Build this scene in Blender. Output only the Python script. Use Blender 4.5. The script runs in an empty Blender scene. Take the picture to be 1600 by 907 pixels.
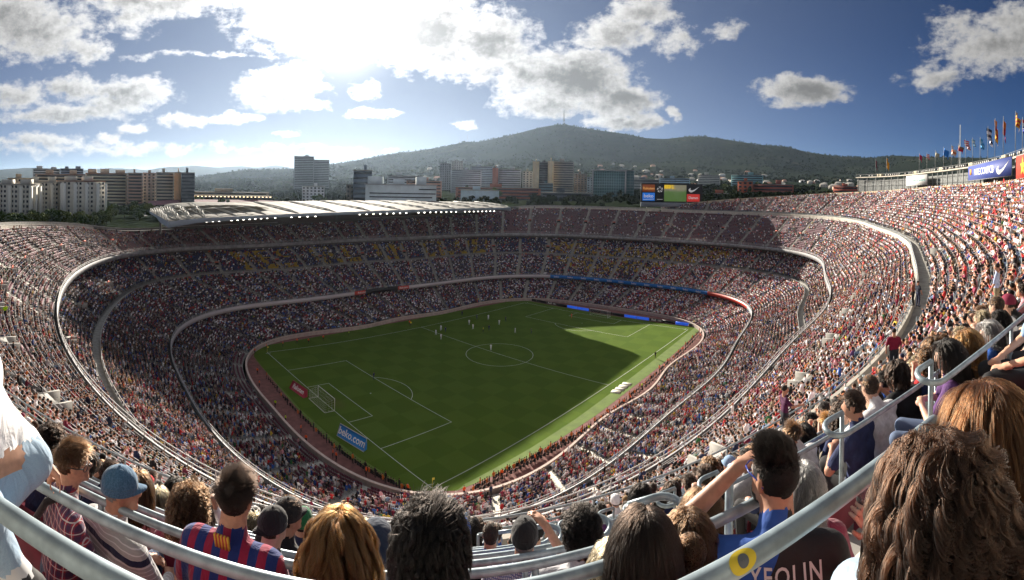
import bpy, math, random
import numpy as np
from mathutils import Matrix, Vector
random.seed(7); RNG = np.random.default_rng(7)
S = bpy.context.scene
COL = S.collection
rad = math.radians

# ------------------------------------------------------------------ camera (phone panorama: cylindrical projection)
CAM = np.array([-101.271, -90.814, 45.426]); YAW = .712; ROLL = .018; F = 778.314; CY = 294.356
_f = np.array([math.cos(YAW), math.sin(YAW), 0.]); _r = np.array([math.sin(YAW), -math.cos(YAW), 0.]); _u = np.array([0, 0, 1.])
RX = math.cos(ROLL)*_r + math.sin(ROLL)*_u; UP = -math.sin(ROLL)*_r + math.cos(ROLL)*_u
cd = bpy.data.cameras.new('camera'); co = bpy.data.objects.new('camera', cd); COL.objects.link(co); S.camera = co
co.matrix_world = Matrix(((RX[0], UP[0], -_f[0], CAM[0]), (RX[1], UP[1], -_f[1], CAM[1]), (RX[2], UP[2], -_f[2], CAM[2]), (0, 0, 0, 1)))
cd.type = 'PANO'; cd.panorama_type = 'CENTRAL_CYLINDRICAL'; cd.central_cylindrical_radius = 1
cd.central_cylindrical_range_u_min = -800/F; cd.central_cylindrical_range_u_max = 800/F
cd.central_cylindrical_range_v_max = CY/F; cd.central_cylindrical_range_v_min = (CY-907)/F
cd.clip_start = .05; cd.clip_end = 60000

def ray(u, v):
    th = (u-800)/F
    return math.sin(th)*RX + (CY-v)/F*UP + math.cos(th)*_f
def at(u, v, D):
    """the place that lies D metres away along the ground in the direction of photograph pixel (u, v)"""
    d = ray(u, v); return CAM + d*(D/np.hypot(d[0], d[1]))
def atz(u, v, z):
    d = ray(u, v); return CAM + d*((z-CAM[2])/d[2])
def px(p):
    d = np.asarray(p, float)-CAM
    x, y, z = d@RX.T, d@UP.T, d@_f.T
    return 800+F*np.arctan2(x, z), CY-F*y/np.hypot(x, z)

# ------------------------------------------------------------------ render settings
S.view_settings.view_transform = 'Standard'; S.view_settings.look = 'None'
S.view_settings.exposure = 1.3; S.view_settings.gamma = 1
S.render.engine = 'CYCLES'
cy = S.cycles
cy.max_bounces = 5; cy.diffuse_bounces = 2; cy.glossy_bounces = 2; cy.transmission_bounces = 2; cy.volume_bounces = 0; cy.transparent_max_bounces = 6
cy.caustics_reflective = False; cy.caustics_refractive = False; cy.use_denoising = True
try: cy.denoising_prefilter = 'ACCURATE'
except Exception: pass
S.render.use_persistent_data = False

# ------------------------------------------------------------------ sun and sky
SUN_AZ, SUN_EL = rad(60.8), rad(19.0)
sl = bpy.data.lights.new('sun', 'SUN'); sl.energy = 5.0; sl.angle = rad(.5); sl.color = (1, .90, .76)
so = bpy.data.objects.new('sun', sl); COL.objects.link(so)
sd = Vector((math.cos(SUN_AZ)*math.cos(SUN_EL), math.sin(SUN_AZ)*math.cos(SUN_EL), math.sin(SUN_EL)))
so.rotation_euler = sd.to_track_quat('Z', 'Y').to_euler(); so.location = (0, 0, 200)

class NT:
    """small helper to write node trees"""
    def __init__(self, tree): self.t = tree; self.n = tree.nodes; self.l = tree.links
    def __call__(self, kind, ins=None, **kw):
        nd = self.n.new(kind)
        for k, v in kw.items(): setattr(nd, k, v)
        for k, v in (ins or {}).items():
            s = nd.inputs[k]
            if isinstance(v, bpy.types.NodeSocket): self.l.new(v, s)
            elif isinstance(v, bpy.types.Node): self.l.new(v.outputs[0], s)
            else: s.default_value = v
        return nd
    def m(self, op, a, b=None, c=None, clamp=False):
        ins = {0: a}
        if b is not None: ins[1] = b
        if c is not None: ins[2] = c
        return self('ShaderNodeMath', ins, operation=op, use_clamp=clamp).outputs[0]
    def v(self, op, a, b=None):
        ins = {0: a}
        if b is not None: ins[1] = b
        return self('ShaderNodeVectorMath', ins, operation=op).outputs[0]
    def mix(self, f, a, b, blend='MIX'):
        nd = self.n.new('ShaderNodeMix'); nd.data_type = 'RGBA'; nd.blend_type = blend
        for i, v in ((0, f), (6, a), (7, b)):
            s = nd.inputs[i]
            if isinstance(v, bpy.types.NodeSocket): self.l.new(v, s)
            elif i == 0: s.default_value = v
            else: s.default_value = (*v[:3], 1)
        return nd.outputs[2]
    def sm(self, x, a, b, to0=0., to1=1.):
        return self('ShaderNodeMapRange', {0: x, 1: a, 2: b, 3: to0, 4: to1}, interpolation_type='SMOOTHSTEP').outputs[0]

W = bpy.data.worlds.new('World'); S.world = W; W.use_nodes = True
wt = NT(W.node_tree); W.node_tree.nodes.clear()
sky = wt('ShaderNodeTexSky', sky_type='NISHITA', sun_disc=False, sun_elevation=SUN_EL, sun_rotation=rad(90)-SUN_AZ,
         altitude=60, air_density=.5, dust_density=.05, ozone_density=3.5)
# clouds: banks placed by azimuth and elevation on the sky (1 unit = 100/778 rad), broken up by noise
tc = wt('ShaderNodeTexCoord')
rot = wt('ShaderNodeVectorRotate', {'Vector': tc.outputs['Generated'], 'Axis': (0, 0, 1), 'Angle': -YAW}, rotation_type='AXIS_ANGLE')
sx = wt('ShaderNodeSeparateXYZ', {0: rot})
X, Y, Z = sx.outputs
az = wt.m('ARCTAN2', Y, X)
hyp = wt.m('SQRT', wt.m('ADD', wt.m('MULTIPLY', X, X), wt.m('MULTIPLY', Y, Y)))
tanel = wt.m('DIVIDE', Z, wt.m('MAXIMUM', hyp, .12))
U_ = wt.m('MULTIPLY_ADD', az, -7.783, 8.0)
V_ = wt.m('ADD', wt.m('MULTIPLY_ADD', tanel, -7.783, 2.944), wt.m('MULTIPLY', wt.m('DIVIDE', Y, wt.m('MAXIMUM', hyp, .12)), -.14))
skyvec = wt('ShaderNodeCombineXYZ', {0: U_, 1: V_, 2: 0.}).outputs[0]
CLOUDS = [  # azimuth, height (photograph units /100), half width, half height, weight
 (.55,.50,1.0,.5,.86),(.1,.25,.9,.5,.9),(1.3,.75,.45,.28,.7),(2.35,.05,1.3,.22,.85),(3.1,-.05,1.1,.26,.85),(2.0,.3,.5,.3,.6),
 (4.5,.25,1.0,.6,.85),(5.6,.2,1.1,.65,.95),(6.6,.45,.95,.7,1.1),(6.9,.8,.6,.5,.9),(5.2,.55,.7,.4,.6),(7.6,.65,.75,.55,1.0),(7.4,1.05,.6,.28,.8),
 (8.15,1.1,.6,.45,.9),(8.9,1.2,.95,.5,1.15),(9.6,1.55,.75,.3,1.0),(8.5,1.62,.85,.22,.9),(9.1,1.0,.5,.3,.9),(9.55,.52,.7,.33,.9),(10.0,.18,.55,.3,.9),(9.25,.65,.5,.25,.7),
 (10.5,.6,.4,.34,.55),(11.3,.5,.3,.2,.55),(4.35,1.45,.72,.3,1.0),(4.6,1.2,.42,.26,.95),(4.85,1.6,.35,.14,.7),(2.0,1.45,.75,.26,.95),(1.15,1.38,.45,.22,.8),(1.0,1.8,1.15,.15,.86),(.25,1.5,.7,.2,.75),(1.75,1.62,.7,.16,.8),
 (2.12,2.02,.25,.1,.8),(1.8,2.14,.25,.09,.75),(.6,2.2,.8,.12,.75),(3.7,1.83,.42,.1,.95),(5.8,1.77,.4,.1,.95),(2.95,1.87,.26,.12,.8),(2.57,1.88,.16,.11,.8),(5.65,1.42,.28,.16,.7),(7.18,1.96,.15,.07,.75),(4.52,2.12,.2,.06,.7),
 (9.72,1.87,.5,.14,1.0),(10.1,1.93,.24,.11,.9),(10.5,1.8,.17,.12,.9),(12.5,1.42,.72,.23,1.1),(12.2,1.38,.34,.2,.9),(15.5,.72,1.0,.45,.82),(16.1,.45,1.0,.5,.85),(14.6,1.2,.55,.22,.75),(15.0,.4,.6,.3,.55),
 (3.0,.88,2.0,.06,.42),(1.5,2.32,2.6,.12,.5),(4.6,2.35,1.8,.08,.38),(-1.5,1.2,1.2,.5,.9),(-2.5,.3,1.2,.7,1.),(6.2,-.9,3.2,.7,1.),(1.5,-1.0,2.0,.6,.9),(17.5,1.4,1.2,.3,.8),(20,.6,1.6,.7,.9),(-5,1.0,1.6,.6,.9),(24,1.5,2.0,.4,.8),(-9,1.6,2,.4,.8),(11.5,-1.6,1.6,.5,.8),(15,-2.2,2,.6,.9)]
gt = bpy.data.node_groups.new('cloud_bank', 'ShaderNodeTree')
gt.interface.new_socket('Vector', in_out='INPUT', socket_type='NodeSocketVector'); gt.interface.new_socket('Density', in_out='OUTPUT', socket_type='NodeSocketFloat')
g = NT(gt); gi = g('NodeGroupInput'); go = g('NodeGroupOutput')
n1 = g('ShaderNodeTexNoise', {'Vector': g.v('MULTIPLY', gi.outputs[0], (1, 1.25, 1)), 'Scale': 1.7, 'Detail': 8., 'Roughness': .6, 'Lacunarity': 2.1})
wv = g.v('ADD', gi.outputs[0], g.v('MULTIPLY', g.v('SUBTRACT', n1.outputs['Color'], (.5, .5, .5)), (.85, .42, 0)))
field = None
for a_, h_, rw, rh, w_ in CLOUDS:
    mp = g('ShaderNodeMapping', {'Vector': wv, 'Location': (a_, h_, 0), 'Scale': (rw*1.35, rh*1.35, 1)}, vector_type='TEXTURE')
    gr = g('ShaderNodeTexGradient', {'Vector': mp}, gradient_type='SPHERICAL')
    e = g.m('MULTIPLY', gr.outputs['Fac'], w_)
    field = e if field is None else g.m('MAXIMUM', field, e)
n2 = g('ShaderNodeTexNoise', {'Vector': g.v('MULTIPLY', gi.outputs[0], (1, 1.35, 1)), 'Scale': 4.2, 'Detail': 9., 'Roughness': .62})
d = g.m('ADD', field, g.m('MULTIPLY', g.m('MULTIPLY', g.m('SUBTRACT', n2.outputs['Fac'], .5), 1.2), g.sm(field, .0, .12)))
g.l.new(d, go.inputs[0])
def bank(vec):
    nd = wt.n.new('ShaderNodeGroup'); nd.node_tree = gt; wt.l.new(vec, nd.inputs[0]); return nd.outputs[0]
dens = bank(skyvec)
dens2 = bank(wt.v('ADD', skyvec, wt.v('MULTIPLY', wt('ShaderNodeVectorMath', {0: wt.v('SUBTRACT', (5.35, .1, 0), skyvec)}, operation='NORMALIZE').outputs[0], (.16, .16, 0))))
# unseen broken cloud added beyond the frame to raise the fill light
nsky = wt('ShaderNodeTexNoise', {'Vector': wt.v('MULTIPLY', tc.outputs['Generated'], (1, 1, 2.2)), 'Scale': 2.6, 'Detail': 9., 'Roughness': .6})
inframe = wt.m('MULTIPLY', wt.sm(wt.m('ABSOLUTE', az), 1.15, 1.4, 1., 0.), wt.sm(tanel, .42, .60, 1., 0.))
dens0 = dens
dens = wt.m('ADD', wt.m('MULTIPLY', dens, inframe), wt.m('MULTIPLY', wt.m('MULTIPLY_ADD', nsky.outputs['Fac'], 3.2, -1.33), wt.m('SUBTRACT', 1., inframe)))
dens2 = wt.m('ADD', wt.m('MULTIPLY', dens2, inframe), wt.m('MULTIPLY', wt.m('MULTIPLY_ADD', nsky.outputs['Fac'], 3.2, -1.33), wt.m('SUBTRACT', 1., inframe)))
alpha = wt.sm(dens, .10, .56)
bil = wt('ShaderNodeTexNoise', {'Vector': skyvec, 'Scale': 6.5, 'Detail': 6., 'Roughness': .65})
thick = wt.sm(wt.m('ADD', wt.m('ADD', wt.m('MULTIPLY', dens, .5), wt.m('MULTIPLY', dens2, .65)), wt.m('MULTIPLY', wt.m('SUBTRACT', bil.outputs['Fac'], .5), .7)), .25, 1.2)
# angular closeness to the sun: thin cloud scatters sunlight forwards
sdot = wt('ShaderNodeVectorMath', {0: tc.outputs['Generated'], 1: tuple(sd)}, operation='DOT_PRODUCT').outputs['Value']
near = wt.m('POWER', wt.m('MAXIMUM', sdot, 0.), 6.)
halo = wt.m('POWER', wt.m('MAXIMUM', sdot, 0.), 60.)
edge = wt.m('MULTIPLY_ADD', near, 6.5, 4.6)
edge = wt.m('MULTIPLY_ADD', halo, 13., edge)
core = wt.m('MULTIPLY_ADD', near, 1.0, wt.m('MULTIPLY_ADD', wt.m('MAXIMUM', wt.m('MULTIPLY', sdot, -1.), 0.), 6., 1.55))
core = wt.m('MULTIPLY_ADD', halo, 5., core)
lum = wt.m('ADD', wt.m('MULTIPLY', edge, wt.m('SUBTRACT', 1., thick)), wt.m('MULTIPLY', core, thick))
ccol = wt.v('MULTIPLY', (1., .985, .96), wt('ShaderNodeCombineXYZ', {0: lum, 1: lum, 2: lum}).outputs[0])
skycol = wt.v('MULTIPLY', sky.outputs[0], (.15, .30, .44))
aur = wt.m('ADD', wt.m('MULTIPLY', wt.m('POWER', wt.m('MAXIMUM', sdot, 0.), 300.), 22.), wt.m('MULTIPLY', wt.m('POWER', wt.m('MAXIMUM', sdot, 0.), 22.), .62))   # aureole of thin cloud and dust round the sun
vh = wt.m('MULTIPLY_ADD', wt.sm(tanel, .0, .34, 1., 0.), .62, .38)
veil = wt.m('MULTIPLY', wt.m('MULTIPLY', vh, wt.m('POWER', wt.m('MAXIMUM', sdot, 0.), 2.9)), .74)   # pale dusty air towards the sun
skycol2 = wt.mix(veil, skycol, (3.9, 4.05, 4.05))
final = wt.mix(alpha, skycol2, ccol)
final = wt.v('ADD', final, wt.v('MULTIPLY', (1., .96, .88), wt('ShaderNodeCombineXYZ', {0: aur, 1: aur, 2: aur}).outputs[0]))
bg = wt('ShaderNodeBackground', {'Color': final, 'Strength': .05})
wt('ShaderNodeOutputWorld', {'Surface': bg})
W.cycles.sampling_method = 'MANUAL'; W.cycles.sample_map_resolution = 512

# ------------------------------------------------------------------ materials
def lin(c):
    return tuple((x/12.92 if x <= .04045 else ((x+.055)/1.055)**2.4) for x in c)
MATS = {}
def mat(name, col, rough=.7, noise=None, bump=0., metal=0., emit=0., coat=0., spec=.4):
    """plain principled surface; noise = (scale, amount) mottles the base colour, bump adds fine relief"""
    if name in MATS: return MATS[name]
    m = bpy.data.materials.new(name); m.use_nodes = True; t = NT(m.node_tree); b = t.n['Principled BSDF']
    b.inputs['Base Color'].default_value = (*col, 1); b.inputs['Roughness'].default_value = rough; b.inputs['Metallic'].default_value = metal
    b.inputs['Specular IOR Level'].default_value = spec
    if coat: b.inputs['Coat Weight'].default_value = coat
    if noise:
        tcn = t('ShaderNodeTexCoord'); nz = t('ShaderNodeTexNoise', {'Vector': tcn.outputs['Object'], 'Scale': noise[0], 'Detail': 5.})
        f = t.sm(nz.outputs['Fac'], .3, .7)
        c = t.mix(f, tuple(x*(1-noise[1]) for x in col), tuple(min(1, x*(1+noise[1])) for x in col))
        t.l.new(c, b.inputs['Base Color'])
        if bump: t.l.new(t('ShaderNodeBump', {'Strength': bump, 'Height': nz.outputs['Fac']}).outputs[0], b.inputs['Normal'])
    if emit:
        b.inputs['Emission Color'].default_value = (*col, 1); b.inputs['Emission Strength'].default_value = emit
    MATS[name] = m; return m
def attr_mat(name, attr, kind, rough=.75, vary=0., noise=None):
    """base colour read from an instance attribute (kind INSTANCER) or the object's own colour (kind OBJECT)"""
    if name in MATS: return MATS[name]
    m = bpy.data.materials.new(name); m.use_nodes = True; t = NT(m.node_tree); b = t.n['Principled BSDF']
    b.inputs['Roughness'].default_value = rough; b.inputs['Specular IOR Level'].default_value = .25
    if kind == 'OBJECT': c = t('ShaderNodeObjectInfo').outputs['Color']
    else: c = t('ShaderNodeAttribute', attribute_type=kind, attribute_name=attr).outputs['Color']
    if noise:
        tcn = t('ShaderNodeTexCoord'); nz = t('ShaderNodeTexNoise', {'Vector': tcn.outputs['Object'], 'Scale': noise[0], 'Detail': 4.})
        c = t.mix(t.sm(nz.outputs['Fac'], .3, .7), (1-noise[1],)*3, (1+noise[1],)*3) if False else t.v('MULTIPLY', c, t('ShaderNodeMapRange', {0: nz.outputs['Fac'], 1: .3, 2: .7, 3: 1-noise[1], 4: 1+noise[1]}).outputs[0])
    t.l.new(c, b.inputs['Base Color']); MATS[name] = m; return m

# ------------------------------------------------------------------ object helpers
def tag(o, label=None, cat=None, group=None, kind=None):
    if label: o['label'] = label
    if cat: o['category'] = cat
    if group: o['group'] = group
    if kind: o['kind'] = kind
    return o
def empty(name, loc=(0, 0, 0), label=None, cat=None, group=None, rotz=0., kind=None):
    o = bpy.data.objects.new(name, None); COL.objects.link(o); o.location = tuple(loc); o.rotation_euler = (0, 0, rotz); o.empty_display_size = .3
    return tag(o, label, cat, group, kind)
def link(name, me, parent=None):
    o = bpy.data.objects.new(name, me); COL.objects.link(o)
    if parent is not None: o.parent = parent
    return o
class MB:
    """collects quads / triangles with numpy, builds one mesh"""
    def __init__(self): self.V = []; self.Fc = []; self.M = []; self.n = 0
    def add(self, verts, faces, mi=0):
        verts = np.asarray(verts, float).reshape(-1, 3); self.V.append(verts)
        for f in faces: self.Fc.append(tuple(int(i)+self.n for i in f)); self.M.append(mi)
        self.n += len(verts); return self
    def box(self, c, s, ax=None, ay=None, mi=0, taper=1.):
        c = np.asarray(c, float); ax = np.array([1., 0, 0]) if ax is None else np.asarray(ax, float); ay = np.array([0, 1., 0]) if ay is None else np.asarray(ay, float)
        az_ = np.cross(ax, ay); hx, hy, hz = s[0]/2, s[1]/2, s[2]/2; v = []
        for k, tz in ((-hz, 1.), (hz, taper)):
            for i, j in ((-1, -1), (1, -1), (1, 1), (-1, 1)): v.append(c+ax*hx*i*tz+ay*hy*j*tz+az_*k)
        return self.add(v, [(0, 3, 2, 1), (4, 5, 6, 7), (0, 1, 5, 4), (1, 2, 6, 5), (2, 3, 7, 6), (3, 0, 4, 7)], mi)
    def prism(self, poly, z0, z1, mi=0):
        """upright prism over a plan polygon (counter-clockwise)"""
        n = len(poly); v = [(p[0], p[1], z0) for p in poly]+[(p[0], p[1], z1) for p in poly]
        f = [tuple(range(n-1, -1, -1)), tuple(range(n, 2*n))]+[(i, (i+1) % n, n+(i+1) % n, n+i) for i in range(n)]
        return self.add(v, f, mi)
    def tube(self, P, r, n=6, mi=0, closed=False, cap=True):
        P = np.asarray(P, float); k = len(P); rr = np.full(k, r) if np.isscalar(r) else np.asarray(r, float)
        T = np.gradient(P, axis=0) if not closed else np.roll(P, -1, 0)-np.roll(P, 1, 0)
        T /= np.linalg.norm(T, axis=1)[:, None]+1e-12
        ref = np.where(np.abs(T[:, 2:3]) > .95, np.array([[1., 0, 0]]), np.array([[0, 0, 1.]]))
        A = np.cross(T, ref); A /= np.linalg.norm(A, axis=1)[:, None]; B = np.cross(A, T)
        a = np.arange(n)*2*math.pi/n
        v = P[:, None, :]+rr[:, None, None]*(np.cos(a)[None, :, None]*A[:, None, :]+np.sin(a)[None, :, None]*B[:, None, :])
        f = []
        for i in range(k if closed else k-1):
            i2 = (i+1) % k
            for j in range(n): f.append((i*n+j, i*n+(j+1) % n, i2*n+(j+1) % n, i2*n+j))
        if cap and not closed: f += [tuple(range(n-1, -1, -1)), tuple((k-1)*n+j for j in range(n))]
        return self.add(v.reshape(-1, 3), f, mi)
    def grid(self, G, mi=0, wrap=False):
        """G: (a, b, 3) grid of points"""
        a, b = G.shape[:2]; f = []
        for i in range(a-1):
            for j in range(b if wrap else b-1): f.append((i*b+j, i*b+(j+1) % b, (i+1)*b+(j+1) % b, (i+1)*b+j))
        return self.add(G.reshape(-1, 3), f, mi)
    def mesh(self, name, mats, smooth=False):
        me = bpy.data.meshes.new(name); V = np.concatenate(self.V) if self.V else np.zeros((0, 3))
        lens = np.array([len(f) for f in self.Fc], np.int32); loops = np.fromiter((i for f in self.Fc for i in f), np.int32, lens.sum())
        me.vertices.add(len(V)); me.vertices.foreach_set('co', V.astype(np.float32).ravel())
        me.loops.add(len(loops)); me.loops.foreach_set('vertex_index', loops)
        me.polygons.add(len(lens)); me.polygons.foreach_set('loop_start', np.concatenate(([0], np.cumsum(lens)[:-1])).astype(np.int32))
        me.polygons.foreach_set('material_index', np.array(self.M, np.int32))
        if smooth: me.polygons.foreach_set('use_smooth', np.ones(len(lens), bool))
        me.update(calc_edges=True); me.validate()
        for m in (mats if isinstance(mats, (list, tuple)) else [mats]): me.materials.append(m)
        return me
    def build(self, name, mats, parent=None, smooth=False, kind=None):
        o = link(name, self.mesh(name, mats, smooth), parent)
        if kind: o['kind'] = kind
        return o
def np_mesh(name, V, Q, mi, mats, smooth=True):
    me = bpy.data.meshes.new(name); k = Q.shape[1]
    me.vertices.add(len(V)); me.vertices.foreach_set('co', V.astype(np.float32).ravel())
    me.loops.add(Q.size); me.loops.foreach_set('vertex_index', Q.astype(np.int32).ravel())
    me.polygons.add(len(Q)); me.polygons.foreach_set('loop_start', (np.arange(len(Q))*k).astype(np.int32))
    me.polygons.foreach_set('material_index', mi.astype(np.int32)); me.polygons.foreach_set('use_smooth', np.full(len(Q), smooth))
    me.update(calc_edges=True)
    for m in mats: me.materials.append(m)
    return me
def text_mesh(body, size, depth=.01, bold=0., space=1.):
    """flat lettering as a mesh, centred on the origin in its own xy plane"""
    cu = bpy.data.curves.new('lettering', 'FONT'); cu.body = body; cu.size = size; cu.extrude = depth; cu.align_x = 'CENTER'; cu.align_y = 'CENTER'; cu.resolution_u = 3; cu.space_character = space; cu.offset = bold
    o = bpy.data.objects.new('lettering', cu); COL.objects.link(o)
    dg = bpy.context.evaluated_depsgraph_get(); me = bpy.data.meshes.new_from_object(o.evaluated_get(dg))
    bpy.data.objects.remove(o); bpy.data.curves.remove(cu); return me
def lettering(name, body, size, origin, ax, ay, m, parent, depth=.02, bold=0., squeeze=1.):
    me = text_mesh(body, size, depth, bold); me.materials.clear(); me.materials.append(m)
    ax = np.asarray(ax, float); ay = np.asarray(ay, float); n = np.cross(ax, ay)
    co_ = np.empty(len(me.vertices)*3, np.float32); me.vertices.foreach_get('co', co_); co_ = co_.reshape(-1, 3)
    me.vertices.foreach_set('co', (np.asarray(origin)+co_[:, :1]*squeeze*ax+co_[:, 1:2]*ay+co_[:, 2:]*n).astype(np.float32).ravel()); me.update()
    return link(name, me, parent)
# ================================================================== STADIUM BOWL
N = 960
TH = np.arange(N)*2*math.pi/N
def polar(p):
    a, b, c = p[0], p[1], p[2:]
    co_, si = np.cos(TH), np.sin(TH); n = 2.4
    r = (np.abs(co_/a)**n+np.abs(si/b)**n)**(-1/n)
    return r*(1+c[0]*np.cos(4*TH)+(c[1]+c[2])*np.cos(6*TH)+c[3]*np.cos(8*TH))
def prof(tab):
    """smooth periodic profile over the bowl's angle in degrees"""
    t = sorted((a % 360, v) for a, v in tab); a = np.array([t[-1][0]-360]+[x[0] for x in t]+[t[0][0]+360]); v = np.array([t[-1][1]]+[x[1] for x in t]+[t[0][1]])
    y = np.interp(np.degrees(TH), a, v); k = np.hanning(41); k /= k.sum()
    return np.convolve(np.r_[y[-40:], y, y[:40]], k, 'same')[40:-40]
def xy(r): return np.c_[r*np.cos(TH), r*np.sin(TH)]
def normals(c):
    t = np.roll(c, -1, 0)-np.roll(c, 1, 0); t /= np.linalg.norm(t, axis=1)[:, None]
    return np.c_[t[:, 1], -t[:, 0]]          # outward
r1 = polar([68.812, 44.742, -.058, -.015, -.015, .017]); r2 = polar([85.769, 61.034, -.032, -.008, -.008, .008])
rm = polar([100.956, 77.485, -.034, -.006, -.006, .019]); r3 = polar([108.188, 83.493, -.023, -.006, -.006, .011])
gap = prof([(-145, 19.4), (-138, 19), (-130, 20.1), (-124, 19.9), (-115, 19.3), (-109, 18), (-101, 16.4), (-88, 15), (-73, 15), (-62, 14.6), (-49, 14.6), (-38, 15.5), (-18, 19), (11, 20), (34, 20), (45, 16), (60, 13), (90, 12), (125, 10), (140, 8), (150, 13), (163, 16), (176, 18), (200, 19)])
zM = prof([(176, 36.6), (163, 35.2), (150, 33.3), (141, 30.2), (132, 30), (90, 31), (60, 32.5), (45, 34.5), (36, 37.2), (20, 37.2), (0, 36.9), (-30, 36.9), (-90, 36.9), (-150, 36.9)])
rM = r3+gap
R1, R2, RM2, R3, RM3 = xy(r1), xy(r2), xy(rm), xy(r3), xy(rM)
N1, N2, NM2, N3, NM3 = map(normals, (R1, R2, RM2, R3, RM3))
zrim = prof([(-170, 47.4), (-110, 47.4), (-75, 47.4), (-62, 47), (-49, 46.4), (-31, 44.9), (-18, 42.6), (-6, 40.2), (0, 38.2), (4, 37), (90, 36), (170, 36), (185, 47.0)])
zN = np.full(N, 1.)
ang = np.degrees(TH); signed = (ang+180) % 360-180
def ring3(c, z): return np.c_[c, np.broadcast_to(np.asarray(z, float), (N,))]

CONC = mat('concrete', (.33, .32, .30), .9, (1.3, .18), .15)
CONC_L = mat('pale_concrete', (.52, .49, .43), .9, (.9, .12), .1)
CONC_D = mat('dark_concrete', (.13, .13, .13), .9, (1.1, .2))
RAILM = mat('rail_paint', (.33, .38, .41), .42, (9., .12), .02)
WHITE = mat('white_paint', (.47, .47, .47), .6, (2., .06))
WALKD = mat('walkway_asphalt', (.06, .06, .062), .9, (1.1, .2))
DARK = mat('dark_void', (.02, .02, .022), .9)
stadium = empty('football_stadium', label='huge oval concrete football stadium bowl with three tiers of seats round the pitch', cat='stadium')

def seg_ids(mask):
    """indices i where the quad between ring points i and i+1 is kept"""
    return np.where(mask & np.roll(mask, -1))[0]
def strip(mb, A, B, ids, mi=0):
    V = np.empty((len(ids), 4, 3)); j = (ids+1) % N
    V[:, 0] = A[ids]; V[:, 1] = A[j]; V[:, 2] = B[j]; V[:, 3] = B[ids]
    mb.add(V.reshape(-1, 3), [tuple(range(4*k, 4*k+4)) for k in range(len(ids))], mi)
ALL = np.ones(N, bool)
ROWS = []   # (tier, row, xyz of the seat line, mask)
def terrace(name, cA, zA, cB, zB, n, mask=ALL, stop=None):
    """stepped rows between the inner curve A and the outer curve B"""
    mb = MB(); zA = np.broadcast_to(zA, (N,)); zB = np.broadcast_to(zB, (N,))
    for i in range(n):
        c0 = cA+(cB-cA)*i/n; c1 = cA+(cB-cA)*(i+1)/n; z0 = zA+(zB-zA)*i/n; zp = zA+(zB-zA)*(i-1)/n if i else z0-.5
        ids = seg_ids(mask if stop is None else mask & (z0 < stop))
        if len(ids) == 0: continue
        strip(mb, ring3(c0, zp), ring3(c0, z0), ids); strip(mb, ring3(c0, z0), ring3(c1, z0), ids)
        ROWS.append((name, i, ring3(c0+(c1-c0)*.55, z0), mask if stop is None else mask & (z0 < stop), ring3(c0, z0)))
    return mb
tier_low = terrace('lower_tier', R1+N1*1.0, .55, R2+N2*3.2, 4.7, 22).build('lower_tier', CONC, stadium)
tm = terrace('middle_tier', R2+N2*.75, 7.2, RM2-NM2*.2, 13.9, 19)
tm2 = terrace('middle_tier_back', RM2+NM2*1.3, 14.9, R3+N3*4.6, 20.6, 14)
for a in (tm2,):
    tm.V += a.V; tm.Fc += [tuple(i+tm.n for i in f) for f in a.Fc]; tm.M += a.M; tm.n += a.n
strip(tm, ring3(RM2-NM2*.2, 13.9), ring3(RM2+NM2*1.3, 13.9), seg_ids(ALL)); strip(tm, ring3(RM2+NM2*1.3, 13.9), ring3(RM2+NM2*1.3, 14.9), seg_ids(ALL))
tier_mid = tm.build('middle_tier', CONC, stadium)
tu = terrace('upper_tier', R3+N3*.65, 23.2, RM3-NM3*.15, zM-2.0, 21)
UPM = ((signed <= 4) & (signed >= -180)) | (ang > 176)
VIS = UPM
DROW, RROW = .80, .566
D0 = 1.35; DCAM = float(np.min(np.hypot(*(RM3-CAM[:2]).T))); D0 = DCAM-DROW*13-.72; ZT0 = -.32     # the camera sits on the fourteenth row of the top tier
print('camera to parapet', DCAM, 'walkway', D0)
tt = terrace('top_tier', RM3+NM3*D0, zM+ZT0, RM3+NM3*(D0+DROW*20), zM+ZT0+RROW*20, 20, UPM, zrim-.35)
strip(tu, ring3(RM3-NM3*.15, zM-1.05), ring3(RM3+NM3*D0, zM-1.05), seg_ids(ALL)); strip(tu, ring3(RM3+NM3*D0, zM-1.05), ring3(RM3+NM3*D0, zM+ZT0), seg_ids(ALL))
tier_up = tu.build('upper_tier', CONC, stadium); tier_top = tt.build('top_tier', CONC, stadium)
# back walls and undersides close the tiers (dark concourses behind)
def wall(name, curve, n, z0, z1, t, m, parent, mask=ALL):
    mb = MB(); a, b = curve, curve+n*t; ids = seg_ids(mask); z0 = np.broadcast_to(z0, (N,)); z1 = np.broadcast_to(z1, (N,))
    strip(mb, ring3(a, z0), ring3(a, z1), ids); strip(mb, ring3(a, z1), ring3(b, z1), ids); strip(mb, ring3(b, z1), ring3(b, z0), ids)
    return mb.build(name, m, parent)
PINKW = mat('front_wall_paint', (.40, .33, .30), .85, (1.2, .15))
wall('front_wall', R1, N1, -.4, 1.0, .35, PINKW, tier_low)
wall('coping', R1-N1*.03, N1, 1.003, 1.08, .45, mat('coping_stone', (.62, .50, .44), .8, (2., .1)), tier_low)
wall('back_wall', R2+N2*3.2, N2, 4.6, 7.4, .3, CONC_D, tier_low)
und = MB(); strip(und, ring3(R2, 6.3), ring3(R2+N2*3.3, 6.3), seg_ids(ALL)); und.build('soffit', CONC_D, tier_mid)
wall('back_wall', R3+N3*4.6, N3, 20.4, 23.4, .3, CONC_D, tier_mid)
und = MB(); strip(und, ring3(R3, 22.3), ring3(R3+N3*4.7, 22.3), seg_ids(ALL)); und.build('soffit', CONC_D, tier_up)
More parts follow.
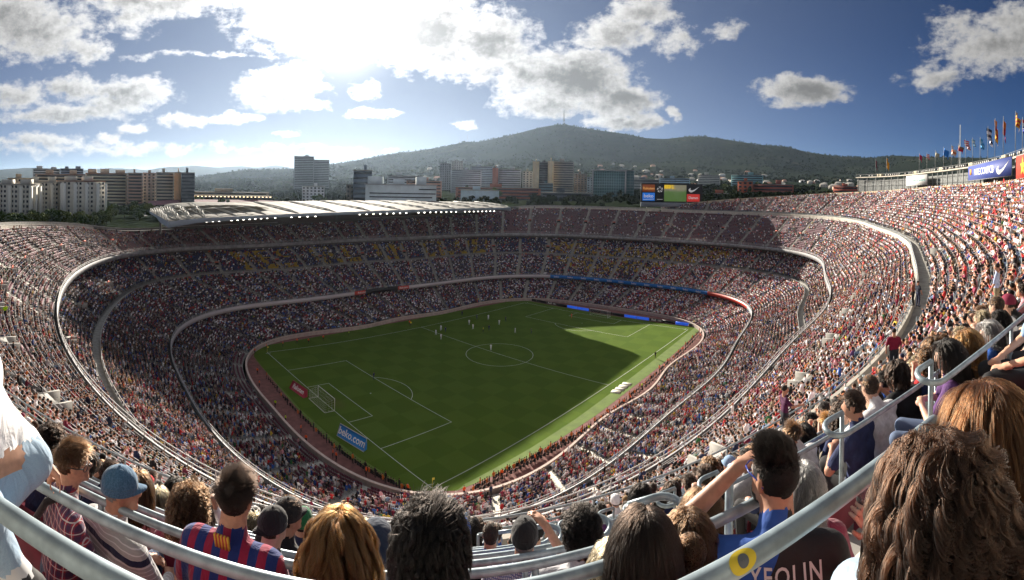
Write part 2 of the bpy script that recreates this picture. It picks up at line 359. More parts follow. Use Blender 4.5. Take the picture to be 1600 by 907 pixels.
fl = MB(); strip(fl, ring3(R2, 7.0), ring3(R2+N2*.75, 7.0), seg_ids(ALL)); fl.build('front_walkway', WALKD, tier_mid)
fl = MB(); strip(fl, ring3(R3, 23.0), ring3(R3+N3*.65, 23.0), seg_ids(ALL)); fl.build('front_walkway', WALKD, tier_up)
# fascia rings: advert boards on the middle tier, plain panels on the upper tier, each panel a piece of its own
def board_ring(curve, nrm, z0, z1, step, colour, parent, name, off=.06):
    """one panel per `step` ring segments, shared look by material"""
    for i in range(0, N, step):
        m = colour(signed[(i+step//2) % N])
        if m is None: continue
        idx = (np.arange(i, i+step+1)) % N; a = curve[idx]-nrm[idx]*off; b = curve[idx]+nrm[idx]*.1
        # a hairline joint between neighbours
        a = a.copy(); t0 = (a[1]-a[0])*.02; a[0] += t0; a[-1] -= t0
        G = np.stack([np.c_[b, np.full(len(b), z0)], np.c_[a, np.full(len(a), z0)], np.c_[a, np.full(len(a), z1)], np.c_[b, np.full(len(b), z1)]])
        mb = MB(); mb.grid(G); mb.build(name, m, parent)
LED_W = mat('white_board', (.50, .47, .49), .5); LED_B = mat('blue_board', (.02, .16, .50), .45); LED_R = mat('red_board', (.55, .06, .04), .45); LED_D = mat('black_board', (.03, .03, .035), .5)
GREYF = mat('fascia_grey', (.34, .36, .38), .7, (1.5, .12))
def ang_of(u, v, z):
    p = atz(u, v, z); return math.degrees(math.atan2(p[1], p[0]))
A_ = {k: ang_of(u, v, 8.0) for k, (u, v) in dict(w0=(290, 505), r0=(545, 453), d0=(574, 450), r1=(612, 446), w1=(638, 441), b0=(860, 429), b1=(1105, 453), r2=(1172, 474)).items()}
def rib_col(a):
    s = a
    if s > 180: s -= 360
    if A_['w1'] >= s > A_['b0']: return LED_W
    if A_['b0'] >= s > A_['b1']: return LED_B
    if A_['b1'] >= s > A_['r2']-1: return LED_R
    if A_['r1'] >= s > A_['w1']: return LED_R
    if A_['d0'] >= s > A_['r1']: return LED_D
    if A_['r0'] >= s > A_['d0']: return LED_R
    if 178 >= s > A_['r0']: return LED_W
    return GREYF
board_ring(R2, N2, 6.35, 7.75, 12, rib_col, tier_mid, 'fascia_board')
FASC2 = mat('fascia_panel', (.27, .27, .28), .7, (.8, .25), .1)
board_ring(R3, N3, 22.35, 23.75, 12, lambda a: FASC2, tier_up, 'fascia_panel')
# "beko" repeated along the blue ribbon, pale names on the red ribbons
BT = mat('board_white_lettering', (.80, .80, .80), .5)
def on_ring(curve, nrm, a_deg):
    i = int(round((a_deg % 360)/360*N)) % N; t = np.roll(curve, -1, 0)[i]-np.roll(curve, 1, 0)[i]; t /= np.linalg.norm(t)
    return curve[i]-nrm[i]*.12, np.array([-t[0], -t[1], 0])
for k in range(12):
    p, ax = on_ring(R2, N2, A_['b0']+(A_['b1']-A_['b0'])*(k+.5)/12)
    lettering('lettering', 'beko', 1.15, (p[0], p[1], 7.05), ax, (0, 0, 1), BT, tier_mid, .01)
for a_ in (A_['r0']*.5+A_['d0']*.5, A_['r1']*.5+A_['w1']*.5):
    p, ax = on_ring(R2, N2, a_); lettering('lettering', 'Rakuten', 1.1, (p[0], p[1], 7.05), ax, (0, 0, 1), BT, tier_mid, .01)
# white rails and parapets
def rail_ring(name, curve, zs, r, parent, mask=ALL, posts=None, m=None, n=5):
    mb = MB(); ids = np.where(mask)[0]; runs = np.split(ids, np.where(np.diff(ids) > 1)[0]+1)
    if len(runs) > 1 and runs[0][0] == 0 and runs[-1][-1] == N-1: runs[0] = np.r_[runs[-1], runs[0]]; runs.pop()
    for z in zs:
        P = ring3(curve, z)
        for run in runs:
            if len(run) == N: mb.tube(P, r, n, closed=True)
            elif len(run) > 2: mb.tube(P[run], r, n)
    if posts:
        zl = np.broadcast_to(posts[0], (N,)); zh = np.broadcast_to(zs[0], (N,))
        for i in ids[::posts[1]]: mb.tube([(*curve[i], zl[i]), (*curve[i], zh[i])], r*.9, 4)
    return mb.build(name, m or RAILM, parent, smooth=True)
rail_ring('handrail', R2+N2*.1, (8.4, 8.05), .04, tier_mid, posts=(7.7, 4), m=WHITE)
rail_ring('handrail', R3+N3*.1, (24.5, 24.1), .05, tier_up, posts=(23.7, 4), m=WHITE)
wall('parapet', RM2-NM2*.45, NM2, 13.5, 14.5, .2, CONC, tier_mid)
rail_ring('handrail', RM2-NM2*.35, (14.95,), .04, tier_mid, posts=(14.6, 4), m=WHITE)
M3MASK = (signed < 38) | (signed > 146)
wall('parapet', RM3-NM3*.1, NM3, zM-2.2, zM-.5, .2, CONC_L, tier_up, M3MASK & UPM)
rail_ring('parapet_handrail', RM3, (zM, zM-.28), .032, tier_up, UPM, posts=(zM-.5, 2), n=7)
wall('rim_wall', RM3-NM3*.1, NM3, zM-2.2, zM-1.0, .3, CONC_L, tier_up, M3MASK & ~UPM)
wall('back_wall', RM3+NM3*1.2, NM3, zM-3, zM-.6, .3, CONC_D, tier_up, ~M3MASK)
wall('outer_wall', RM3+NM3*(D0+DROW*21+1.2), NM3, 0, zM-7, .4, CONC, stadium)
fl = MB(); strip(fl, ring3(RM3+NM3*1.2, zM-3), ring3(RM3+NM3*(D0+DROW*21+1.3), zM-7), seg_ids(ALL)); fl.build('concourse_slab', CONC_D, stadium)
# beige wall behind the topmost row
SAND = mat('sand_render', (.50, .43, .31), .9, (.7, .1))
nr = np.clip(np.ceil((zrim-.35-(zM+ZT0))/RROW), 0, 20)
RIM = RM3+NM3*(D0+DROW*nr)[:, None]
k5 = np.hanning(31); k5 /= k5.sum()
RIM = np.c_[[np.convolve(np.r_[RIM[-30:, c], RIM[:, c], RIM[:30, c]], k5, 'same')[30:-30] for c in (0, 1)]].T
NRIM = normals(RIM)
wall('rim_wall', RIM+NRIM*.25, NRIM, zM-2.5, zrim+.75, .35, SAND, tier_top, UPM & (signed < 3))

# ------------------------------------------------------------------ aisles, vomitories, row rails
AISLES = {'lower_tier': 46, 'middle_tier': 52, 'middle_tier_back': 52, 'upper_tier': 52, 'top_tier': 52}
_p = at(1412, 750, 3.1)[:2]; _c = np.abs(NM3[:, 0]*(_p-RM3)[:, 1]-NM3[:, 1]*(_p-RM3)[:, 0])+100*(np.hypot(*(_p-RM3).T) > 20); near_aisle = float(np.degrees(TH[int(np.argmin(_c))]))
def aisle_idx(t):
    n = AISLES[t]; off = near_aisle if t in ('top_tier', 'upper_tier') else 2.0
    return [int(round(((off+360*k/n) % 360)/360*N)) % N for k in range(n)]
STEPM = mat('stair_concrete', (.47, .45, .40), .9, (2., .12))
AISLE_SET = {}
for tname, par in (('lower_tier', tier_low), ('middle_tier', tier_mid), ('middle_tier_back', tier_mid), ('upper_tier', tier_up), ('top_tier', tier_top)):
    mb = MB(); rows = [r for r in ROWS if r[0] == tname]; idx = aisle_idx(tname); AISLE_SET[tname] = idx
    for (tn, i, P, mk, Q) in rows:
        dz = rows[1][2][:, 2]-rows[0][2][:, 2]
        for a in idx:
            if not mk[a]: continue
            t = P[(a+2) % N]-P[a-2]; t /= np.linalg.norm(t); n_ = np.array([t[1], -t[0], 0]); dpt = np.linalg.norm(P[a, :2]-Q[a, :2])/.55
            c = Q[a]+n_*dpt*.74; mb.box(c+np.array([0, 0, dz[a]*.25]), (1.15, dpt*.5, dz[a]*.5+.02), t, n_)
            mb.box(Q[a]+n_*dpt*.5+np.array([0, 0, .012]), (1.15, dpt*.98, .02), t, n_)
    mb.build('aisle_steps', STEPM, par, kind='stuff')
# vomitories: concrete mouths with a dark opening and an orange-red sign above
VSIGN = mat('orange_sign', (.62, .10, .05), .6); VOM = {'upper_tier': set(), 'middle_tier_back': set(), 'top_tier': set()}
for tname, row, step, par in (('upper_tier', 9, 1, tier_up), ('middle_tier_back', 4, 2, tier_mid), ('top_tier', 1, 2, tier_top)):
    rows = [r for r in ROWS if r[0] == tname]; P = rows[row][4]; mk = rows[row][3]
    for a in AISLE_SET[tname][::step]:
        if not mk[a] or (tname == 'upper_tier' and not (signed[a] < 38 or signed[a] > 140)): continue
        if (np.hypot(*(P[a, :2]-CAM[:2])) < (60 if tname == 'top_tier' else 26)) or (tname == 'top_tier' and zrim[a] < 42): continue
        t = P[(a+2) % N]-P[a-2]; t /= np.linalg.norm(t); n_ = np.array([t[1], -t[0], 0]); c = P[a]
        mb = MB()
        for s in (-1, 1): mb.box(c+t*s*1.05+n_*.75+np.array([0, 0, .5]), (.22, 2.1, 1.5), t, n_)
        mb.box(c+n_*1.3+np.array([0, 0, 1.15]), (1.85, 1.0, .18), t, n_)
        o = mb.build('vomitory', CONC, par)
        mb = MB(); mb.box(c+n_*.95+np.array([0, 0, .4]), (1.8, .1, 1.3), t, n_); mb.build('shade_panel', DARK, o)  # near-black panel stands in for the shade inside the mouth
        if np.hypot(*(c[:2]-CAM[:2])) > 75: mb = MB(); mb.box(c+n_*.62+np.array([0, 0, 1.4]), (1.5, .12, .42), t, n_); mb.build('sign', VSIGN, o)
        VOM[tname].add(a)
# thin white bars along the rows (behind the knees of every row)
CAMXY = CAM[:2]
for tname, par, step in (('upper_tier', tier_up, 1), ('top_tier', tier_top, 1)):
    mb = MB()
    for (tn, i, P, mk, Q) in [r for r in ROWS if r[0] == tname][::step]:
        d = np.hypot(*(Q[:, :2]-CAMXY).T); m_ = mk & ((signed < 38) | (signed > 140)) & (d > 22)
        for a in AISLE_SET[tname]: m_ = m_.copy(); m_[a] = False
        ids = np.where(m_)[0]
        for run in np.split(ids, np.where(np.diff(ids) > 1)[0]+1):
            if len(run) > 2: mb.tube(Q[run]+np.array([0, 0, .8]), .024, 3, cap=False)
    mb.build('row_rails', WHITE, par, kind='stuff')

# ================================================================== GROUND OF THE ARENA AND PITCH
def sheet(name, poly, z, m, kind='structure', parent=None):
    mb = MB(); mb.add([(p[0], p[1], z) for p in poly], [tuple(range(len(poly)))]); o = mb.build(name, m, parent); o['kind'] = kind; return o
TRACK = mat('track_red', (.22, .095, .085), .9, (.8, .2), .1)
sheet('running_track', [tuple(p) for p in (R1+N1*.2)[::8]], -.012, TRACK)
# mown grass: chequered bands, fine mottling
gm = bpy.data.materials.new('mown_grass'); gm.use_nodes = True; t = NT(gm.node_tree); b = t.n['Principled BSDF']; b.inputs['Roughness'].default_value = .9; b.inputs['Specular IOR Level'].default_value = .03
tcn = t('ShaderNodeTexCoord'); sp = t('ShaderNodeSeparateXYZ', {0: tcn.outputs['Object']})
def square(x, period): return t.m('GREATER_THAN', t.m('FRACT', t.m('MULTIPLY_ADD', x, 1/period, .5)), .5)
cx = square(sp.outputs[0], 10.5); cyv = square(sp.outputs[1], 11.33); chk = t.m('ABSOLUTE', t.m('SUBTRACT', cx, cyv))
nz = t('ShaderNodeTexNoise', {'Vector': tcn.outputs['Object'], 'Scale': .25, 'Detail': 4.}); nf = t('ShaderNodeTexNoise', {'Vector': tcn.outputs['Object'], 'Scale': 6., 'Detail': 6.})
c = t.mix(t.m('MULTIPLY', chk, .55), (.088, .150, .022), (.120, .190, .030))
c = t.mix(t.sm(nz.outputs['Fac'], .35, .7, 0., .35), c, (.10, .145, .020)); c = t.mix(t.sm(nf.outputs['Fac'], .3, .75, 0., .3), c, (.06, .105, .012))
gx = t.m('SUBTRACT', t.m('ABSOLUTE', sp.outputs[0]), 50.5); gd = t.m('SQRT', t.m('ADD', t.m('MULTIPLY', t.m('MULTIPLY', gx, gx), .35), t.m('MULTIPLY', t.m('MULTIPLY', sp.outputs[1], sp.outputs[1]), .09))); c = t.mix(t.m('MULTIPLY', t.sm(t.m('ADD', gd, nf.outputs['Fac']), .8, 2.0, 1., 0.), .4), c, (.13, .115, .045))
t.l.new(c, b.inputs['Base Color']); t.l.new(t('ShaderNodeBump', {'Strength': .4, 'Distance': .05, 'Height': nf.outputs['Fac']}).outputs[0], b.inputs['Normal']); MATS['mown_grass'] = gm
gp = [(-55, 37), (-51, 39.5), (-34, 41.5), (-8, 43), (20, 42.7), (51, 40), (56, 37.5), (56.2, 20), (56.2, -36.5), (52, -38), (21, -39.3), (-15, -39.6), (-39, -38.6), (-50, -36.8), (-55.5, -32.5), (-58.8, -19), (-59.2, -6), (-58.6, 6), (-57.8, 20), (-57, 32)]
sheet('pitch', gp[::-1], 0.0, gm)
TURF2 = mat('artificial_turf', (.13, .20, .035), .9, (.5, .12))
sheet('goal_apron', [(-57.3, 30), (-58.4, 0), (-58.0, -12), (-57.2, -20.5), (-55.4, -30), (-55.5, -32.5), (-58.8, -19), (-59.2, -6), (-58.6, 6), (-57.8, 20), (-57.4, 30)], .004, TURF2)
sheet('touchline_apron', [(-48, -36.4), (-32.5, -37.0), (-18.5, -37.1), (12, -36.3), (50, -35.3), (56, -35.2), (56.2, -36.5), (52, -38), (21, -39.3), (-15, -39.6), (-39, -38.6), (-50, -36.8)][::-1], .0045, TURF2)
LINE = mat('line_paint', (.62, .66, .58), .8, (3., .15))
pl = MB(); LW = .12
def hl(x0, y0, x1, y1, z=.008):
    d = np.array([x1-x0, y1-y0]); L = np.hypot(*d); d /= L; n_ = np.array([-d[1], d[0]])*LW/2
    a, b_ = np.array([x0, y0]), np.array([x1, y1]); pl.add([(*(a-n_), z), (*(b_-n_), z), (*(b_+n_), z), (*(a+n_), z)], [(0, 1, 2, 3)])
def arc(cx_, cy_, r, a0, a1, n=64, z=.0115):
    a = np.linspace(a0, a1, n); G = np.stack([np.c_[cx_+(r-LW/2)*np.cos(a), cy_+(r-LW/2)*np.sin(a), np.full(n, z)], np.c_[cx_+(r+LW/2)*np.cos(a), cy_+(r+LW/2)*np.sin(a), np.full(n, z)]]); pl.grid(G[::-1])
for y in (-34, 34): hl(-52.5, y, 52.5, y)
for x in (-52.5, 0, 52.5): hl(x, -34+LW/2, x, 34-LW/2, .0095)
arc(0, 0, 9.15, 0, 2*math.pi, 96); arc(0, 0, .12, 0, 2*math.pi, 16)
for s in (-1, 1):
    for w, dd in ((20.16, 16.5), (9.16, 5.5)):
        hl(s*52.5, w, s*(52.5-dd), w, .0105); hl(s*52.5, -w, s*(52.5-dd), -w, .0105); hl(s*(52.5-dd), -w, s*(52.5-dd), w, .0125)
    arc(s*41.5, 0, .12, 0, 2*math.pi, 16); a = math.acos(5.5/9.15); a0 = math.pi if s > 0 else 0; arc(s*41.5, 0, 9.15, a0-a, a0+a, 40, .0135)
    for y in (-34, 34):
        q = math.atan2(-y, -s); arc(s*52.5, y, 1., q-math.pi/4, q+math.pi/4, 12, .0145)
o = pl.build('pitch_markings', LINE); o['kind'] = 'structure'
GOALW = mat('goal_white', (.80, .80, .80), .4); NETM = mat('net_cord', (.72, .74, .74), .8)
def goal(sx, label):
    g = empty('goal', (sx*52.5, 0, 0), label, 'goal')
    mb = MB(); mb.tube([(0, -3.66, 0), (0, -3.66, 2.44), (0, 3.66, 2.44), (0, 3.66, 0)], .06, 8); mb.build('goal_frame', GOALW, g, smooth=True)
    mb = MB(); mb.tube([(0, -3.66, .05), (sx*2.2, -3.66, .05), (sx*2.2, 3.66, .05), (0, 3.66, .05)], .045, 6); mb.build('ground_bar', GOALW, g, smooth=True)
    mb = MB(); r = .011
    def wire(p, q): mb.tube([p, q], r, 3, cap=False)
    for y in np.arange(-3.66, 3.67, .4): wire((0, y, 2.44), (sx*2.2, y, 1.9)); wire((sx*2.2, y, 1.9), (sx*2.2, y, .05))
    for z in np.arange(.3, 1.95, .4): wire((sx*2.2, -3.66, z), (sx*2.2, 3.66, z)); wire((0, -3.66, z*1.2), (sx*2.2, -3.66, z)); wire((0, 3.66, z*1.2), (sx*2.2, 3.66, z))
    for k in (.3, .6, .9):
        wire((sx*2.2*k, -3.66, 2.44-.54*k), (sx*2.2*k, 3.66, 2.44-.54*k))
        for s in (-1, 1): wire((sx*2.2*k, s*3.66, .05), (sx*2.2*k, s*3.66, 2.44-.54*k))
    mb.build('net', NETM, g)
goal(-1, 'white goal with net at the near end, beside the red and blue boards'); goal(1, 'white goal with net at the far end in front of the blue boards')
# corner flags
for x, y, l in ((-52.5, -34, 'small yellow corner flag at the near corner behind the big dark head'), (-52.5, 34, 'small corner flag at the left far corner of the pitch'), (52.5, -34, 'small corner flag at the sunlit right corner of the pitch')):
    g = empty('corner_flag', (x, y, 0), l, 'corner flag'); mb = MB(); mb.tube([(0, 0, 0), (0, 0, 1.6)], .03, 5); mb.build('pole', mat('flag_yellow', (.75, .6, .08), .6), g)
    mb = MB(); mb.grid(np.array([[(0, 0, 1.55), (.2, .03, 1.52), (.42, -.02, 1.5)], [(0, 0, 1.2), (.2, .05, 1.18), (.42, .0, 1.17)]])); mb.build('cloth', mat('flag_yellow', (.75, .6, .08), .6), g)
# slanted boards behind the near goal, white sheets beside the touchline
def slant_board(name, label, P4, m, mt, body, size, rim_m):
    """P4: foot-left, foot-right, top-right, top-left world points; a wedge standing on the grass"""
    P4 = [np.asarray(p, float) for p in P4]; g = empty(name, P4[0], label, 'advert board'); L = [p-P4[0] for p in P4]
    back = [np.array([l[0], l[1], 0]) for l in (L[3], L[2])]; mb = MB()
    mb.add([*L, *back], [(0, 1, 2, 3), (0, 3, 4), (1, 5, 2), (3, 2, 5, 4)]); mb.build('panel', m, g)
    nrm = np.cross(L[1]-L[0], L[3]-L[0]); nrm /= np.linalg.norm(nrm)
    mb = MB(); mb.tube([l+nrm*.03 for l in L], .09, 4, closed=True); mb.build('frame', rim_m, g)
    ax = (L[1]-L[0])/np.linalg.norm(L[1]-L[0]); ay = np.cross(nrm, ax)
    lettering('lettering', body, size, (L[0]+L[1]+L[2]+L[3])/4+nrm*.02, ax, ay, mt, g, .01, .02)
slant_board('advert_board', 'blue slanted board reading beko.com behind the near goal line', [at(530, 685, 1) if 0 else (-56.9, -12.6, .05), (-55.6, -19.6, .05), (-54.7, -19.2, 1.9), (-56.0, -12.2, 1.9)], mat('beko_blue', (.015, .22, .62), .5), BT, 'beko.com', 1.75, WHITE)
slant_board('advert_board', 'small red slanted board with white lettering beside the near goal', [(-56.3, 10.2, .05), (-55.6, 4.2, .05), (-54.6, 4.5, 1.5), (-55.3, 10.5, 1.5)], mat('rakuten_red', (.42, .03, .06), .5), BT, 'Rakuten', 1.35, mat('rakuten_red', (.42, .03, .06), .5))
for k in range(4):
    mb = MB(); x = -2.6+k*1.72; mb.box((x, -37.4, .06), (1.5, 2.1, .1), np.array([.985, .17, 0]), np.array([-.17, .985, 0]))
    o = mb.build('touchline_sheet', mat('carpet_white', (.66, .65, .55), .8, (2., .08)))
    tag(o, ['white advertising sheet on the grass nearest the camera, first of the row of four', 'second white sheet of the four lying beside the halfway line', 'third white sheet of the four lying beside the halfway line', 'white sheet on the grass farthest from the camera in the row of four'][k], 'advert sheet', 'white sheets by the halfway line')
# pitch-side LED boards along the far goal line, each board a thing
LEDB = mat('led_blue', (.02, .10, .62), .3, emit=.25); LEDK = mat('led_black', (.012, .012, .015), .35)
seg = np.array([(56.6, 38.), (56.9, 20.), (57.0, 0.), (56.9, -18.), (56.6, -37.)]); cnt = 0
for i in range(15):
    y0 = 36.5-i*4.95; y1 = y0-4.8; x0, x1 = np.interp([-y0, -y1], -seg[:, 1], seg[:, 0]); c0 = np.array([(x0+x1)/2, (y0+y1)/2, .5]); blue = i in (4, 5, 9, 10, 13)
    g = empty('pitchside_board', (c0[0], c0[1], 0), None, 'advert board', 'boards along the far goal line')
    mb = MB(); mb.box((0, 0, .5), (.12, 4.78, .95)); mb.build('panel', LEDB if blue else LEDK, g); mb = MB()
    for yy in (-1.8, 0, 1.8): mb.box((.25, yy, .25), (.4, .08, .48))
    mb.build('stand', CONC_D, g, kind='stuff')
    if i in (2, 11): lettering('lettering', 'Audi', 1.0, (-.075, .7, .5), (0, -1, 0), (0, 0, 1), BT, g, .01, .03)
    if i in (2, 11):
        mb = MB()
        for k in range(4):
            a = np.arange(20)*2*math.pi/20; mb.tube(np.c_[np.full(20, -.09), -1.0-k*.32+.24*np.cos(a), .5+.24*np.sin(a)], .04, 4, closed=True)
        mb.build('rings_emblem', BT, g)
    g['label'] = ('black board with white %s lettering and rings, %s' % ('Audi', 'left of the far goal' if i == 2 else 'right of the far goal')) if i in (2, 11) else \
      ('lit blue board along the far goal line, %s' % {4: 'left of the sunlight corner', 5: 'just left of the far goal', 9: 'just right of the far goal', 10: 'second right of the far goal', 13: 'close to the right corner'}[i] if blue else 'plain black board along the far goal line')
# ================================================================== ROOF OVER THE MAIN STAND
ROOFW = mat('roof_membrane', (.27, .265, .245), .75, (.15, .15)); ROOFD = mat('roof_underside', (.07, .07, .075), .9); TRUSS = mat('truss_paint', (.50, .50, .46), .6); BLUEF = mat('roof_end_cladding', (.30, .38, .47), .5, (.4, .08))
fr = np.array([(-77.5, 48, 34.0), (-68, 50, 34.8), (-40, 53.5, 35.6), (0, 56.5, 36.2), (40, 58.8, 36.3), (73.5, 60.5, 36.1)]); bk = np.array([(-79, 77, 35.2), (-68, 86, 36.5), (-42, 93, 37.8), (0, 97, 38.4), (44, 98, 38.2), (84, 96, 37.4)])
tt_ = np.linspace(0, 1, 29); par = np.linspace(0, 1, 6)
FR = np.c_[[np.interp(tt_, par, fr[:, k]) for k in range(3)]].T; BK = np.c_[[np.interp(tt_, par, bk[:, k]) for k in range(3)]].T
roof = empty('grandstand_roof', (0, 75, 36), 'long pale cantilever roof with trusses over the main stand across the pitch', 'roof')
def rp(i, s, dz=0.):
    p = FR[i]+(BK[i]-FR[i])*s; return p-np.array([0, 75, 36])+np.array([0, 0, dz])
for i in range(28):     # membrane bays, each a panel with a raised ridge
    mb = MB(); G = np.zeros((4, 7, 3))
    for k, w in enumerate((.01, .25, .75, .99)):
        for j, s in enumerate(np.linspace(0, 1, 7)):
            a_, b_ = rp(i, s), rp(i+1, s); G[k, j] = a_+(b_-a_)*w+np.array([0, 0, .3+(.16 if 0 < k < 3 else 0)])
    mb.grid(G); mb.build('roof_panel', ROOFW, roof, smooth=False)
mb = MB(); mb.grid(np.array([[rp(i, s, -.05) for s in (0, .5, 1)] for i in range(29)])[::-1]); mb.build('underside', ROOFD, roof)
mb = MB(); G = np.array([[rp(i, 0, .35), rp(i, 0, -.55-.9*max(0, 1-i/9)), rp(i, .012, -.55-.9*max(0, 1-i/9))] for i in range(29)]); mb.grid(G[::-1]); mb.build('front_fascia', BLUEF, roof)
for e in (0, 28):
    mb = MB(); mb.grid(np.array([[rp(e, s, .35) for s in np.linspace(0, 1, 6)], [rp(e, s, -1.3+.9*(s > .5)) for s in np.linspace(0, 1, 6)]])); mb.build('end_fascia', BLUEF, roof)
for i in range(0, 29, 2):   # triangular trusses standing on the roof
    mb = MB(); h = 2.6 if i < 7 else .55; top = [rp(i, s, .5+h*(.35+.65*math.sin(math.pi*min(1, s*1.15)))) for s in np.linspace(.12, .95, 8)]; bot = [rp(i, s, .45) for s in np.linspace(.02, .98, 8)]
    mb.tube(top, .16, 4); mb.tube(bot, .13, 4)
    for k in range(8): mb.tube([top[k], bot[k]], .1, 4); 
    for k in range(7): mb.tube([top[k+1], bot[k]], .1, 4)
    mb.build('truss', TRUSS, roof)
mb = MB(); 
for i in range(0, 10): mb.tube([rp(i, .2, .5+2.6*.72), rp(i+1, .2, .5+2.6*.72)], .12, 4); mb.tube([rp(i, .2, .5+2.6*.72), rp(i+1, .1, .5)], .1, 4)
mb.build('brace', TRUSS, roof, kind='stuff')
_t = NT(ROOFW.node_tree); _o = ROOFW.node_tree.nodes['Material Output']; _p2 = ROOFW.node_tree.nodes['Principled BSDF']; _tr = _t('ShaderNodeBsdfTranslucent', {'Color': (.34, .33, .29, 1)}); _mx = _t('ShaderNodeMixShader', {0: .45, 1: _p2.outputs[0], 2: _tr.outputs[0]}); _t.l.new(_mx.outputs[0], _o.inputs['Surface'])     # woven roof membrane lets light through
# domed middle of the roof
mb = MB(); A = np.linspace(0, math.pi, 15); c0 = (FR[8]+BK[8])/2-np.array([0, 75, 36])
G = np.array([[c0+np.array([-16*math.cos(a)*1.0, 6+w*11, 1.0+1.7*math.sin(a)*(1-.25*w*w)]) for a in A] for w in np.linspace(-1, 1, 7)]); mb.grid(G); mb.build('vaulted_cover', ROOFW, roof, smooth=True)
# lamps that are lit under the roof (two long rows)
LAMP = mat('lamp_glass', (1., .93, .82), .3, emit=3.2); LAMPB = mat('lamp_housing', (.12, .12, .12), .6)
for k in range(58):
    s = k/57
    if .47 < s < .545 or (k % 9 == 4): continue
    u = 318+s*458; p = None
    i = 2.2+s*25.3; i0 = int(i); q = rp(i0, .30, 0)+(rp(min(i0+1, 28), .30, 0)-rp(i0, .30, 0))*(i-i0); q = q-np.array([0, 0, 2.2])
    g = MB(); g.box(q, (.75, .35, .5)); o = g.build('floodlamp', LAMPB, roof); g = MB(); g.box(q-np.array([.05, .2, .02]), (.62, .08, .4)); g.build('lens', LAMP, o)
mb = MB()
for s, dz in ((.30, -1.8), (.6, -2.2)):
    mb.tube([rp(i, s, dz) for i in range(2, 29)], .12, 4)
mb.build('gantry_rail', ROOFD, roof)
for i in range(2, 28, 3):
    mb = MB(); p = rp(i, .93, 0); mb.tube([p, p-np.array([0, 0, 16])], .45, 8); mb.build('column', CONC_D, roof)
# concourse wall behind the seats below the roof
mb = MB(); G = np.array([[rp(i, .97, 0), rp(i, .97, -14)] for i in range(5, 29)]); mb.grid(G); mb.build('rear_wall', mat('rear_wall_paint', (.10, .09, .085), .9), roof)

# ================================================================== SCOREBOARD
SB0, SB1 = at(1001, 316, 246), at(1097, 317.5, 250); sbx = SB1-SB0; sbx[2] = 0; SBW = np.linalg.norm(sbx); sbx /= SBW; sby = np.array([0, 0, 1.]); sbn = np.cross(sbx, sby)
SBH = 9.4; z0 = SB0[2]; base = np.array([SB0[0], SB0[1], z0])
sb = empty('scoreboard', base, 'big black video scoreboard with sponsor panels and a live picture above the far stand', 'scoreboard')
def sbp(x, y, off=0.): return sbx*x*SBW+sby*y*SBH+sbn*off
def panel(name, x0, x1, y0, y1, m, off=.55, th=.12, parent=sb):
    mb = MB(); mb.box(sbp((x0+x1)/2, (y0+y1)/2, off), ((x1-x0)*SBW, (y1-y0)*SBH, th), sbx, sby); return mb.build(name, m, parent)
BLK = mat('scoreboard_black', (.02, .022, .026), .6)
panel('cabinet', 0, 1, 0, 1, BLK, 0, 1.0)
ORB = mat('sponsor_orange', (.30, .075, .02), .5, emit=.1); SBB = mat('sponsor_blue', (.02, .20, .75), .5, emit=.15); SBR = mat('sponsor_red', (.70, .05, .04), .5, emit=.15)
panel('sponsor_panel', .025, .225, .55, .93, ORB); panel('sponsor_panel', .025, .225, .08, .50, SBB); panel('sponsor_panel', .745, .955, .06, .46, SBR)
SW = mat('scoreboard_white', (.75, .75, .75), .5, emit=.1)
lettering('lettering', 'Rakuten', 1.75, sbp(.125, .73, .63), sbx, sby, mat('sponsor_gold', (.75, .40, .12), .5, emit=.2), sb, .01, .02)
lettering('lettering', 'beko', 2.4, sbp(.125, .33, .63), sbx, sby, SW, sb, .01, .03); lettering('lettering', 'Damm', 1.8, sbp(.85, .26, .63), sbx, sby, SW, sb, .01, .03)
mb = MB(); mb.tube([sbp(.04, .14, .62), sbp(.21, .17, .62)], .12, 4); mb.build('underline', SW, sb)
def swoosh_poly(n=14):
    """tick-like swoosh outline in a unit box"""
    lo = [(0.0, .42), (.03, .22), (.10, .08), (.20, .0), (.32, .03), (.55, .25), (1.0, .95)]; hi = [(1.0, .95), (.6, .5), (.40, .36), (.28, .33), (.20, .38), (.17, .50), (.20, .72), (.10, .6), (0.0, .42)]
    return lo+hi[1:-1]
def swoosh(name, o3, ax, ay, w, h, m, parent, th=.04):
    P = swoosh_poly(); n = np.cross(ax, ay); V = [np.asarray(o3)+np.asarray(ax)*(p[0]-.5)*w+np.asarray(ay)*(p[1]-.5)*h for p in P]; mb = MB(); k = len(P)
    mb.add([*(v+n*th for v in V), *V], [tuple(range(k))]+[(i, k+i, k+(i+1) % k, (i+1) % k) for i in range(k)]); return mb.build(name, m, parent)
swoosh('swoosh_emblem', sbp(.86, .72, .62), sbx, sby, 5.6, 3.2, SW, sb)
vm = bpy.data.materials.new('video_picture'); vm.use_nodes = True; t = NT(vm.node_tree); b = t.n['Principled BSDF']; tcn = t('ShaderNodeTexCoord'); sp = t('ShaderNodeSeparateXYZ', {0: tcn.outputs['Generated']}); nz = t('ShaderNodeTexNoise', {'Vector': tcn.outputs['Generated'], 'Scale': 7., 'Detail': 3.})
h_ = t.m('ADD', sp.outputs[2], t.m('MULTIPLY', t.m('SUBTRACT', nz.outputs['Fac'], .5), .25)); xx = sp.outputs[1]
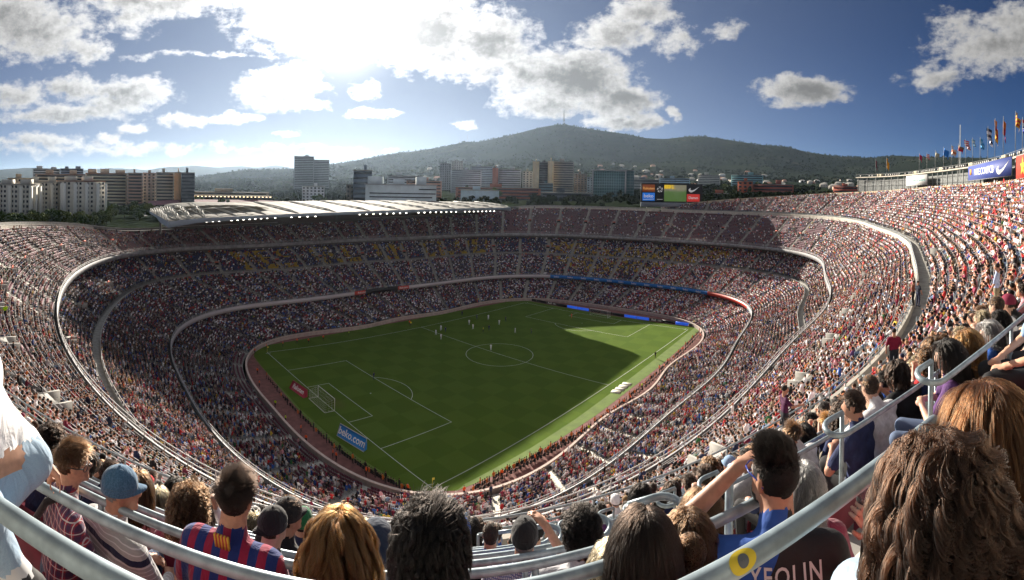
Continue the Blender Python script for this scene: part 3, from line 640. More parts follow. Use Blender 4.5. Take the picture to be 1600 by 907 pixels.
c = t.mix(t.sm(h_, .55, .75), (.06, .11, .03), (.16, .15, .10)); c = t.mix(t.m('MULTIPLY', t.sm(h_, .72, .8), t.sm(t.m('ADD', xx, nz.outputs['Fac']), .95, 1.25)), c, (.55, .36, .01))
t.l.new(c, b.inputs['Emission Color']); b.inputs['Emission Strength'].default_value = .45; b.inputs['Base Color'].default_value = (.02, .02, .02, 1)
panel('video_screen', .375, .735, .06, .93, vm, .54)
mb = MB(); ctr = sbp(.305, .68, .62)
for k in range(5):
    a0 = k*2*math.pi/5; a = np.linspace(a0, a0+.8, 6); mb.tube([ctr+sbx*1.25*math.cos(q)+sby*1.25*math.sin(q) for q in a], .2, 4)
    mb.tube([ctr+sbx*.55*math.cos(a0)+sby*.55*math.sin(a0), ctr+sbx*.95*math.cos(a0+.3)+sby*.95*math.sin(a0+.3)], .17, 4)
mb.tube([sbp(.26, .16, .6), sbp(.35, .16, .6)], .1, 4); mb.build('league_emblem', SW, sb, kind='stuff')
mb = MB(); mb.box(sbp(.5, -.12, .3), (SBW*1.0, SBH*.24, 2.2), sbx, sby); mb.build('plinth', mat('plinth_grey', (.20, .23, .26), .8), sb)
for s in (.1, .5, .9):
    mb = MB(); mb.tube([sbp(s, 1., -1.2), sbp(s, -.8, -2.5)], .22, 6); mb.build('strut', TRUSS, sb)

# ================================================================== COLONNADE, BANNERS AND FLAGS BEHIND THE TOP TIER (right)
i_start = int(round(((-38.) % 360)/360*N)); i_end = int(round(((-128) % 360)/360*N))
ids = np.arange(i_start, i_end, -1); CZ = 52.4
colon = empty('colonnade', (float(RIM[ids[0], 0]), float(RIM[ids[0], 1]), 47), 'curved steel colonnade and beam carrying banners behind the top rows on the right', 'colonnade'); OFF = np.array(colon.location)
CUR = RIM+NRIM*1.2; STEEL = mat('grey_steel', (.26, .27, .27), .6, (.8, .15)); BEAMM = mat('beam_concrete', (.40, .37, .31), .8, (.6, .12))
mb = MB(); G = np.array([[(*CUR[i], CZ-.35), (*CUR[i], CZ), (*(CUR[i]+NRIM[i]*1.4), CZ), (*(CUR[i]+NRIM[i]*1.4), CZ-.35), (*CUR[i], CZ-.35)] for i in ids])-OFF; mb.grid(G); mb.build('beam', BEAMM, colon)
for k, i in enumerate(ids[1::6]):
    mb = MB(); p = np.array([*CUR[i], 0])+np.array([*NRIM[i]*.5, 0])-OFF; mb.tube([p+(0, 0, 45.5), p+(0, 0, CZ-.34)], .14, 6); mb.build('column', STEEL, colon)
mb = MB()
for z in (49.2, 50.9): mb.tube(np.array([[*(CUR[i]+NRIM[i]*.9), z] for i in ids])-OFF, .07, 4)
mb.build('tie_rail', STEEL, colon, kind='stuff')
mb = MB(); mb.grid(np.array([[(*(CUR[i]+NRIM[i]*1.7), 46), (*(CUR[i]+NRIM[i]*1.7), 51.2)] for i in ids])-OFF); mb.build('rear_mesh', mat('rear_mesh_grey', (.17, .18, .18), .9, (1.5, .3)), colon)
# floodlamps and boxes standing on the beam
FLW = mat('lamp_face', (.80, .80, .78), .25); BOXM = mat('cabin_cream', (.50, .45, .33), .8)
for k, i in enumerate(ids[3:-3:2]):
    p = np.array([*(CUR[i]+NRIM[i]*.6), CZ]); t_ = np.array([-NRIM[i][1], NRIM[i][0], 0]); n_ = np.array([*-NRIM[i], 0]); r_ = RNG.random()
    if k % 17 in (6, 7):
        mb = MB(); mb.box(p+(0, 0, .45)-OFF, (1.35, 1.0, .85), t_, np.array([*NRIM[i], 0])); mb.build('cabin', BOXM, colon)
    elif r_ < .72:
        mb = MB(); mb.box(p+(0, 0, .4)+n_*.3-OFF, (.5, .4, .55), t_, np.array([*NRIM[i], 0])); o = mb.build('floodlamp', LAMPB, colon)
        mb = MB(); mb.box(p+(0, 0, .4)+n_*.53-OFF, (.44, .06, .48), t_, np.array([*NRIM[i], 0])); mb.build('lens', FLW, o)
mb = MB(); mb.tube(np.array([[*(CUR[i]+NRIM[i]*.2), CZ+.9] for i in ids])-OFF, .05, 4); mb.build('guard_rail', STEEL, colon)
def rim_hit(u, extra=.95):
    """where the sightline of column u crosses the colonnade curve"""
    d = ray(u, 280)[:2]; d = d/np.hypot(*d); C = CUR[ids]-NRIM[ids]*(1.2-extra)-CAMXY; cr = d[0]*C[:, 1]-d[1]*C[:, 0]; k = np.where((cr[:-1]*cr[1:] <= 0) & ((C[:-1]@d) > 0))[0]
    k = k[-1] if len(k) else int(np.argmin(np.abs(cr))); w = cr[k]/(cr[k]-cr[k+1]+1e-9); p = C[k]+(C[k+1]-C[k])*w
    n_ = NRIM[ids[k]]; return p+CAMXY, n_
def banner(name, label, u0, u1, v00, v01, v10, v11, m):
    """banner from column u0 to u1; v.. heights at its four corners"""
    p0, n0 = rim_hit(u0, -.1); p1, n1 = rim_hit(u1, -.1); z = lambda u, v, p: float(CAM[2]+ray(u, v)[2]/np.hypot(*ray(u, v)[:2])*np.hypot(*(p-CAMXY)))
    zt0, zb0, zt1, zb1 = z(u0, v00, p0), z(u0, v01, p0), z(u1, v10, p1), z(u1, v11, p1); zt, zb = (zt0+zt1)/2, (zb0+zb1)/2
    g = empty(name, (p0[0], p0[1], zb), label, 'banner'); ax = np.array([*(p1-p0), 0.]); L = np.linalg.norm(ax); ax /= L; n = np.cross(ax, (0, 0, 1.))
    mb = MB(); mb.box(ax*L/2+np.array([0, 0, (zt-zb)/2]), (L, zt-zb, .1), ax, np.array([0, 0, 1.])); mb.build('panel', m, g)
    mb = MB(); mb.tube([np.zeros(3), ax*L, ax*L+(0, 0, zt-zb), np.array([0, 0, zt-zb])], .09, 4, closed=True); mb.build('frame', STEEL, g)
    return g, ax, n, L, zt-zb
g, ax, n, L, H = banner('banner', 'white banner with small teal lettering on the colonnade above the top tier', 1416, 1449, 275, 290.5, 273, 289, mat('banner_white', (.72, .73, .71), .6))
TEAL = mat('banner_teal', (.06, .22, .22), .6); n2 = -n if np.dot(n[:2], CAMXY-np.array(g.location)[:2]) < 0 else n; sgn = 1 if n2 is n else -1
lettering('lettering', 'Assistència Sanitària', H*.34, ax*L*.56+np.array([0, 0, H*.5])+n2*.07, ax, (0, 0, 1), TEAL, g, .005, .02, squeeze=L*.80/(H*.34*9.3)); 
mb = MB(); mb.tube([ax*L*.07+(0, 0, H*.2)+n2*.08, ax*L*.05+(0, 0, H*.5)+n2*.08, ax*L*.11+(0, 0, H*.8)+n2*.08], [.12, .2, .1], 5); mb.build('emblem', TEAL, g)
g, ax, n, L, H = banner('banner', 'blue banner with white lettering NIKE.COM/FCB and swoosh on the colonnade', 1513, 1581, 259, 281, 246.5, 277, mat('banner_blue', (.045, .075, .30), .6))
n2 = -n if np.dot(n[:2], CAMXY-np.array(g.location)[:2]) < 0 else n
lettering('lettering', 'NIKE.COM/FCB', H*.62, ax*L*.42+np.array([0, 0, H*.5])+n2*.07, ax, (0, 0, 1), SW, g, .005, .012, squeeze=L*.52/(H*.62*7.3)); swoosh('swoosh_emblem', ax*L*.84+np.array([0, 0, H*.5])+n2*.06, ax, (0, 0, 1), L*.24, H*.72, SW, g)
mb = MB(); mb.box(ax*L*.08+np.array([0, 0, H*.58])+n2*.07, (L*.05, H*.4, .06), ax, np.array([0, 0, 1.])); mb.build('crest', mat('crest_orange', (.62, .25, .03), .6), g)
g, ax, n, L, H = banner('banner', 'red banner with a yellow star shape at the right edge of the colonnade', 1588, 1612, 243, 279, 239, 278, mat('banner_red', (.62, .04, .02), .6))
n2 = -n if np.dot(n[:2], CAMXY-np.array(g.location)[:2]) < 0 else n; mb = MB(); a = np.arange(10)*math.pi/5+math.pi/2; rr_ = np.where(np.arange(10) % 2, .18, .42)*H
mb.add([ax*(L*.45+r_*math.cos(q))+np.array([0, 0, H*.5+r_*math.sin(q)])+n2*.08 for q, r_ in zip(a, rr_)], [tuple(range(10))]); mb.build('star_emblem', mat('emblem_yellow', (.80, .45, .03), .6), g)
# flags on poles: (column, top of flag, bottom of flag, width px, stripe colours, label)
FLG = [(1368, 250, 268, 4, ['5a1030'], 'narrow dark maroon flag on a pole at the left end of the colonnade'), (1385, 247, 268, 6, ['e8a020'], 'narrow golden flag on a pole, second from the left end of the colonnade'),
 (1436, 240, 254, 6, ['c02a5a'], 'small magenta flag on a pole between the golden flag and the striped flag'), (1448, 240, 250, 7, ['d83040', 'e8d8d8', 'd83040', 'e8d8d8', 'd83040'], 'small red and white striped flag beside the magenta flag'), (1461, 236, 249, 9, ['b8ae90'], 'beige flag on a pole left of the bright blue flag'),
 (1474, 231, 249, 12, ['1f78d0'], 'bright blue flag on a pole between beige and white flags'), (1486, 228, 247, 12, ['d8d0c8', 'd07838', 'd8d0c8'], 'white flag with an orange middle right of the bright blue flag'), (1497, 226, 240, 12, ['907858', 'd02038'], 'brown and red flag on a pole beside the white flag'),
 (1508, 219, 236, 14, ['d02848', 'ece4e4', 'd02848', 'ece4e4', 'd02848', 'ece4e4'], 'large red and white striped flag flying above the blue banner'), (1519, 217, 231, 9, ['7fb0d0', 'd8e4ea', '7fb0d0'], 'pale blue and white flag on a pole behind the large striped flag'), (1531, 216, 236, 12, ['4aa0d8', '86c4e8', '4aa0d8'], 'light blue flag hanging diagonal right of the pale striped flag'),
 (1543, 199, 231, 14, ['283058', 'd8dcec', '283058', 'd8dcec'], 'navy and white flag on a pole right of the light blue flag'), (1554, 187, 229, 9, ['e88020', 'c83020', 'f0b020'], 'tall orange, red and yellow flag right of the navy and white flag'), (1567, 184, 224, 7, ['e07020', 'c02838'], 'narrow orange and red flag hanging limp on its pole'),
 (1586, 176, 205, 13, ['f0b428', 'c83030', 'f0b428', 'c83030', 'f0b428'], 'yellow and red striped flag near the right edge of the picture'), (1597, 186, 213, 12, ['c02040', 'ecebf0', '2838a0'], 'red, white and blue flag at the right edge')]
def hexc(h): return lin(tuple(int(h[i:i+2], 16)/255 for i in (0, 2, 4)))
for u, vt, vb, w, cols, lab in FLG:
    p, n_ = rim_hit(u); D = np.hypot(*(p-CAMXY)); z = lambda v: float(CAM[2]+ray(u, v)[2]/np.hypot(*ray(u, v)[:2])*D)
    g = empty('flag', (p[0], p[1], CZ-.02), lab, 'flag'); zt = z(vt)-CZ; zb = z(vb)-CZ; wd = max(.9, w*D/F*1.25); hh = zt-zb
    mb = MB(); mb.tube([(0, 0, 0), (0, 0, zt+.3)], .055, 5); mb.build('pole', STEEL, g)
    tdir = np.array([RX[0], RX[1], 0]); tdir /= np.linalg.norm(tdir); ndir = np.array([-tdir[1], tdir[0], 0]); nc = len(cols); R_ = 2*nc+1; ph = RNG.random()*6
    # cloth drooping away from the pole with folds, one band per colour
    a = np.linspace(0, 1, 9); mb = MB()
    for q in range(nc):
        G = np.array([[tdir*wd*x*(.75+.2*math.sin(ph+x*3))+ndir*(.16*wd*math.sin(x*8+ph+s*2))+np.array([0, 0, zt-hh*(s*.62+.38*x**1.3)]) for x in a] for s in (q/nc, (q+.5)/nc, (q+1)/nc)]); mb.grid(G, q)
    mb.build('cloth', [mat('flag_'+c, hexc(c), .7) for c in cols], g, smooth=True)
# lattice mast behind the flags
p = at(1500, 262, 150); g = empty('radio_mast', (p[0], p[1], 30), 'thin lattice mast rising behind the flags', 'mast'); mb = MB(); zt = at(1500, 195, 150)[2]-30
for s in ((-.5, 0, 0), (.5, 0, 0), (0, .5, 0)): mb.tube([np.array(s), np.array(s)*.3+(0, 0, zt)], .05, 3)
for k in range(14): zz = zt*k/14; s = .5-.35*k/14; mb.tube([(-s, 0, zz), (s, 0, zz+zt/14)], .03, 3)
mb.build('lattice', STEEL, g)
# ================================================================== PEOPLE: continuous bodies grown from a distance field
def surface_nets(D, org, h, LAB):
    """one continuous surface around D<0; returns vertices, quads and a label per quad"""
    s = D < 0; nx, ny, nz = D.shape; cs = (nx-1, ny-1, nz-1); acc = np.zeros(cs+(3,), np.float32); cnt = np.zeros(cs, np.float32); edges = []
    for ax in range(3):
        a = [slice(None)]*3; b_ = [slice(None)]*3; a[ax] = slice(0, -1); b_[ax] = slice(1, None)
        cr = s[tuple(a)] != s[tuple(b_)]; I = np.argwhere(cr); da = D[tuple(a)][cr]; db = D[tuple(b_)][cr]; t_ = da/(da-db); P = I.astype(np.float32); P[:, ax] += t_
        edges.append((ax, I, s[tuple(a)][cr])); o = [k for k in range(3) if k != ax]
        for u in (0, -1):
            for v in (0, -1):
                C = I.copy(); C[:, o[0]] += u; C[:, o[1]] += v; ok = (C >= 0).all(1) & (C < np.array(cs)).all(1); C = C[ok]
                np.add.at(acc, tuple(C.T), P[ok]); np.add.at(cnt, tuple(C.T), 1)
    idx = -np.ones(cs, np.int64); m_ = cnt > 0; idx[m_] = np.arange(m_.sum()); V = acc[m_]/cnt[m_][:, None]; Q = []
    for ax, I, ins in edges:
        o = [k for k in range(3) if k != ax]; ok = (I[:, o[0]] > 0) & (I[:, o[1]] > 0) & (I[:, o[0]] < cs[o[0]]) & (I[:, o[1]] < cs[o[1]]); I = I[ok]; ins = ins[ok]; q = []
        for u, v in ((0, 0), (-1, 0), (-1, -1), (0, -1)):
            C = I.copy(); C[:, o[0]] += u; C[:, o[1]] += v; q.append(idx[tuple(C.T)])
        q = np.stack(q, 1); flip = ins if ax != 1 else ~ins; q[~flip] = q[~flip][:, ::-1]; Q.append(q)
    Q = np.concatenate(Q); Q = Q[(Q >= 0).all(1)]
    ctr = np.clip(np.round(V[Q].mean(1)).astype(int), 0, np.array(D.shape)-1)
    return org+V*h, Q, LAB[tuple(ctr.T)]
class Field:
    """distance field of smoothly joined limbs; every primitive carries a material label"""
    def __init__(self, h): self.h = h; self.P = []
    def cap(self, a, b, ra, rb, lab, k=.03, sy=1.): self.P.append(('c', np.array(a, float), np.array(b, float), ra, rb, lab, k, sy)); return self
    def ell(self, c, r, lab, k=.03, R=None, sub=False): self.P.append(('e', np.array(c, float), np.array(r, float), R, sub, lab, k, 1.)); return self
    def solve(self):
        lo = np.full(3, 1e9); hi = -lo
        for p in self.P:
            if p[0] == 'c': m_ = max(p[3], p[4])+.02; lo = np.minimum(lo, np.minimum(p[1], p[2])-m_); hi = np.maximum(hi, np.maximum(p[1], p[2])+m_)
            else: m_ = p[2].max()+.01; lo = np.minimum(lo, p[1]-m_); hi = np.maximum(hi, p[1]+m_)
        h = self.h; lo -= 2*h; n = np.ceil((hi-lo)/h).astype(int)+3; D = np.full(n, 1., np.float32); L = np.zeros(n, np.int8); best = np.full(n, 1., np.float32)
        for p in self.P:
            k = p[6]
            if p[0] == 'c': m_ = max(p[3], p[4])+k+2*h+.05; a = np.minimum(p[1], p[2])-m_; b_ = np.maximum(p[1], p[2])+m_
            else: m_ = p[2].max()+k+2*h+.05; a = p[1]-m_; b_ = p[1]+m_
            i0 = np.clip(((a-lo)/h).astype(int), 0, n); i1 = np.clip(((b_-lo)/h).astype(int)+2, 0, n); sl_ = tuple(slice(x, y) for x, y in zip(i0, i1))
            X = [(lo[q]+h*np.arange(i0[q], i1[q])).astype(np.float32) for q in range(3)]; x, y, z = X[0][:, None, None], X[1][None, :, None], X[2][None, None, :]
            if p[0] == 'c':
                A, B = p[1], p[2]; ba = B-A; sy = p[7]; L2 = (ba**2).sum()+1e-9; px_, py_, pz_ = x-A[0], (y-A[1]), z-A[2]; t_ = np.clip((px_*ba[0]+py_*ba[1]+pz_*ba[2])/L2, 0, 1)
                d = np.sqrt((px_-ba[0]*t_)**2+((py_-ba[1]*t_)/sy)**2+(pz_-ba[2]*t_)**2)*(1 if sy >= 1 else 1)-(p[3]+(p[4]-p[3])*t_)
                if sy < 1: d = d*(.5+.5*sy)
            else:
                q = np.stack(np.broadcast_arrays(x-p[1][0], y-p[1][1], z-p[1][2]), -1)
                if p[3] is not None: q = q@p[3]
                k0 = np.sqrt(((q/p[2])**2).sum(-1)); k1 = np.sqrt(((q/p[2]**2)**2).sum(-1))+1e-9; d = k0*(k0-1)/k1
            d = d.astype(np.float32); cur = D[sl_]
            if p[0] == 'e' and p[4]:
                d = -d; hh = np.clip(.5-.5*(cur-d)/k, 0, 1); D[sl_] = cur+(d-cur)*hh+k*hh*(1-hh)
                continue
            hh = np.clip(.5+.5*(cur-d)/k, 0, 1); D[sl_] = cur+(d-cur)*hh-k*hh*(1-hh)
            bb = best[sl_]; w = d < bb; L[sl_][w] = p[5]; bb[w] = d[w]
        return surface_nets(D, lo, h, L)
def rotz(a): c, s_ = math.cos(a), math.sin(a); return np.array([[c, -s_, 0], [s_, c, 0], [0, 0, 1.]])
def rotx(a): c, s_ = math.cos(a), math.sin(a); return np.array([[1., 0, 0], [0, c, -s_], [0, s_, c]])
SHIRT, TROU, SKIN, SHOE, HAIRL, EYE, LIP = range(7)
def head_prims(f, c, yaw=0., tilt=0., s=1., hair=None, fine=False):
    """head centred on c, facing +y turned by yaw; hair = 'short' / 'long' / None adds coarse hair masses"""
    R = rotz(yaw)@rotx(tilt); P = lambda x, y, z: np.asarray(c)+R@(np.array([x, y, z])*s); r = lambda *a: np.array(a)*s
    f.ell(P(0, -.012, .022), r(.074, .093, .088), SKIN, .02, R); f.ell(P(0, .03, -.04), r(.058, .062, .078), SKIN, .03, R)
    f.cap(P(0, -.03, -.07), P(0, -.035, -.17), .055*s, .060*s, SKIN, .03)
    if fine:
        f.cap(P(0, .082, .0), P(0, .104, -.028), .009*s, .015*s, SKIN, .012)
        for sd_ in (-1, 1):
            f.ell(P(sd_*.031, .09, .012), r(.016, .016, .011), SKIN, .015, R, True); f.ell(P(sd_*.031, .076, .011), r(.0125, .0125, .0125), EYE, .002, R)
            f.ell(P(sd_*.076, -.008, -.008), r(.010, .022, .034), SKIN, .008, R@rotz(sd_*.35))
        f.ell(P(0, .088, -.062), r(.024, .010, .009), LIP, .006, R); f.ell(P(0, .078, -.098), r(.024, .02, .018), SKIN, .02, R)
    else:
        f.cap(P(0, .085, .0), P(0, .1, -.025), .009*s, .015*s, SKIN, .015)
        for sd_ in (-1, 1): f.ell(P(sd_*.076, -.008, -.008), r(.013, .02, .032), SKIN, .01, R)
    if hair == 'short': f.ell(P(0, -.026, .042), r(.083, .096, .085), HAIRL, .01, R)
    if hair == 'long': f.ell(P(0, -.03, .035), r(.09, .098, .092), HAIRL, .02, R); f.cap(P(0, -.06, -.02), P(0, -.085, -.22), .085*s, .07*s, HAIRL, .04)
def hand_prims(f, p, d, up, s=1., side=1, curl=.5):
    """palm, four bent fingers of unequal length and a thumb; d = pointing direction, up = back of the hand"""
    d = np.asarray(d, float); d /= np.linalg.norm(d); up = np.asarray(up, float); up -= d*(up@d); up /= np.linalg.norm(up); w = np.cross(d, up)*side; p = np.asarray(p, float)
    f.cap(p+w*.018*s+d*.03*s, p+w*.022*s+d*.075*s, .017*s, .015*s, SKIN, .012); f.cap(p-w*.018*s+d*.03*s, p-w*.022*s+d*.072*s, .017*s, .015*s, SKIN, .012); f.cap(p, p+d*.06*s, .024*s, .019*s, SKIN, .015)
    for q, (o_, L_) in enumerate(((.031, .066), (.0105, .076), (-.0105, .071), (-.03, .056))):
        a = p+w*o_*s+d*.082*s; m1 = a+(d*math.cos(curl*.6)-up*math.sin(curl*.6))*L_*.5*s; m2 = m1+(d*math.cos(curl*1.7)-up*math.sin(curl*1.7))*L_*.5*s
        f.cap(a, m1, .0095*s, .0085*s, SKIN, .004); f.cap(m1, m2, .0085*s, .0072*s, SKIN, .004)
    t0 = p+w*.028*s+d*.02*s; t1 = t0+(w*.75+d*.6-up*.25)*.036*s; t2 = t1+(w*.25+d*.85-up*.4)*.03*s
    f.cap(t0, t1, .013*s, .011*s, SKIN, .008); f.cap(t1, t2, .0105*s, .0085*s, SKIN, .004)
def seated(f, pose, hair=None, fine=False, s=1., fem=False, sleeve='short', hands=False, yaw=0., tilt=0., lean=0., twist=0., head=True, legs=True, arms=True):
    """a seated figure facing +y; the seat is .43 above the origin"""
    L = lambda x, y, z: (rotz(twist)@np.array([x, y+(z-.5)*math.sin(lean), z-(1-math.cos(lean))*(z-.5)]))*s
    sh = .175 if fem else .20; k = .04*s
    f.cap(L(-.07, -.02, .52), L(.07, -.02, .52), .135*s, .135*s, SHIRT if not fine else TROU, k, .85); f.cap(L(-.06, -.03, .66), L(.06, -.03, .66), .118*s, .118*s, SHIRT, .06*s, .85)
    f.cap(L(-.09, -.03, .84), L(.09, -.03, .84), (.108 if fem else .12)*s, (.108 if fem else .12)*s, SHIRT, .07*s, .85); f.cap(L(-sh+.05, -.035, .985), L(sh-.05, -.035, .985), .068*s, .068*s, SHIRT, .06*s)
    f.cap(L(0, -.03, 1.0), L(0, -.025, 1.075), .075*s, .062*s, SHIRT, .05*s)
    hc = L(0, .012, 1.215)
    if head: f.cap(L(0, -.03, 1.02), hc+np.array([0, -.03*s, -.07*s]), .056*s, .052*s, SKIN, .02*s); head_prims(f, hc, yaw+twist, tilt, s, hair, fine)
    if legs:
        for d_ in (-1, 1):
            kn = L(d_*.13, .44, .53); an = L(d_*.13, .40+.06*d_*pose % .1, .11); f.cap(L(d_*.09, .0, .51), kn, .088*s, .064*s, TROU, .03*s); f.cap(kn, an, .058*s, .042*s, TROU, .02*s); f.cap(an+np.array([0, -.02, -.055])*s, an+np.array([0, .15, -.07])*s, .042*s, .036*s, SHOE, .015*s)
    if arms:
        for d_ in (-1, 1):
            S0 = L(d_*sh, -.03, .975)
            if pose == 0: E, H = L(d_*.27, .10, .73), L(d_*.10, .34, .62)
            elif pose == 1: E, H = L(d_*.30, .12, .74), L(d_*.08, .22, .80)      # clapping
            elif pose == 2: E, H = L(d_*.28, .02, .72), L(d_*.2, .3, .62)
            elif pose == 3: E, H = (L(d_*.33, .12, .92), L(d_*.13, .16, 1.2)) if d_ > 0 else (L(-.27, .1, .73), L(-.1, .33, .62))   # one hand raised to the face
            elif pose == 6: E, H = (L(-.36, .10, 1.0), L(-.13, .10, 1.2)) if d_ < 0 else (L(.27, .1, .73), L(.1, .33, .62))
            elif pose == 4: E, H = L(d_*.24, .3, .72), L(d_*.05, .38, .9)       # leaning, chin on the hands
            else: E, H = L(d_*.36, .02, 1.16), L(d_*.27, .1, 1.42)
            E = np.asarray(E); H = np.asarray(H)
            if sleeve == 'long': f.cap(S0, E, .062*s, .052*s, SHIRT, .035*s); f.cap(E, E+(H-E)*.82, .050*s, .038*s, SHIRT, .02*s); f.cap(E+(H-E)*.7, H, .032*s, .026*s, SKIN, .01)
            else:
                m_ = S0+(E-S0)*.72; f.cap(S0, m_, .064*s, .060*s, SHIRT, .035*s); f.cap(S0+(E-S0)*.4, E, .046*s, .039*s, SKIN, .012); f.cap(E, H, .041*s, .027*s, SKIN, .015)
            if hands: hand_prims(f, H, (H-E)*.6+np.array([-d_*.12, .1, -.02]), (0, .1, 1), s, d_)
            else: f.ell(H+(H-E)/np.linalg.norm(H-E)*.05*s, np.array([.035, .05, .03])*s, SKIN, .02)
    return hc
SHADES = dict(white=(.80, .80, .82), grey=(.32, .32, .33), navy=(.02, .028, .075), black=(.014, .014, .016), maroon=(.22, .025, .06), red=(.52, .03, .035), blue=(.03, .10, .38), pale_blue=(.27, .40, .58), pink=(.62, .32, .36), beige=(.42, .34, .23), yellow=(.62, .44, .05), green=(.04, .17, .06), orange=(.55, .15, .03), purple=(.11, .05, .16), neon=(.42, .80, .05))
HAIRS = dict(black=(.0035, .0028, .0025), dark=(.009, .0055, .004), brown=(.045, .021, .010), fair=(.25, .16, .075), grey=(.22, .21, .20), ginger=(.20, .062, .016))
SKINS = [(.50, .28, .19), (.42, .22, .145), (.56, .34, .245), (.30, .155, .095), (.46, .25, .165)]
TROUS = [(.03, .04, .075), (.02, .02, .022), (.09, .13, .22), (.20, .17, .12), (.05, .05, .055)]
# ---- the mass of the crowd: four small seated bodies instanced with their own colours
cm = [attr_mat('crowd_shirt', 'shirt', 'INSTANCER'), attr_mat('crowd_trousers', 'legs', 'INSTANCER'), attr_mat('crowd_skin', 'skin', 'INSTANCER', .6), mat('shoe_dark', (.03, .03, .03), .6), attr_mat('crowd_hair', 'hair', 'INSTANCER')]
protos = []
for pose, hair, fem, sl_ in ((0, 'short', False, 'short'), (1, 'short', False, 'long'), (2, 'long', True, 'short'), (4, 'short', True, 'long'), (3, 'short', False, 'short')):
    f = Field(.052); seated(f, pose, hair, fem=fem, sleeve=sl_, lean=.12 if pose in (1, 4) else 0.); V, Q, lab = f.solve()
    protos.append(np_mesh('spectator', V, Q, np.minimum(lab, 4), cm))
f = Field(.06)      # a standing figure as well
f.cap((0, 0, .95), (0, 0, 1.35), .15, .17, SHIRT, .04, .7); f.cap((0, 0, 1.45), (0, 0, 1.5), .1, .08, SHIRT, .05)
for d_ in (-1, 1): f.cap((d_*.09, 0, .9), (d_*.11, .02, .08), .085, .05, TROU, .03); f.cap((d_*.19, 0, 1.42), (d_*.26, .06, .98), .06, .045, SHIRT, .03); f.ell((d_*.25, .1, .92), (.04, .05, .05), SKIN, .02); f.cap((d_*.11, .0, .05), (d_*.11, .12, .04), .045, .04, SHOE, .01)
head_prims(f, (0, .02, 1.66), hair='short'); V, Q, lab = f.solve(); protos.append(np_mesh('spectator', V, Q, np.minimum(lab, 4), cm))
for pose, hair, fem, sl_ in ((0, 'short', False, 'short'), (1, 'short', False, 'long'), (2, 'long', True, 'short'), (4, 'short', True, 'long'), (3, 'short', False, 'short')):     # finer bodies for the nearer blocks
    f = Field(.028); seated(f, pose, hair, fem=fem, sleeve=sl_, lean=.12 if pose in (1, 4) else 0.); V, Q, lab = f.solve()
    protos.append(np_mesh('spectator', V, Q, np.minimum(lab, 4), cm))
protos.append(protos[5])
def seat_mesh(name, m, detail=False):
    mb = MB(); mb.box((0, .02, .40), (.43, .40, .05)); mb.box((0, -.19, .60), (.43, .05, .38)); mb.box((0, -.02, .2), (.08, .08, .36)); return mb.mesh(name, m)
seat_proto = seat_mesh('seat', attr_mat('crowd_seat', 'shirt', 'INSTANCER', .5))
def instancer(name, label, kind, meshes, P, rz, scale, idx, cols):
    """one object of kind stuff whose members are real instances carrying their own colours"""
    me = bpy.data.meshes.new(name); me.vertices.add(len(P)); me.vertices.foreach_set('co', np.asarray(P, np.float32).ravel())
    for k, v in cols.items():
        a = me.attributes.new(k, 'FLOAT_COLOR', 'POINT'); a.data.foreach_set('color', np.c_[v, np.ones(len(v))].astype(np.float32).ravel())
    a = me.attributes.new('turn', 'FLOAT_VECTOR', 'POINT'); a.data.foreach_set('vector', np.c_[np.zeros((len(P), 2)), rz].astype(np.float32).ravel())
    a = me.attributes.new('size', 'FLOAT', 'POINT'); a.data.foreach_set('value', np.asarray(scale, np.float32)); a = me.attributes.new('pick', 'INT', 'POINT'); a.data.foreach_set('value', np.asarray(idx, np.int32))
    o = link(name, me); tag(o, label, None, None, kind)
    gt_ = bpy.data.node_groups.new(name, 'GeometryNodeTree'); gt_.interface.new_socket('Geometry', in_out='INPUT', socket_type='NodeSocketGeometry'); gt_.interface.new_socket('Geometry', in_out='OUTPUT', socket_type='NodeSocketGeometry')
    g_ = NT(gt_); gi_ = g_('NodeGroupInput'); go_ = g_('NodeGroupOutput'); jn = g_('GeometryNodeGeometryToInstance')
    for me_ in meshes[::-1]:
        ob = bpy.data.objects.new('crowd_member' if name == 'crowd' else name+'_member', me_); oi = g_('GeometryNodeObjectInfo'); oi.inputs['Object'].default_value = ob; oi.transform_space = 'ORIGINAL'; g_.l.new(oi.outputs['Geometry'], jn.inputs[0])
    na = lambda n_, ty: g_('GeometryNodeInputNamedAttribute', {'Name': n_}, data_type=ty).outputs[0]
    ip = g_('GeometryNodeInstanceOnPoints', {'Points': gi_.outputs[0], 'Instance': jn, 'Pick Instance': len(meshes) > 1, 'Instance Index': na('pick', 'INT'), 'Rotation': na('turn', 'FLOAT_VECTOR'), 'Scale': na('size', 'FLOAT')})
    g_.l.new(ip.outputs[0], go_.inputs[0]); md = o.modifiers.new('members', 'NODES'); md.node_group = gt_; return o
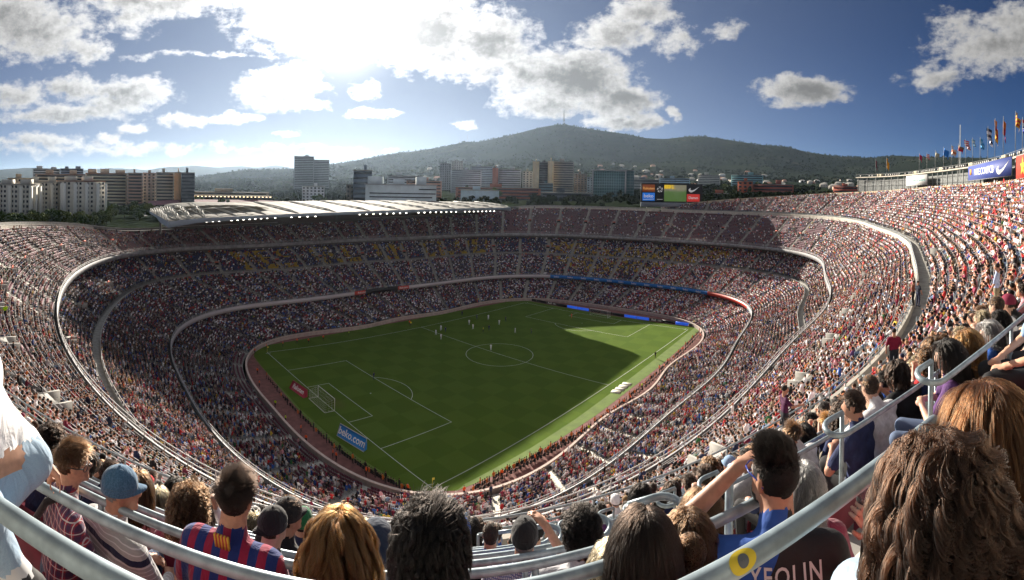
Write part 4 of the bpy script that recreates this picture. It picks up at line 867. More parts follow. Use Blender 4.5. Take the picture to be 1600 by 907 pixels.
# ---- seat places along every row
BITS = {'M': ['10001', '11011', '10101', '10101', '10001', '10001', '10001'], 'E': ['11111', '10000', '10000', '11110', '10000', '10000', '11111'], 'S': ['01111', '10000', '10000', '01110', '00001', '00001', '11110'], 'Q': ['01110', '10001', '10001', '10001', '10101', '10010', '01101'],
        'U': ['10001']*6+['01110'], 'N': ['10001', '11001', '10101', '10101', '10011', '10001', '10001'], 'C': ['01111', '10000', '10000', '10000', '10000', '10000', '01111'], 'L': ['10000']*6+['11111'], 'B': ['11110', '10001', '10001', '11110', '10001', '10001', '11110'], ' ': ['00000']*7}
TXT = 'MES QUE UN CLUB'; TA0, TA1 = ang_of(300, 400, 17), ang_of(765, 380, 17)
PL = []
SP = .5
for (tn, i, P, mk, Q) in ROWS:
    cl = np.vstack([P, P[:1]]); d = np.hypot(*np.diff(cl[:, :2], axis=0).T); L_ = np.concatenate(([0], np.cumsum(d))); n_ = int(L_[-1]/SP); q = (np.arange(n_)+.5)*SP
    X_ = np.c_[[np.interp(q, L_, cl[:, k]) for k in range(3)]].T; ii = (np.searchsorted(L_, q, 'right')-1) % N; keep = mk[ii].copy()
    sgx = np.roll(P, -1, 0)-P; sg_ = sgx[ii, :2]; sg_ /= np.linalg.norm(sg_, axis=1)[:, None]; yaw_ = np.arctan2(sg_[:, 1], sg_[:, 0])
    for a in AISLE_SET[tn]: keep &= np.hypot(*(X_[:, :2]-P[a, :2]).T) > .78
    vrow = {'upper_tier': 9, 'middle_tier_back': 4, 'top_tier': 1}.get(tn)
    if vrow is not None and vrow-1 <= i <= vrow+3:
        for a in VOM[tn]: keep &= np.hypot(*(X_[:, :2]-P[a, :2]).T) > (1.5 if i > vrow-1 else 1.2)
    uu, vv = px(X_+np.array([0, 0, .9])); keep &= (uu > -70) & (uu < 1670) & (vv < 1100)
    w = keep
    PL.append((tn, i, X_[w], yaw_[w], ii[w]))
tier_id = np.concatenate([np.full(len(p[2]), {'lower_tier': 0, 'middle_tier': 1, 'middle_tier_back': 2, 'upper_tier': 3, 'top_tier': 4}[p[0]]) for p in PL]); row_id = np.concatenate([np.full(len(p[2]), p[1]) for p in PL])
SX = np.concatenate([p[2] for p in PL]); SYAW = np.concatenate([p[3] for p in PL]); SI = np.concatenate([p[4] for p in PL]); SA = np.degrees(np.arctan2(SX[:, 1], SX[:, 0])); SD = np.hypot(*(SX[:, :2]-CAMXY).T)
# how full each block is (the photo: crowded near and right, thin far left and high behind the far goal)
occ = np.full(len(SX), .86); a_ = SA
occ[tier_id == 3] = .80; occ[tier_id == 4] = .86
occ = np.where((tier_id == 3) & (a_ > -40) & (a_ < 40), .27, occ); occ = np.where((tier_id == 3) & (a_ > -62) & (a_ <= -40), .62, occ); occ = np.where((tier_id == 4) & (a_ > -52), .58, occ)
occ = np.where((tier_id == 3) & ((a_ > 130) | (a_ < -172)), .33, occ); occ = np.where((tier_id == 3) & (a_ >= -172) & (a_ < -158), .55, occ); occ = np.where((tier_id == 3) & (a_ > 40) & (a_ < 130), .45, occ)
occ = np.where((tier_id <= 1) & (a_ > 40) & (a_ < 140), .9, occ); occ = np.where((tier_id == 2) & (a_ > 30) & (a_ < 145), .72, occ)
# empty patches along the front of the lower tier behind the near goal and in the far corner
nzp = np.sin(SX[:, 0]*.21+1.3)*np.sin(SX[:, 1]*.17+.4)+.5*np.sin(SX[:, 0]*.5+SX[:, 1]*.43)
occ = np.where((tier_id == 0) & (a_ > 0) & (a_ < 5) & (nzp > .1), .25, occ); occ = np.where((tier_id == 0) & (np.abs(a_) > 150) & (row_id < 9), .45+.25*(nzp > 0), occ); occ = np.where((tier_id == 0) & (np.abs(a_) > 150) & (row_id < 3), .06, occ)
occ = np.where((tier_id == 0) & (a_ < -25) & (a_ > -45) & (row_id < 12) & (nzp > .2), .3, occ)
occ -= .12*(nzp > .6); occ = np.where((tier_id == 2) & (a_ > 30) & (a_ < 145), .56, occ); nzq = np.sin(SX[:, 0]*.45+2)*np.sin(SX[:, 1]*.38+1)+.6*np.sin(SX[:, 0]*.9-SX[:, 1]*.8); occ -= np.where((tier_id >= 2) & (nzq > .5), .22, 0)
yel = np.zeros(len(SX), bool)
rows_l = 12; fx = (SA-TA0)/(TA1-TA0)*len(TXT)
for k, ch in enumerate(TXT):
    m_ = (tier_id == 2) & (fx >= k) & (fx < k+1); cx_ = ((fx-k)*7-1).astype(int); ry = 6-((row_id-1)/12*7).astype(int)
    if ch != ' ': G_ = np.array([[int(c) for c in r] for r in BITS[ch]]); ok = m_ & (cx_ >= 0) & (cx_ < 5) & (ry >= 0) & (ry < 7); yel[ok] = G_[ry[ok], cx_[ok]] == 1
uu, vv = px(SX+np.array([0, 0, .5])); swz = (tier_id >= 1) & (tier_id <= 2) & (uu > 855) & (uu < 1140)
ctrv = np.interp(uu, [855, 900, 960, 1140], [392, 408, 415, 400]); yel |= swz & (np.abs(vv-ctrv+6) < np.interp(uu, [855, 900, 980, 1140], [10, 22, 20, 9])) & (np.sin(uu*.33)*np.sin(vv*.45+uu*.05) > -.15)
full = RNG.random(len(SX)) < occ
full[yel] &= RNG.random(yel.sum()) < .42
pitch_yaw = SYAW      # rows run counter-clockwise, so +y of a seat points inwards
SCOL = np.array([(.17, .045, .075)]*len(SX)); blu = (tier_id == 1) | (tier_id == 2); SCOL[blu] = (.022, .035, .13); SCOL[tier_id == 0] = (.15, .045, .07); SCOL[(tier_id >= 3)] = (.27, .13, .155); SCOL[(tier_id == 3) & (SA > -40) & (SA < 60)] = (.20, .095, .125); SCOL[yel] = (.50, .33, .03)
SCOL[(tier_id == 3) & ((SA > 120) | (SA < -150))] *= .8  # left upper seats darkened in colour for their backlit dimness
SCOL *= RNG.uniform(.85, 1.15, (len(SX), 1))
# ---- who sits where: the 300 largest become individuals later, the rest is one crowd
keys = ['white', 'grey', 'navy', 'black', 'maroon', 'red', 'blue', 'pale_blue', 'pink', 'beige', 'yellow', 'green', 'orange', 'purple']; wts = np.array([.22, .09, .14, .17, .09, .06, .06, .05, .035, .035, .018, .015, .012, .015]); wts /= wts.sum()
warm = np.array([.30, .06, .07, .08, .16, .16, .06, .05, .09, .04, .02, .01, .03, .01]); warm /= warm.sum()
ck = RNG.choice(len(keys), len(SX), p=wts); wz = ((tier_id >= 3) & (SA < -20) & (SA > -130)) | ((tier_id <= 1) & (SA < 0) & (SA > -60)); ckw = RNG.choice(len(keys), len(SX), p=warm); cool = np.array([.11, .13, .32, .20, .06, .02, .10, .05, .01, .01, .005, .003, .002, .0]); cool /= cool.sum(); ckc = RNG.choice(len(keys), len(SX), p=cool); cz = (tier_id <= 2) & (SA > -5) | ((tier_id == 3) & (SA > 40) & (SA < 140)); ck = np.where(cz & (RNG.random(len(SX)) < .7), ckc, ck); ck = np.where(wz & (RNG.random(len(SX)) < .75), ckw, ck)  # cool palette paints in the stand's shade, warm palette the sunlit right side
pt = (np.sin(SX[:, 0]*.31+SX[:, 1]*.12+2)*np.sin(SX[:, 1]*.29-SX[:, 0]*.09) > .62); ck = np.where(pt & (RNG.random(len(SX)) < .45), np.where(RNG.random(len(SX)) < .5, 4, 0), ck)     # knots of friends in club colours or white
hkeys = ['black', 'dark', 'brown', 'fair', 'grey', 'ginger']; hk = RNG.choice(6, len(SX), p=[.30, .30, .22, .09, .07, .02])
PALC = np.array([SHADES[k] for k in keys]); PALH = np.array([HAIRS[k] for k in hkeys]); PALS = np.array(SKINS); PALT = np.array(TROUS)
skid = RNG.choice(5, len(SX), p=[.3, .26, .2, .08, .16]); trid = RNG.choice(5, len(SX)); jit = RNG.uniform(.75, 1.25, (len(SX), 1))
SKM = np.where(cz & (SA > -5), .62, 1.28)[:, None]  # skin darkened in the shaded blocks, shade put into the colour
lz = (tier_id >= 3) & ((SA > 120) | (SA < -150)); jit = np.where(lz[:, None], jit*.55, jit)  # left upper crowd darkened in colour to look backlit
jit = np.where(wz[:, None], np.minimum(jit*1.3, 1.22), jit)  # shirts on the right lightened in colour to look sunlit
capm = RNG.random(len(SX)) < .10     # a coloured cap instead of hair
hcol = PALH[hk].copy(); hcol[capm] = PALC[ck[::-1]][capm]
# ================================================================== FOREGROUND: hair, clothes, people close to the camera
def hair_mat(name, col=None, obj=False):
    if name in MATS: return MATS[name]
    m = bpy.data.materials.new(name); m.use_nodes = True; t = NT(m.node_tree); t.n.clear()
    h = t('ShaderNodeBsdfHairPrincipled', {'Roughness': .38, 'Radial Roughness': .5, 'IOR': 1.33}); 
    try: h.model = 'CHIANG'
    except Exception: pass
    h.parametrization = 'COLOR'; hi = t('ShaderNodeHairInfo'); k = t('ShaderNodeMapRange', {0: hi.outputs['Random'], 3: .6, 4: 1.45}).outputs[0]
    c = t('ShaderNodeObjectInfo').outputs['Color'] if obj else None
    if c is None: cn = t('ShaderNodeRGB'); cn.outputs[0].default_value = (*col, 1); c = cn.outputs[0]
    t.l.new(t.v('MULTIPLY', c, k), h.inputs['Color']); t('ShaderNodeOutputMaterial', {'Surface': h}); MATS[name] = m; return m
def hair_curves(name, P, r0, r1, m):
    """P: (strands, points, 3)"""
    n, k = P.shape[:2]; hc = bpy.data.hair_curves.new(name); hc.add_curves([k]*n); hc.points.foreach_set('position', P.astype(np.float32).ravel())
    r = np.tile(np.interp(np.linspace(0, 1, k), [0, .7, 1], [r0, r0, r1]), n).astype(np.float32); a = hc.attributes.get('radius') or hc.attributes.new('radius', 'FLOAT', 'POINT'); a.data.foreach_set('value', r); hc.materials.append(m); return hc
SKULL = np.array([.080, .099, .094]); SKC = np.array([0, -.012, .022])
def roots(n, low=-.35, front=.40, rng=RNG):
    out = []
    while sum(map(len, out)) < n:
        d = rng.normal(size=(n*3, 3)); d /= np.linalg.norm(d, axis=1)[:, None]
        ok = (d[:, 2] > np.where(d[:, 1] > -.1, -.05+.6*np.clip(d[:, 1]-.0, 0, 1)*0, low)) & ~((d[:, 1] > front) & (d[:, 2] < .62)) & ~((np.abs(d[:, 0]) > .55) & (d[:, 1] > .05) & (d[:, 2] < .25))
        out.append(d[ok])
    return np.concatenate(out)[:n]
def short_hair(n, L=.035, seed=0, crown=1.6, messy=.3, k=6, fade=.25, lift=.22):
    """cropped hair: strands leave the scalp and lie over along the growth direction, in locks"""
    rg = np.random.default_rng(seed); d = roots(n, -.62, .45, rg); p = SKC+d*SKULL*.985; nrm = d/SKULL; nrm /= np.linalg.norm(nrm, axis=1)[:, None]
    wh = np.array([.04, -.28, .96]); flow = d-wh; top_ = np.clip((d[:, 2]-.45)*3, 0, 1)[:, None]; flow = flow*(1-top_)*.6+np.array([.15, 1., .1])*top_+np.array([0, 0, -.9])*(1-top_); flow += .22*messy/.3*np.c_[np.sin(d@np.array([9, 4, 7.])+seed), np.sin(d@np.array([3, 8, -9.])+1), np.sin(d@np.array([-7, 5, 8.])+2)]
    flow -= nrm*(flow*nrm).sum(1)[:, None]; flow /= np.linalg.norm(flow, axis=1)[:, None]+1e-6; flow += rg.normal(0, messy*.4, flow.shape)
    ln = L*np.interp(d[:, 2], [-.6, .1, .6], [fade, .6, crown])*rg.uniform(.7, 1.2, n); t_ = np.linspace(0, 1, k)[None, :, None]; lf = lift*np.interp(d[:, 2], [.1, .7], [.3, 1.6])*(1+.35*np.sin(d@np.array([11, -6, 5.])+seed*2)); lf = lf[:, None, None]
    return p[:, None]+ln[:, None, None]*(nrm[:, None]*lf*(1.5*t_-.8*t_**2)+flow[:, None]*(.45*t_+.5*t_**2))
def quiff(n, seed=0, L=.055):
    """faded sides with a thick textured top swept up and forward"""
    rg = np.random.default_rng(seed); d = roots(n, -.6, .5, rg); p = SKC+d*SKULL*.985; nrm = d/SKULL; nrm /= np.linalg.norm(nrm, axis=1)[:, None]; top_ = np.clip((d[:, 2]-.42)*6, 0, 1)[:, None]; cl = np.sin(d@np.array([13, 9, 4.])+seed)+np.sin(d@np.array([-8, 12, 6.]))
    up_ = np.array([0, .30, 1.])+nrm*.35+np.c_[.22*cl, .12*np.cos(cl*3), np.zeros(n)]+rg.normal(0, .10, (n, 3)); dn_ = nrm*.35+np.array([0, -.1, -.9])+rg.normal(0, .15, (n, 3)); f_ = up_*top_+dn_*(1-top_); f_ /= np.linalg.norm(f_, axis=1)[:, None]
    ln = np.interp(d[:, 2], [-.5, .1, .42, .6, 1.], [.004, .007, .014, L*.8, L])*rg.uniform(.75, 1.1, n); t_ = np.linspace(0, 1, 6)[None, :, None]; bend = np.array([0, .5, -.25])*top_
    return p[:, None]+ln[:, None, None]*(f_[:, None]*t_+bend[:, None]*.5*t_**2)
def swept(n, seed=0, L=.085, vol=1.14):
    """medium-length hair lying in wavy locks over the skull, a little loose on top"""
    A = long_hair(int(n*.8), L, seed, vol, 0, k=9, wave=.005, clump=30, low=-.62, back=.02); B_ = short_hair(n-int(n*.8), L*.55, seed+1, 1.2, .4, 9, .4, .30); return np.concatenate([A, B_])
def long_hair(n, L=.36, seed=0, vol=1.08, curl=0., freq=55., k=18, part=0., wave=.006, clump=9, flare=0., low=-.6, tie=None, back=.05):
    """long hair: combed over the skull, then falling; curl = helix radius"""
    rg = np.random.default_rng(seed); d = roots(n, low, .42, rg); p = SKC+d*SKULL*np.array([1.0, 1.0, 1.02]); P = np.empty((n, k, 3)); P[:, 0] = p; ln = L*rg.uniform(.72, 1.08, n); st = ln/(k-1)
    v = d*np.array([1., .8, .6])+np.array([0, -.35, .35]); v[:, 0] += np.sign(d[:, 0]-part+rg.normal(0, .08, n))*.5*np.clip((d[:, 2]-.35)*2.2, 0, 1)*np.clip(.5+d[:, 1], 0, 1); v /= np.linalg.norm(v, axis=1)[:, None]; nc = max(2, n//clump); cen = d[:nc]; cl = np.concatenate([np.argmax(d[q_:q_+2000]@cen.T, 1) for q_ in range(0, n, 2000)]); lay = vol+np.abs(rg.normal(0, .035, n))+(rg.uniform(-.12, .16, n//clump+2)[cl] if curl else 0.)
    for i in range(1, k):
        g_ = np.array([0, -back, -1.])+np.c_[np.sign(p[:, 0])*flare, np.zeros(n), np.zeros(n)]; v = v*.70+g_*.42; v /= np.linalg.norm(v, axis=1)[:, None]; p = p+v*st[:, None]
        q = (p-SKC)/(SKULL*lay[:, None]); r_ = np.linalg.norm(q, axis=1); ins = r_ < 1; p[ins] = SKC+(q[ins]/r_[ins][:, None])*SKULL*lay[ins][:, None]
        nb = (p[:, 2] < -.14) & (np.abs(p[:, 0]) < .2) & (p[:, 1] > -.12) & (p[:, 1] < .1); p[nb, 1] = np.maximum(-.10-.05*rg.random(nb.sum()), -.16) if nb.any() else p[nb, 1]
        P[:, i] = p
    t_ = np.linspace(0, 1, k)[None, :]
    wl = (np.clip(t_*1.6, 0, 1)**1.2*(.72 if curl else .55))[..., None]; P = P*(1-wl)+P[cl]*wl     # strands gather into locks round a leading strand
    ph = rg.uniform(0, 6.28, n//clump+2)[cl]+rg.normal(0, .5 if curl else .35, n); fq = rg.uniform(.8, 1.2, n//clump+2)[cl]; amp = np.clip(t_*3, 0, 1)
    if curl:
        rr_ = curl*rg.uniform(.6, 1.3, n//clump+2)[cl][:, None]*amp; a = ph[:, None]+t_*ln[:, None]*freq*fq[:, None]*2; P[:, :, 0] += rr_*np.cos(a); P[:, :, 1] += rr_*np.sin(a); P[:, :, 2] += rr_*.7*np.sin(a*1.0+1.)
        off = rg.normal(0, .010, (n//clump+2, 3))[cl]+rg.normal(0, .0018, (n, 3)); P += off[:, None]*amp[..., None]
    elif wave:
        a = ph[:, None]+t_*9*fq[:, None]; P[:, :, 0] += wave*np.cos(a)*amp; P[:, :, 1] += wave*np.sin(a*.8)*amp; off = rg.normal(0, wave*.8, (n//clump+2, 3))[cl]+rg.normal(0, .002, (n, 3)); P += off[:, None]*amp[..., None]
    return P
def cap_mesh(name, m, peak=1, back=False):
    """baseball cap: six-panel dome with band and curved peak (head-local)"""
    mb = MB(); a = np.linspace(0, 2*math.pi, 25); e = np.linspace(.06, math.pi/2, 8)
    G = np.array([[(.089*math.cos(x)*math.cos(q)*(1+.012*math.cos(6*x)), -.012+.108*math.sin(x)*math.cos(q)*(1+.012*math.cos(6*x)), .035+.098*math.sin(q)) for x in a] for q in e]); mb.grid(G[:, ::-1])
    G = np.array([[(.0885*math.cos(x), -.012+.1075*math.sin(x), z) for x in a] for z in (.0, .04)]); mb.grid(G[:, ::-1]); mb.tube([(0, -.012, .132), (0, -.012, .137)], .008, 8)
    s_ = -1 if back else 1; xs = np.linspace(-.075, .075, 9); G = np.array([[(x*(1-.25*v), s_*(.085*math.sqrt(max(0, 1-(x/.088)**2))+v*.072*math.sqrt(max(.05, 1-(x/.085)**2)))-.012, .022-.010*v-((x/.075)**2)*.018+dz) for x in xs] for dz in (.0, .004) for v in ((0, .5, 1) if dz == 0 else (1, .5, 0))])
    mb.grid(G if s_ > 0 else G[:, ::-1]); return mb.mesh(name, m, True)
def curve_shape(o): return o
def cloth(name, kind, c1, c2=None, c3=None):
    """woven / printed cloth in object space (pattern is print or dye, not shade)"""
    if name in MATS: return MATS[name]
    m = bpy.data.materials.new(name); m.use_nodes = True; t = NT(m.node_tree); b = t.n['Principled BSDF']; b.inputs['Roughness'].default_value = .85; b.inputs['Specular IOR Level'].default_value = .2; b.inputs['Sheen Weight'].default_value = .25
    tcn = t('ShaderNodeTexCoord'); wob = t('ShaderNodeTexNoise', {'Vector': tcn.outputs['Object'], 'Scale': 9., 'Detail': 3.}); vec = t.v('ADD', tcn.outputs['Object'], t.v('MULTIPLY', t.v('SUBTRACT', wob.outputs['Color'], (.5, .5, .5)), (.018, .018, .018))); sp = t('ShaderNodeSeparateXYZ', {0: vec}); x, y, z = sp.outputs
    band = lambda q, per, w, ph=0.: t.m('LESS_THAN', t.m('FRACT', t.m('MULTIPLY_ADD', q, 1/per, ph)), w)
    if kind == 'stripes_x': col = t.mix(band(x, .092, .47, .27), c1, c2)
    elif kind == 'stripes_z': col = t.mix(band(z, .021, .2), c1, c3); col = t.mix(band(z, .165, .20, .2), col, c2); col = t.mix(band(z, .165, .035, .25), col, c3)
    elif kind == 'plaid':
        sx_ = t.m('ADD', x, t.m('MULTIPLY', y, .6)); col = t.mix(t.m('MULTIPLY', band(sx_, .05, .5), .75), c1, c2); col = t.mix(t.m('MULTIPLY', band(z, .05, .5), .6), col, c2); col = t.mix(band(sx_, .05, .10, .3), col, c3); col = t.mix(band(z, .05, .10, .3), col, c3)
    elif kind == 'check': sx_ = t.m('ADD', x, t.m('MULTIPLY', y, .6)); col = t.mix(band(sx_, .013, .3), c1, c2); col = t.mix(band(z, .013, .3), col, c2)
    elif kind == 'heather2': nz_ = t('ShaderNodeTexNoise', {'Vector': t.v('MULTIPLY', tcn.outputs['Object'], (3, 3, 1)), 'Scale': 260., 'Detail': 2.}); col = t.mix(t.sm(nz_.outputs['Fac'], .35, .65), c1, c2)
    elif kind == 'heather': nz_ = t('ShaderNodeTexNoise', {'Vector': tcn.outputs['Object'], 'Scale': 140., 'Detail': 3.}); col = t.mix(t.sm(nz_.outputs['Fac'], .4, .6), c1, c2)
    else: nz_ = t('ShaderNodeTexNoise', {'Vector': tcn.outputs['Object'], 'Scale': 30., 'Detail': 4.}); col = t.mix(nz_.outputs['Fac'], tuple(q*.85 for q in c1), tuple(q*1.15 for q in c1))
    t.l.new(col, b.inputs['Base Color'])
    fold = t('ShaderNodeTexNoise', {'Vector': t.v('MULTIPLY', tcn.outputs['Object'], (1, 1, .55)), 'Scale': 11., 'Detail': 3., 'Distortion': 1.2}); wv_ = t('ShaderNodeTexNoise', {'Vector': tcn.outputs['Object'], 'Scale': 400., 'Detail': 1.})
    hgt = t.m('ADD', fold.outputs['Fac'], t.m('MULTIPLY', wv_.outputs['Fac'], .04)); t.l.new(t('ShaderNodeBump', {'Strength': .8, 'Distance': .022, 'Height': hgt}).outputs[0], b.inputs['Normal']); MATS[name] = m; return m
def skin_mat(i):
    nm = 'skin_%d' % i
    if nm in MATS: return MATS[nm]
    m = mat(nm, SKINS[i], .55, (45., .10), .05); b = m.node_tree.nodes['Principled BSDF']; b.inputs['Subsurface Weight'].default_value = .12; b.inputs['Subsurface Radius'].default_value = (.01, .004, .002); b.inputs['Subsurface Scale'].default_value = .6; return m
EYEM = mat('eye_white', (.55, .52, .50), .2); LIPM = mat('lip', (.32, .11, .09), .5); SHOEM = mat('shoe_dark', (.03, .03, .03), .6)
DENIM = cloth('denim', 'heather2', (.035, .06, .13), (.06, .10, .19)); PDENIM = cloth('pale_denim', 'heather2', (.27, .38, .50), (.33, .45, .57))
def inward(p):
    i = int(np.argmin(np.hypot(*(RM3-np.asarray(p)[:2]).T))); return -NM3[i]
HERO = []   # plan positions, so that nobody is generated in the same place
def hero(label, u, v, D, turn=0., shirt=None, trousers=None, skin=0, pose=0, fem=False, sleeve='short', lean=.05, yaw=0., tilt=0., s=1., h=.0135, hands=False, hair=None, hcol='dark', cap=None, capback=False, group='spectators close to the camera', extra=None, scalp=True):
    """a seated supporter whose head is seen at (u, v), D metres away; turn / yaw rotate body / head (radians, left positive)"""
    hp = at(u, v, D); n_ = inward(hp); base = math.atan2(n_[1], n_[0])-math.pi/2+turn; f = Field(h); hc = seated(f, pose, None, True, s, fem, sleeve, hands, yaw, tilt, lean)
    if scalp: R = rotz(yaw)@rotx(tilt); f.ell(hc+R@(np.array([0, -.017, .030])*s), np.array([.0785, .0965, .092])*s, HAIRL, .006, R)
    if extra: extra(f, hc, s)
    V, Q, lab = f.solve(); root = hp-rotz(base)@hc; g = empty('person', root, label, 'person', group, base)
    hm = hair_mat('hair_'+hcol, HAIRS[hcol]); ms = [shirt, trousers or DENIM, skin_mat(skin), SHOEM, mat('scalp_'+hcol, tuple(q*.8 for q in HAIRS[hcol]), .8), EYEM, LIPM]
    link('body', np_mesh('body', V, Q, lab, ms), g); g['_hc'] = list(hc); ho = None
    if hair is not None: ho = link('hair', hair_curves('hair', hair*s, .00052*s, .0002, hm), g); ho.location = hc; ho.rotation_euler = Matrix(rotz(yaw)@rotx(tilt)).to_euler()
    if cap is not None: o = link('cap', cap_mesh('cap', cap, back=capback), g); o.location = hc; o.scale = (s, s, s); o.rotation_euler = Matrix(rotz(yaw)@rotx(tilt)).to_euler()
    HERO.append((hp[0], hp[1], .42)); return g, hc, base, V, Q
SHM = lambda k: cloth('cloth_'+k, 'plain', SHADES[k])
G1 = 'spectators close to the camera'
HAIRS['auburn'] = (.058, .018, .006); HAIRS['curly'] = (.017, .0075, .0042)
# --- from the left
hero('man in red, navy and white plaid shirt with dark shoulder strap', 115, 722, 2.85, -.65, cloth('plaid_cloth', 'plaid', (.34, .04, .06), (.035, .035, .09), (.55, .52, .52)), hair=short_hair(4940, .042, 1, 1.5, .45), hcol='brown', sleeve='long', yaw=-.15, pose=0, hands=True, s=.97)
p_plaid = bpy.data.objects[-1] if False else [o for o in COL.objects if o.name.startswith('person')][-1]
def strap_on(g, pts, m, name, w=.022):
    mb = MB(); mb.tube(pts, w, 6); return mb.build(name, m, g, smooth=True)
strap_on(p_plaid, [(.10, -.02, 1.06), (.05, -.12, 1.0), (-.02, -.168, .86), (-.08, -.165, .72), (-.15, -.1, .58)], SHM('black'), 'shoulder_strap')
def spectacles(g, hc, yaw, m, r=.0035, sunglasses=False):
    R = rotz(yaw); mb = MB()
    for s_ in (-1, 1):
        a = np.arange(14)*2*math.pi/14; mb.tube([hc+R@np.array([s_*.032+.024*math.cos(q), .100, .008+.018*math.sin(q)]) for q in a], r*.8, 5, closed=True); mb.tube([hc+R@np.array(p) for p in ((s_*.058, .098, .014), (s_*.077, .06, .013), (s_*.083, -.005, .008), (s_*.081, -.03, -.012))], r, 6)
    mb.tube([hc+R@np.array(p) for p in ((-.009, .104, .012), (.009, .104, .012))], r, 5); mb.build('spectacles', m, g, smooth=True)
spectacles(p_plaid, np.array(p_plaid['_hc']), -.8, mat('frame_dark', (.02, .02, .025), .3))
hero('man in grey and white striped jumper with navy bands and blue cap', 190, 765, 2.8, -.3, cloth('striped_jumper', 'stripes_z', (.36, .36, .36), (.015, .02, .06), (.60, .60, .62)), skin=1, hair=short_hair(1710, .02, 2, .6, .3), hcol='grey', sleeve='long', yaw=-.7, pose=0, hands=True, cap=cloth('cap_denim_blue', 'heather', (.04, .11, .20), (.07, .16, .27)))
hero('woman with bushy auburn-brown short hair and dark burgundy top', 297, 790, 3.3, 0, SHM('maroon'), skin=0, fem=True, hair=long_hair(4940, .16, 3, 1.32, .010, 70, 12), hcol='brown', sleeve='long', yaw=.1)
barca = cloth('striped_jersey', 'stripes_x', (.012, .03, .16), (.26, .015, .055))
g, hc, base, V, Q = hero('man with thick dark hair in blue and maroon striped football jersey', 370, 775, 2.5, -.08, barca, skin=0, hair=short_hair(11400, .042, 4, 1.3, .4), hcol='dark', yaw=-.12, pose=2, s=1.06, hands=True)
mb = MB()
for k in range(9): mb.box((-.034+k*.0085, -.118, 1.098*1.06-.002), (.0086, .012, .075), (1, 0, 0), np.array([0, .96, .28]), k % 2)
mb.build('collar_flag', [mat('patch_yellow', (.62, .38, .05), .8), mat('patch_red', (.42, .05, .04), .8)], g)
hero('child in black cap and speckled dark grey sweatshirt', 428, 822, 2.9, -.2, cloth('heather_dark', 'heather', (.03, .03, .035), (.16, .16, .17)), skin=2, s=.86, hair=short_hair(1710, .03, 5, .5), hcol='brown', sleeve='long', yaw=-.5, cap=SHM('black'), capback=True)
hero('person in black hoodie and black cap beside the green beanie', 452, 806, 3.6, -.4, SHM('black'), skin=1, hair=short_hair(1520, .03, 6), hcol='dark', sleeve='long', yaw=-.5, cap=SHM('black'))
g, hc, base, V, Q = hero('small person in bright green knitted beanie and dark jacket', 474, 815, 4.2, -.2, SHM('navy'), skin=0, hcol='dark', sleeve='long', s=.9)
mb = MB(); a = np.linspace(0, 2*math.pi, 21); e = np.linspace(-.25, math.pi/2, 8); mb.grid(np.array([[(.088*math.cos(x)*math.cos(q), -.012+.106*math.sin(x)*math.cos(q), .03+.105*math.sin(q)) for x in a] for q in e])[:, ::-1]*.9); mb.tube([(.081*math.cos(x), -.011+.097*math.sin(x), .012) for x in a[:-1]], .010, 6, closed=True); o = mb.build('beanie', cloth('knit_green', 'heather', (.012, .14, .05), (.02, .20, .08)), g, smooth=True); o.location = hc
hero('woman with long ginger hair over the shoulders and teal top', 531, 840, 2.3, -.1, SHM('pale_blue') if False else cloth('teal_cloth', 'plain', (.02, .09, .12)), skin=2, fem=True, hair=long_hair(14250, .40, 7, 1.16, 0, k=20, wave=.022, clump=95, flare=.13, back=.12), hcol='ginger', sleeve='long', hands=False)
def hood(f, hc, s): f.ell(hc+np.array([0, -.03, .015]), (.112, .125, .135), SHIRT, .03); f.cap(hc+np.array([0, -.05, -.06]), hc+np.array([0, -.06, -.2]), .10, .12, SHIRT, .05)
hero('hunched person in navy blue hooded jacket with the hood up', 588, 850, 2.8, -.1, cloth('jacket_navy', 'plain', (.025, .04, .075)), skin=0, hcol='dark', sleeve='long', extra=hood, lean=.18, scalp=False)
bigshirt = SHM('navy')
g, hc, base, V, Q = hero('man with big dark swept-up hair and white sunglasses, nearest at the centre', 676, 855, 1.42, -.28, bigshirt, skin=1, hair=swept(19000, 8, .085, 1.16), hcol='black', yaw=-.15, h=.011)
spectacles(g, hc, -.15, mat('frame_white', (.68, .66, .62), .35), .0055)
hero('man in white shirt with fine blue check and black cap', 820, 840, 3.4, -.35, cloth('check_shirt', 'check', (.60, .60, .64), (.10, .13, .34)), skin=0, pose=3, hair=short_hair(1710, .012, 9, .6), hcol='grey', yaw=.0, cap=SHM('black'), hands=True, s=1.04)
hero('man with thick wavy dark hair in light grey T-shirt', 910, 828, 2.8, -.45, SHM('white') if False else cloth('pale_grey_tee', 'plain', (.50, .50, .53)), skin=3, hair=swept(9500, 10, .06, 1.10), hcol='black', yaw=.1, s=1.06)
hero('child with light brown hair in a ponytail, low beside the long dark hair', 958, 894, 1.8, -.5, SHM('white'), skin=2, s=.85, fem=True, hair=long_hair(6080, .2, 11, 1.12, 0, wave=.006), hcol='fair')
hero('woman with straight long near-black hair catching the light', 1005, 852, 1.68, -.45, SHM('grey'), skin=1, fem=True, s=.88, hair=long_hair(11400, .42, 12, 1.20, 0, wave=.004, part=.15), hcol='dark', yaw=.1)
bun = long_hair(4940, .10, 13, 1.06, 0, k=9, wave=.004); rb = np.random.default_rng(5); th_ = rb.uniform(0, 6.28, (1500, 1)); ks = np.linspace(0, 1, 9)[None]; ax_ = rb.normal(size=(1500, 3)); ax_ /= np.linalg.norm(ax_, axis=1)[:, None]; bx = np.cross(ax_, rb.normal(size=(1500, 3))); bx /= np.linalg.norm(bx, axis=1)[:, None]
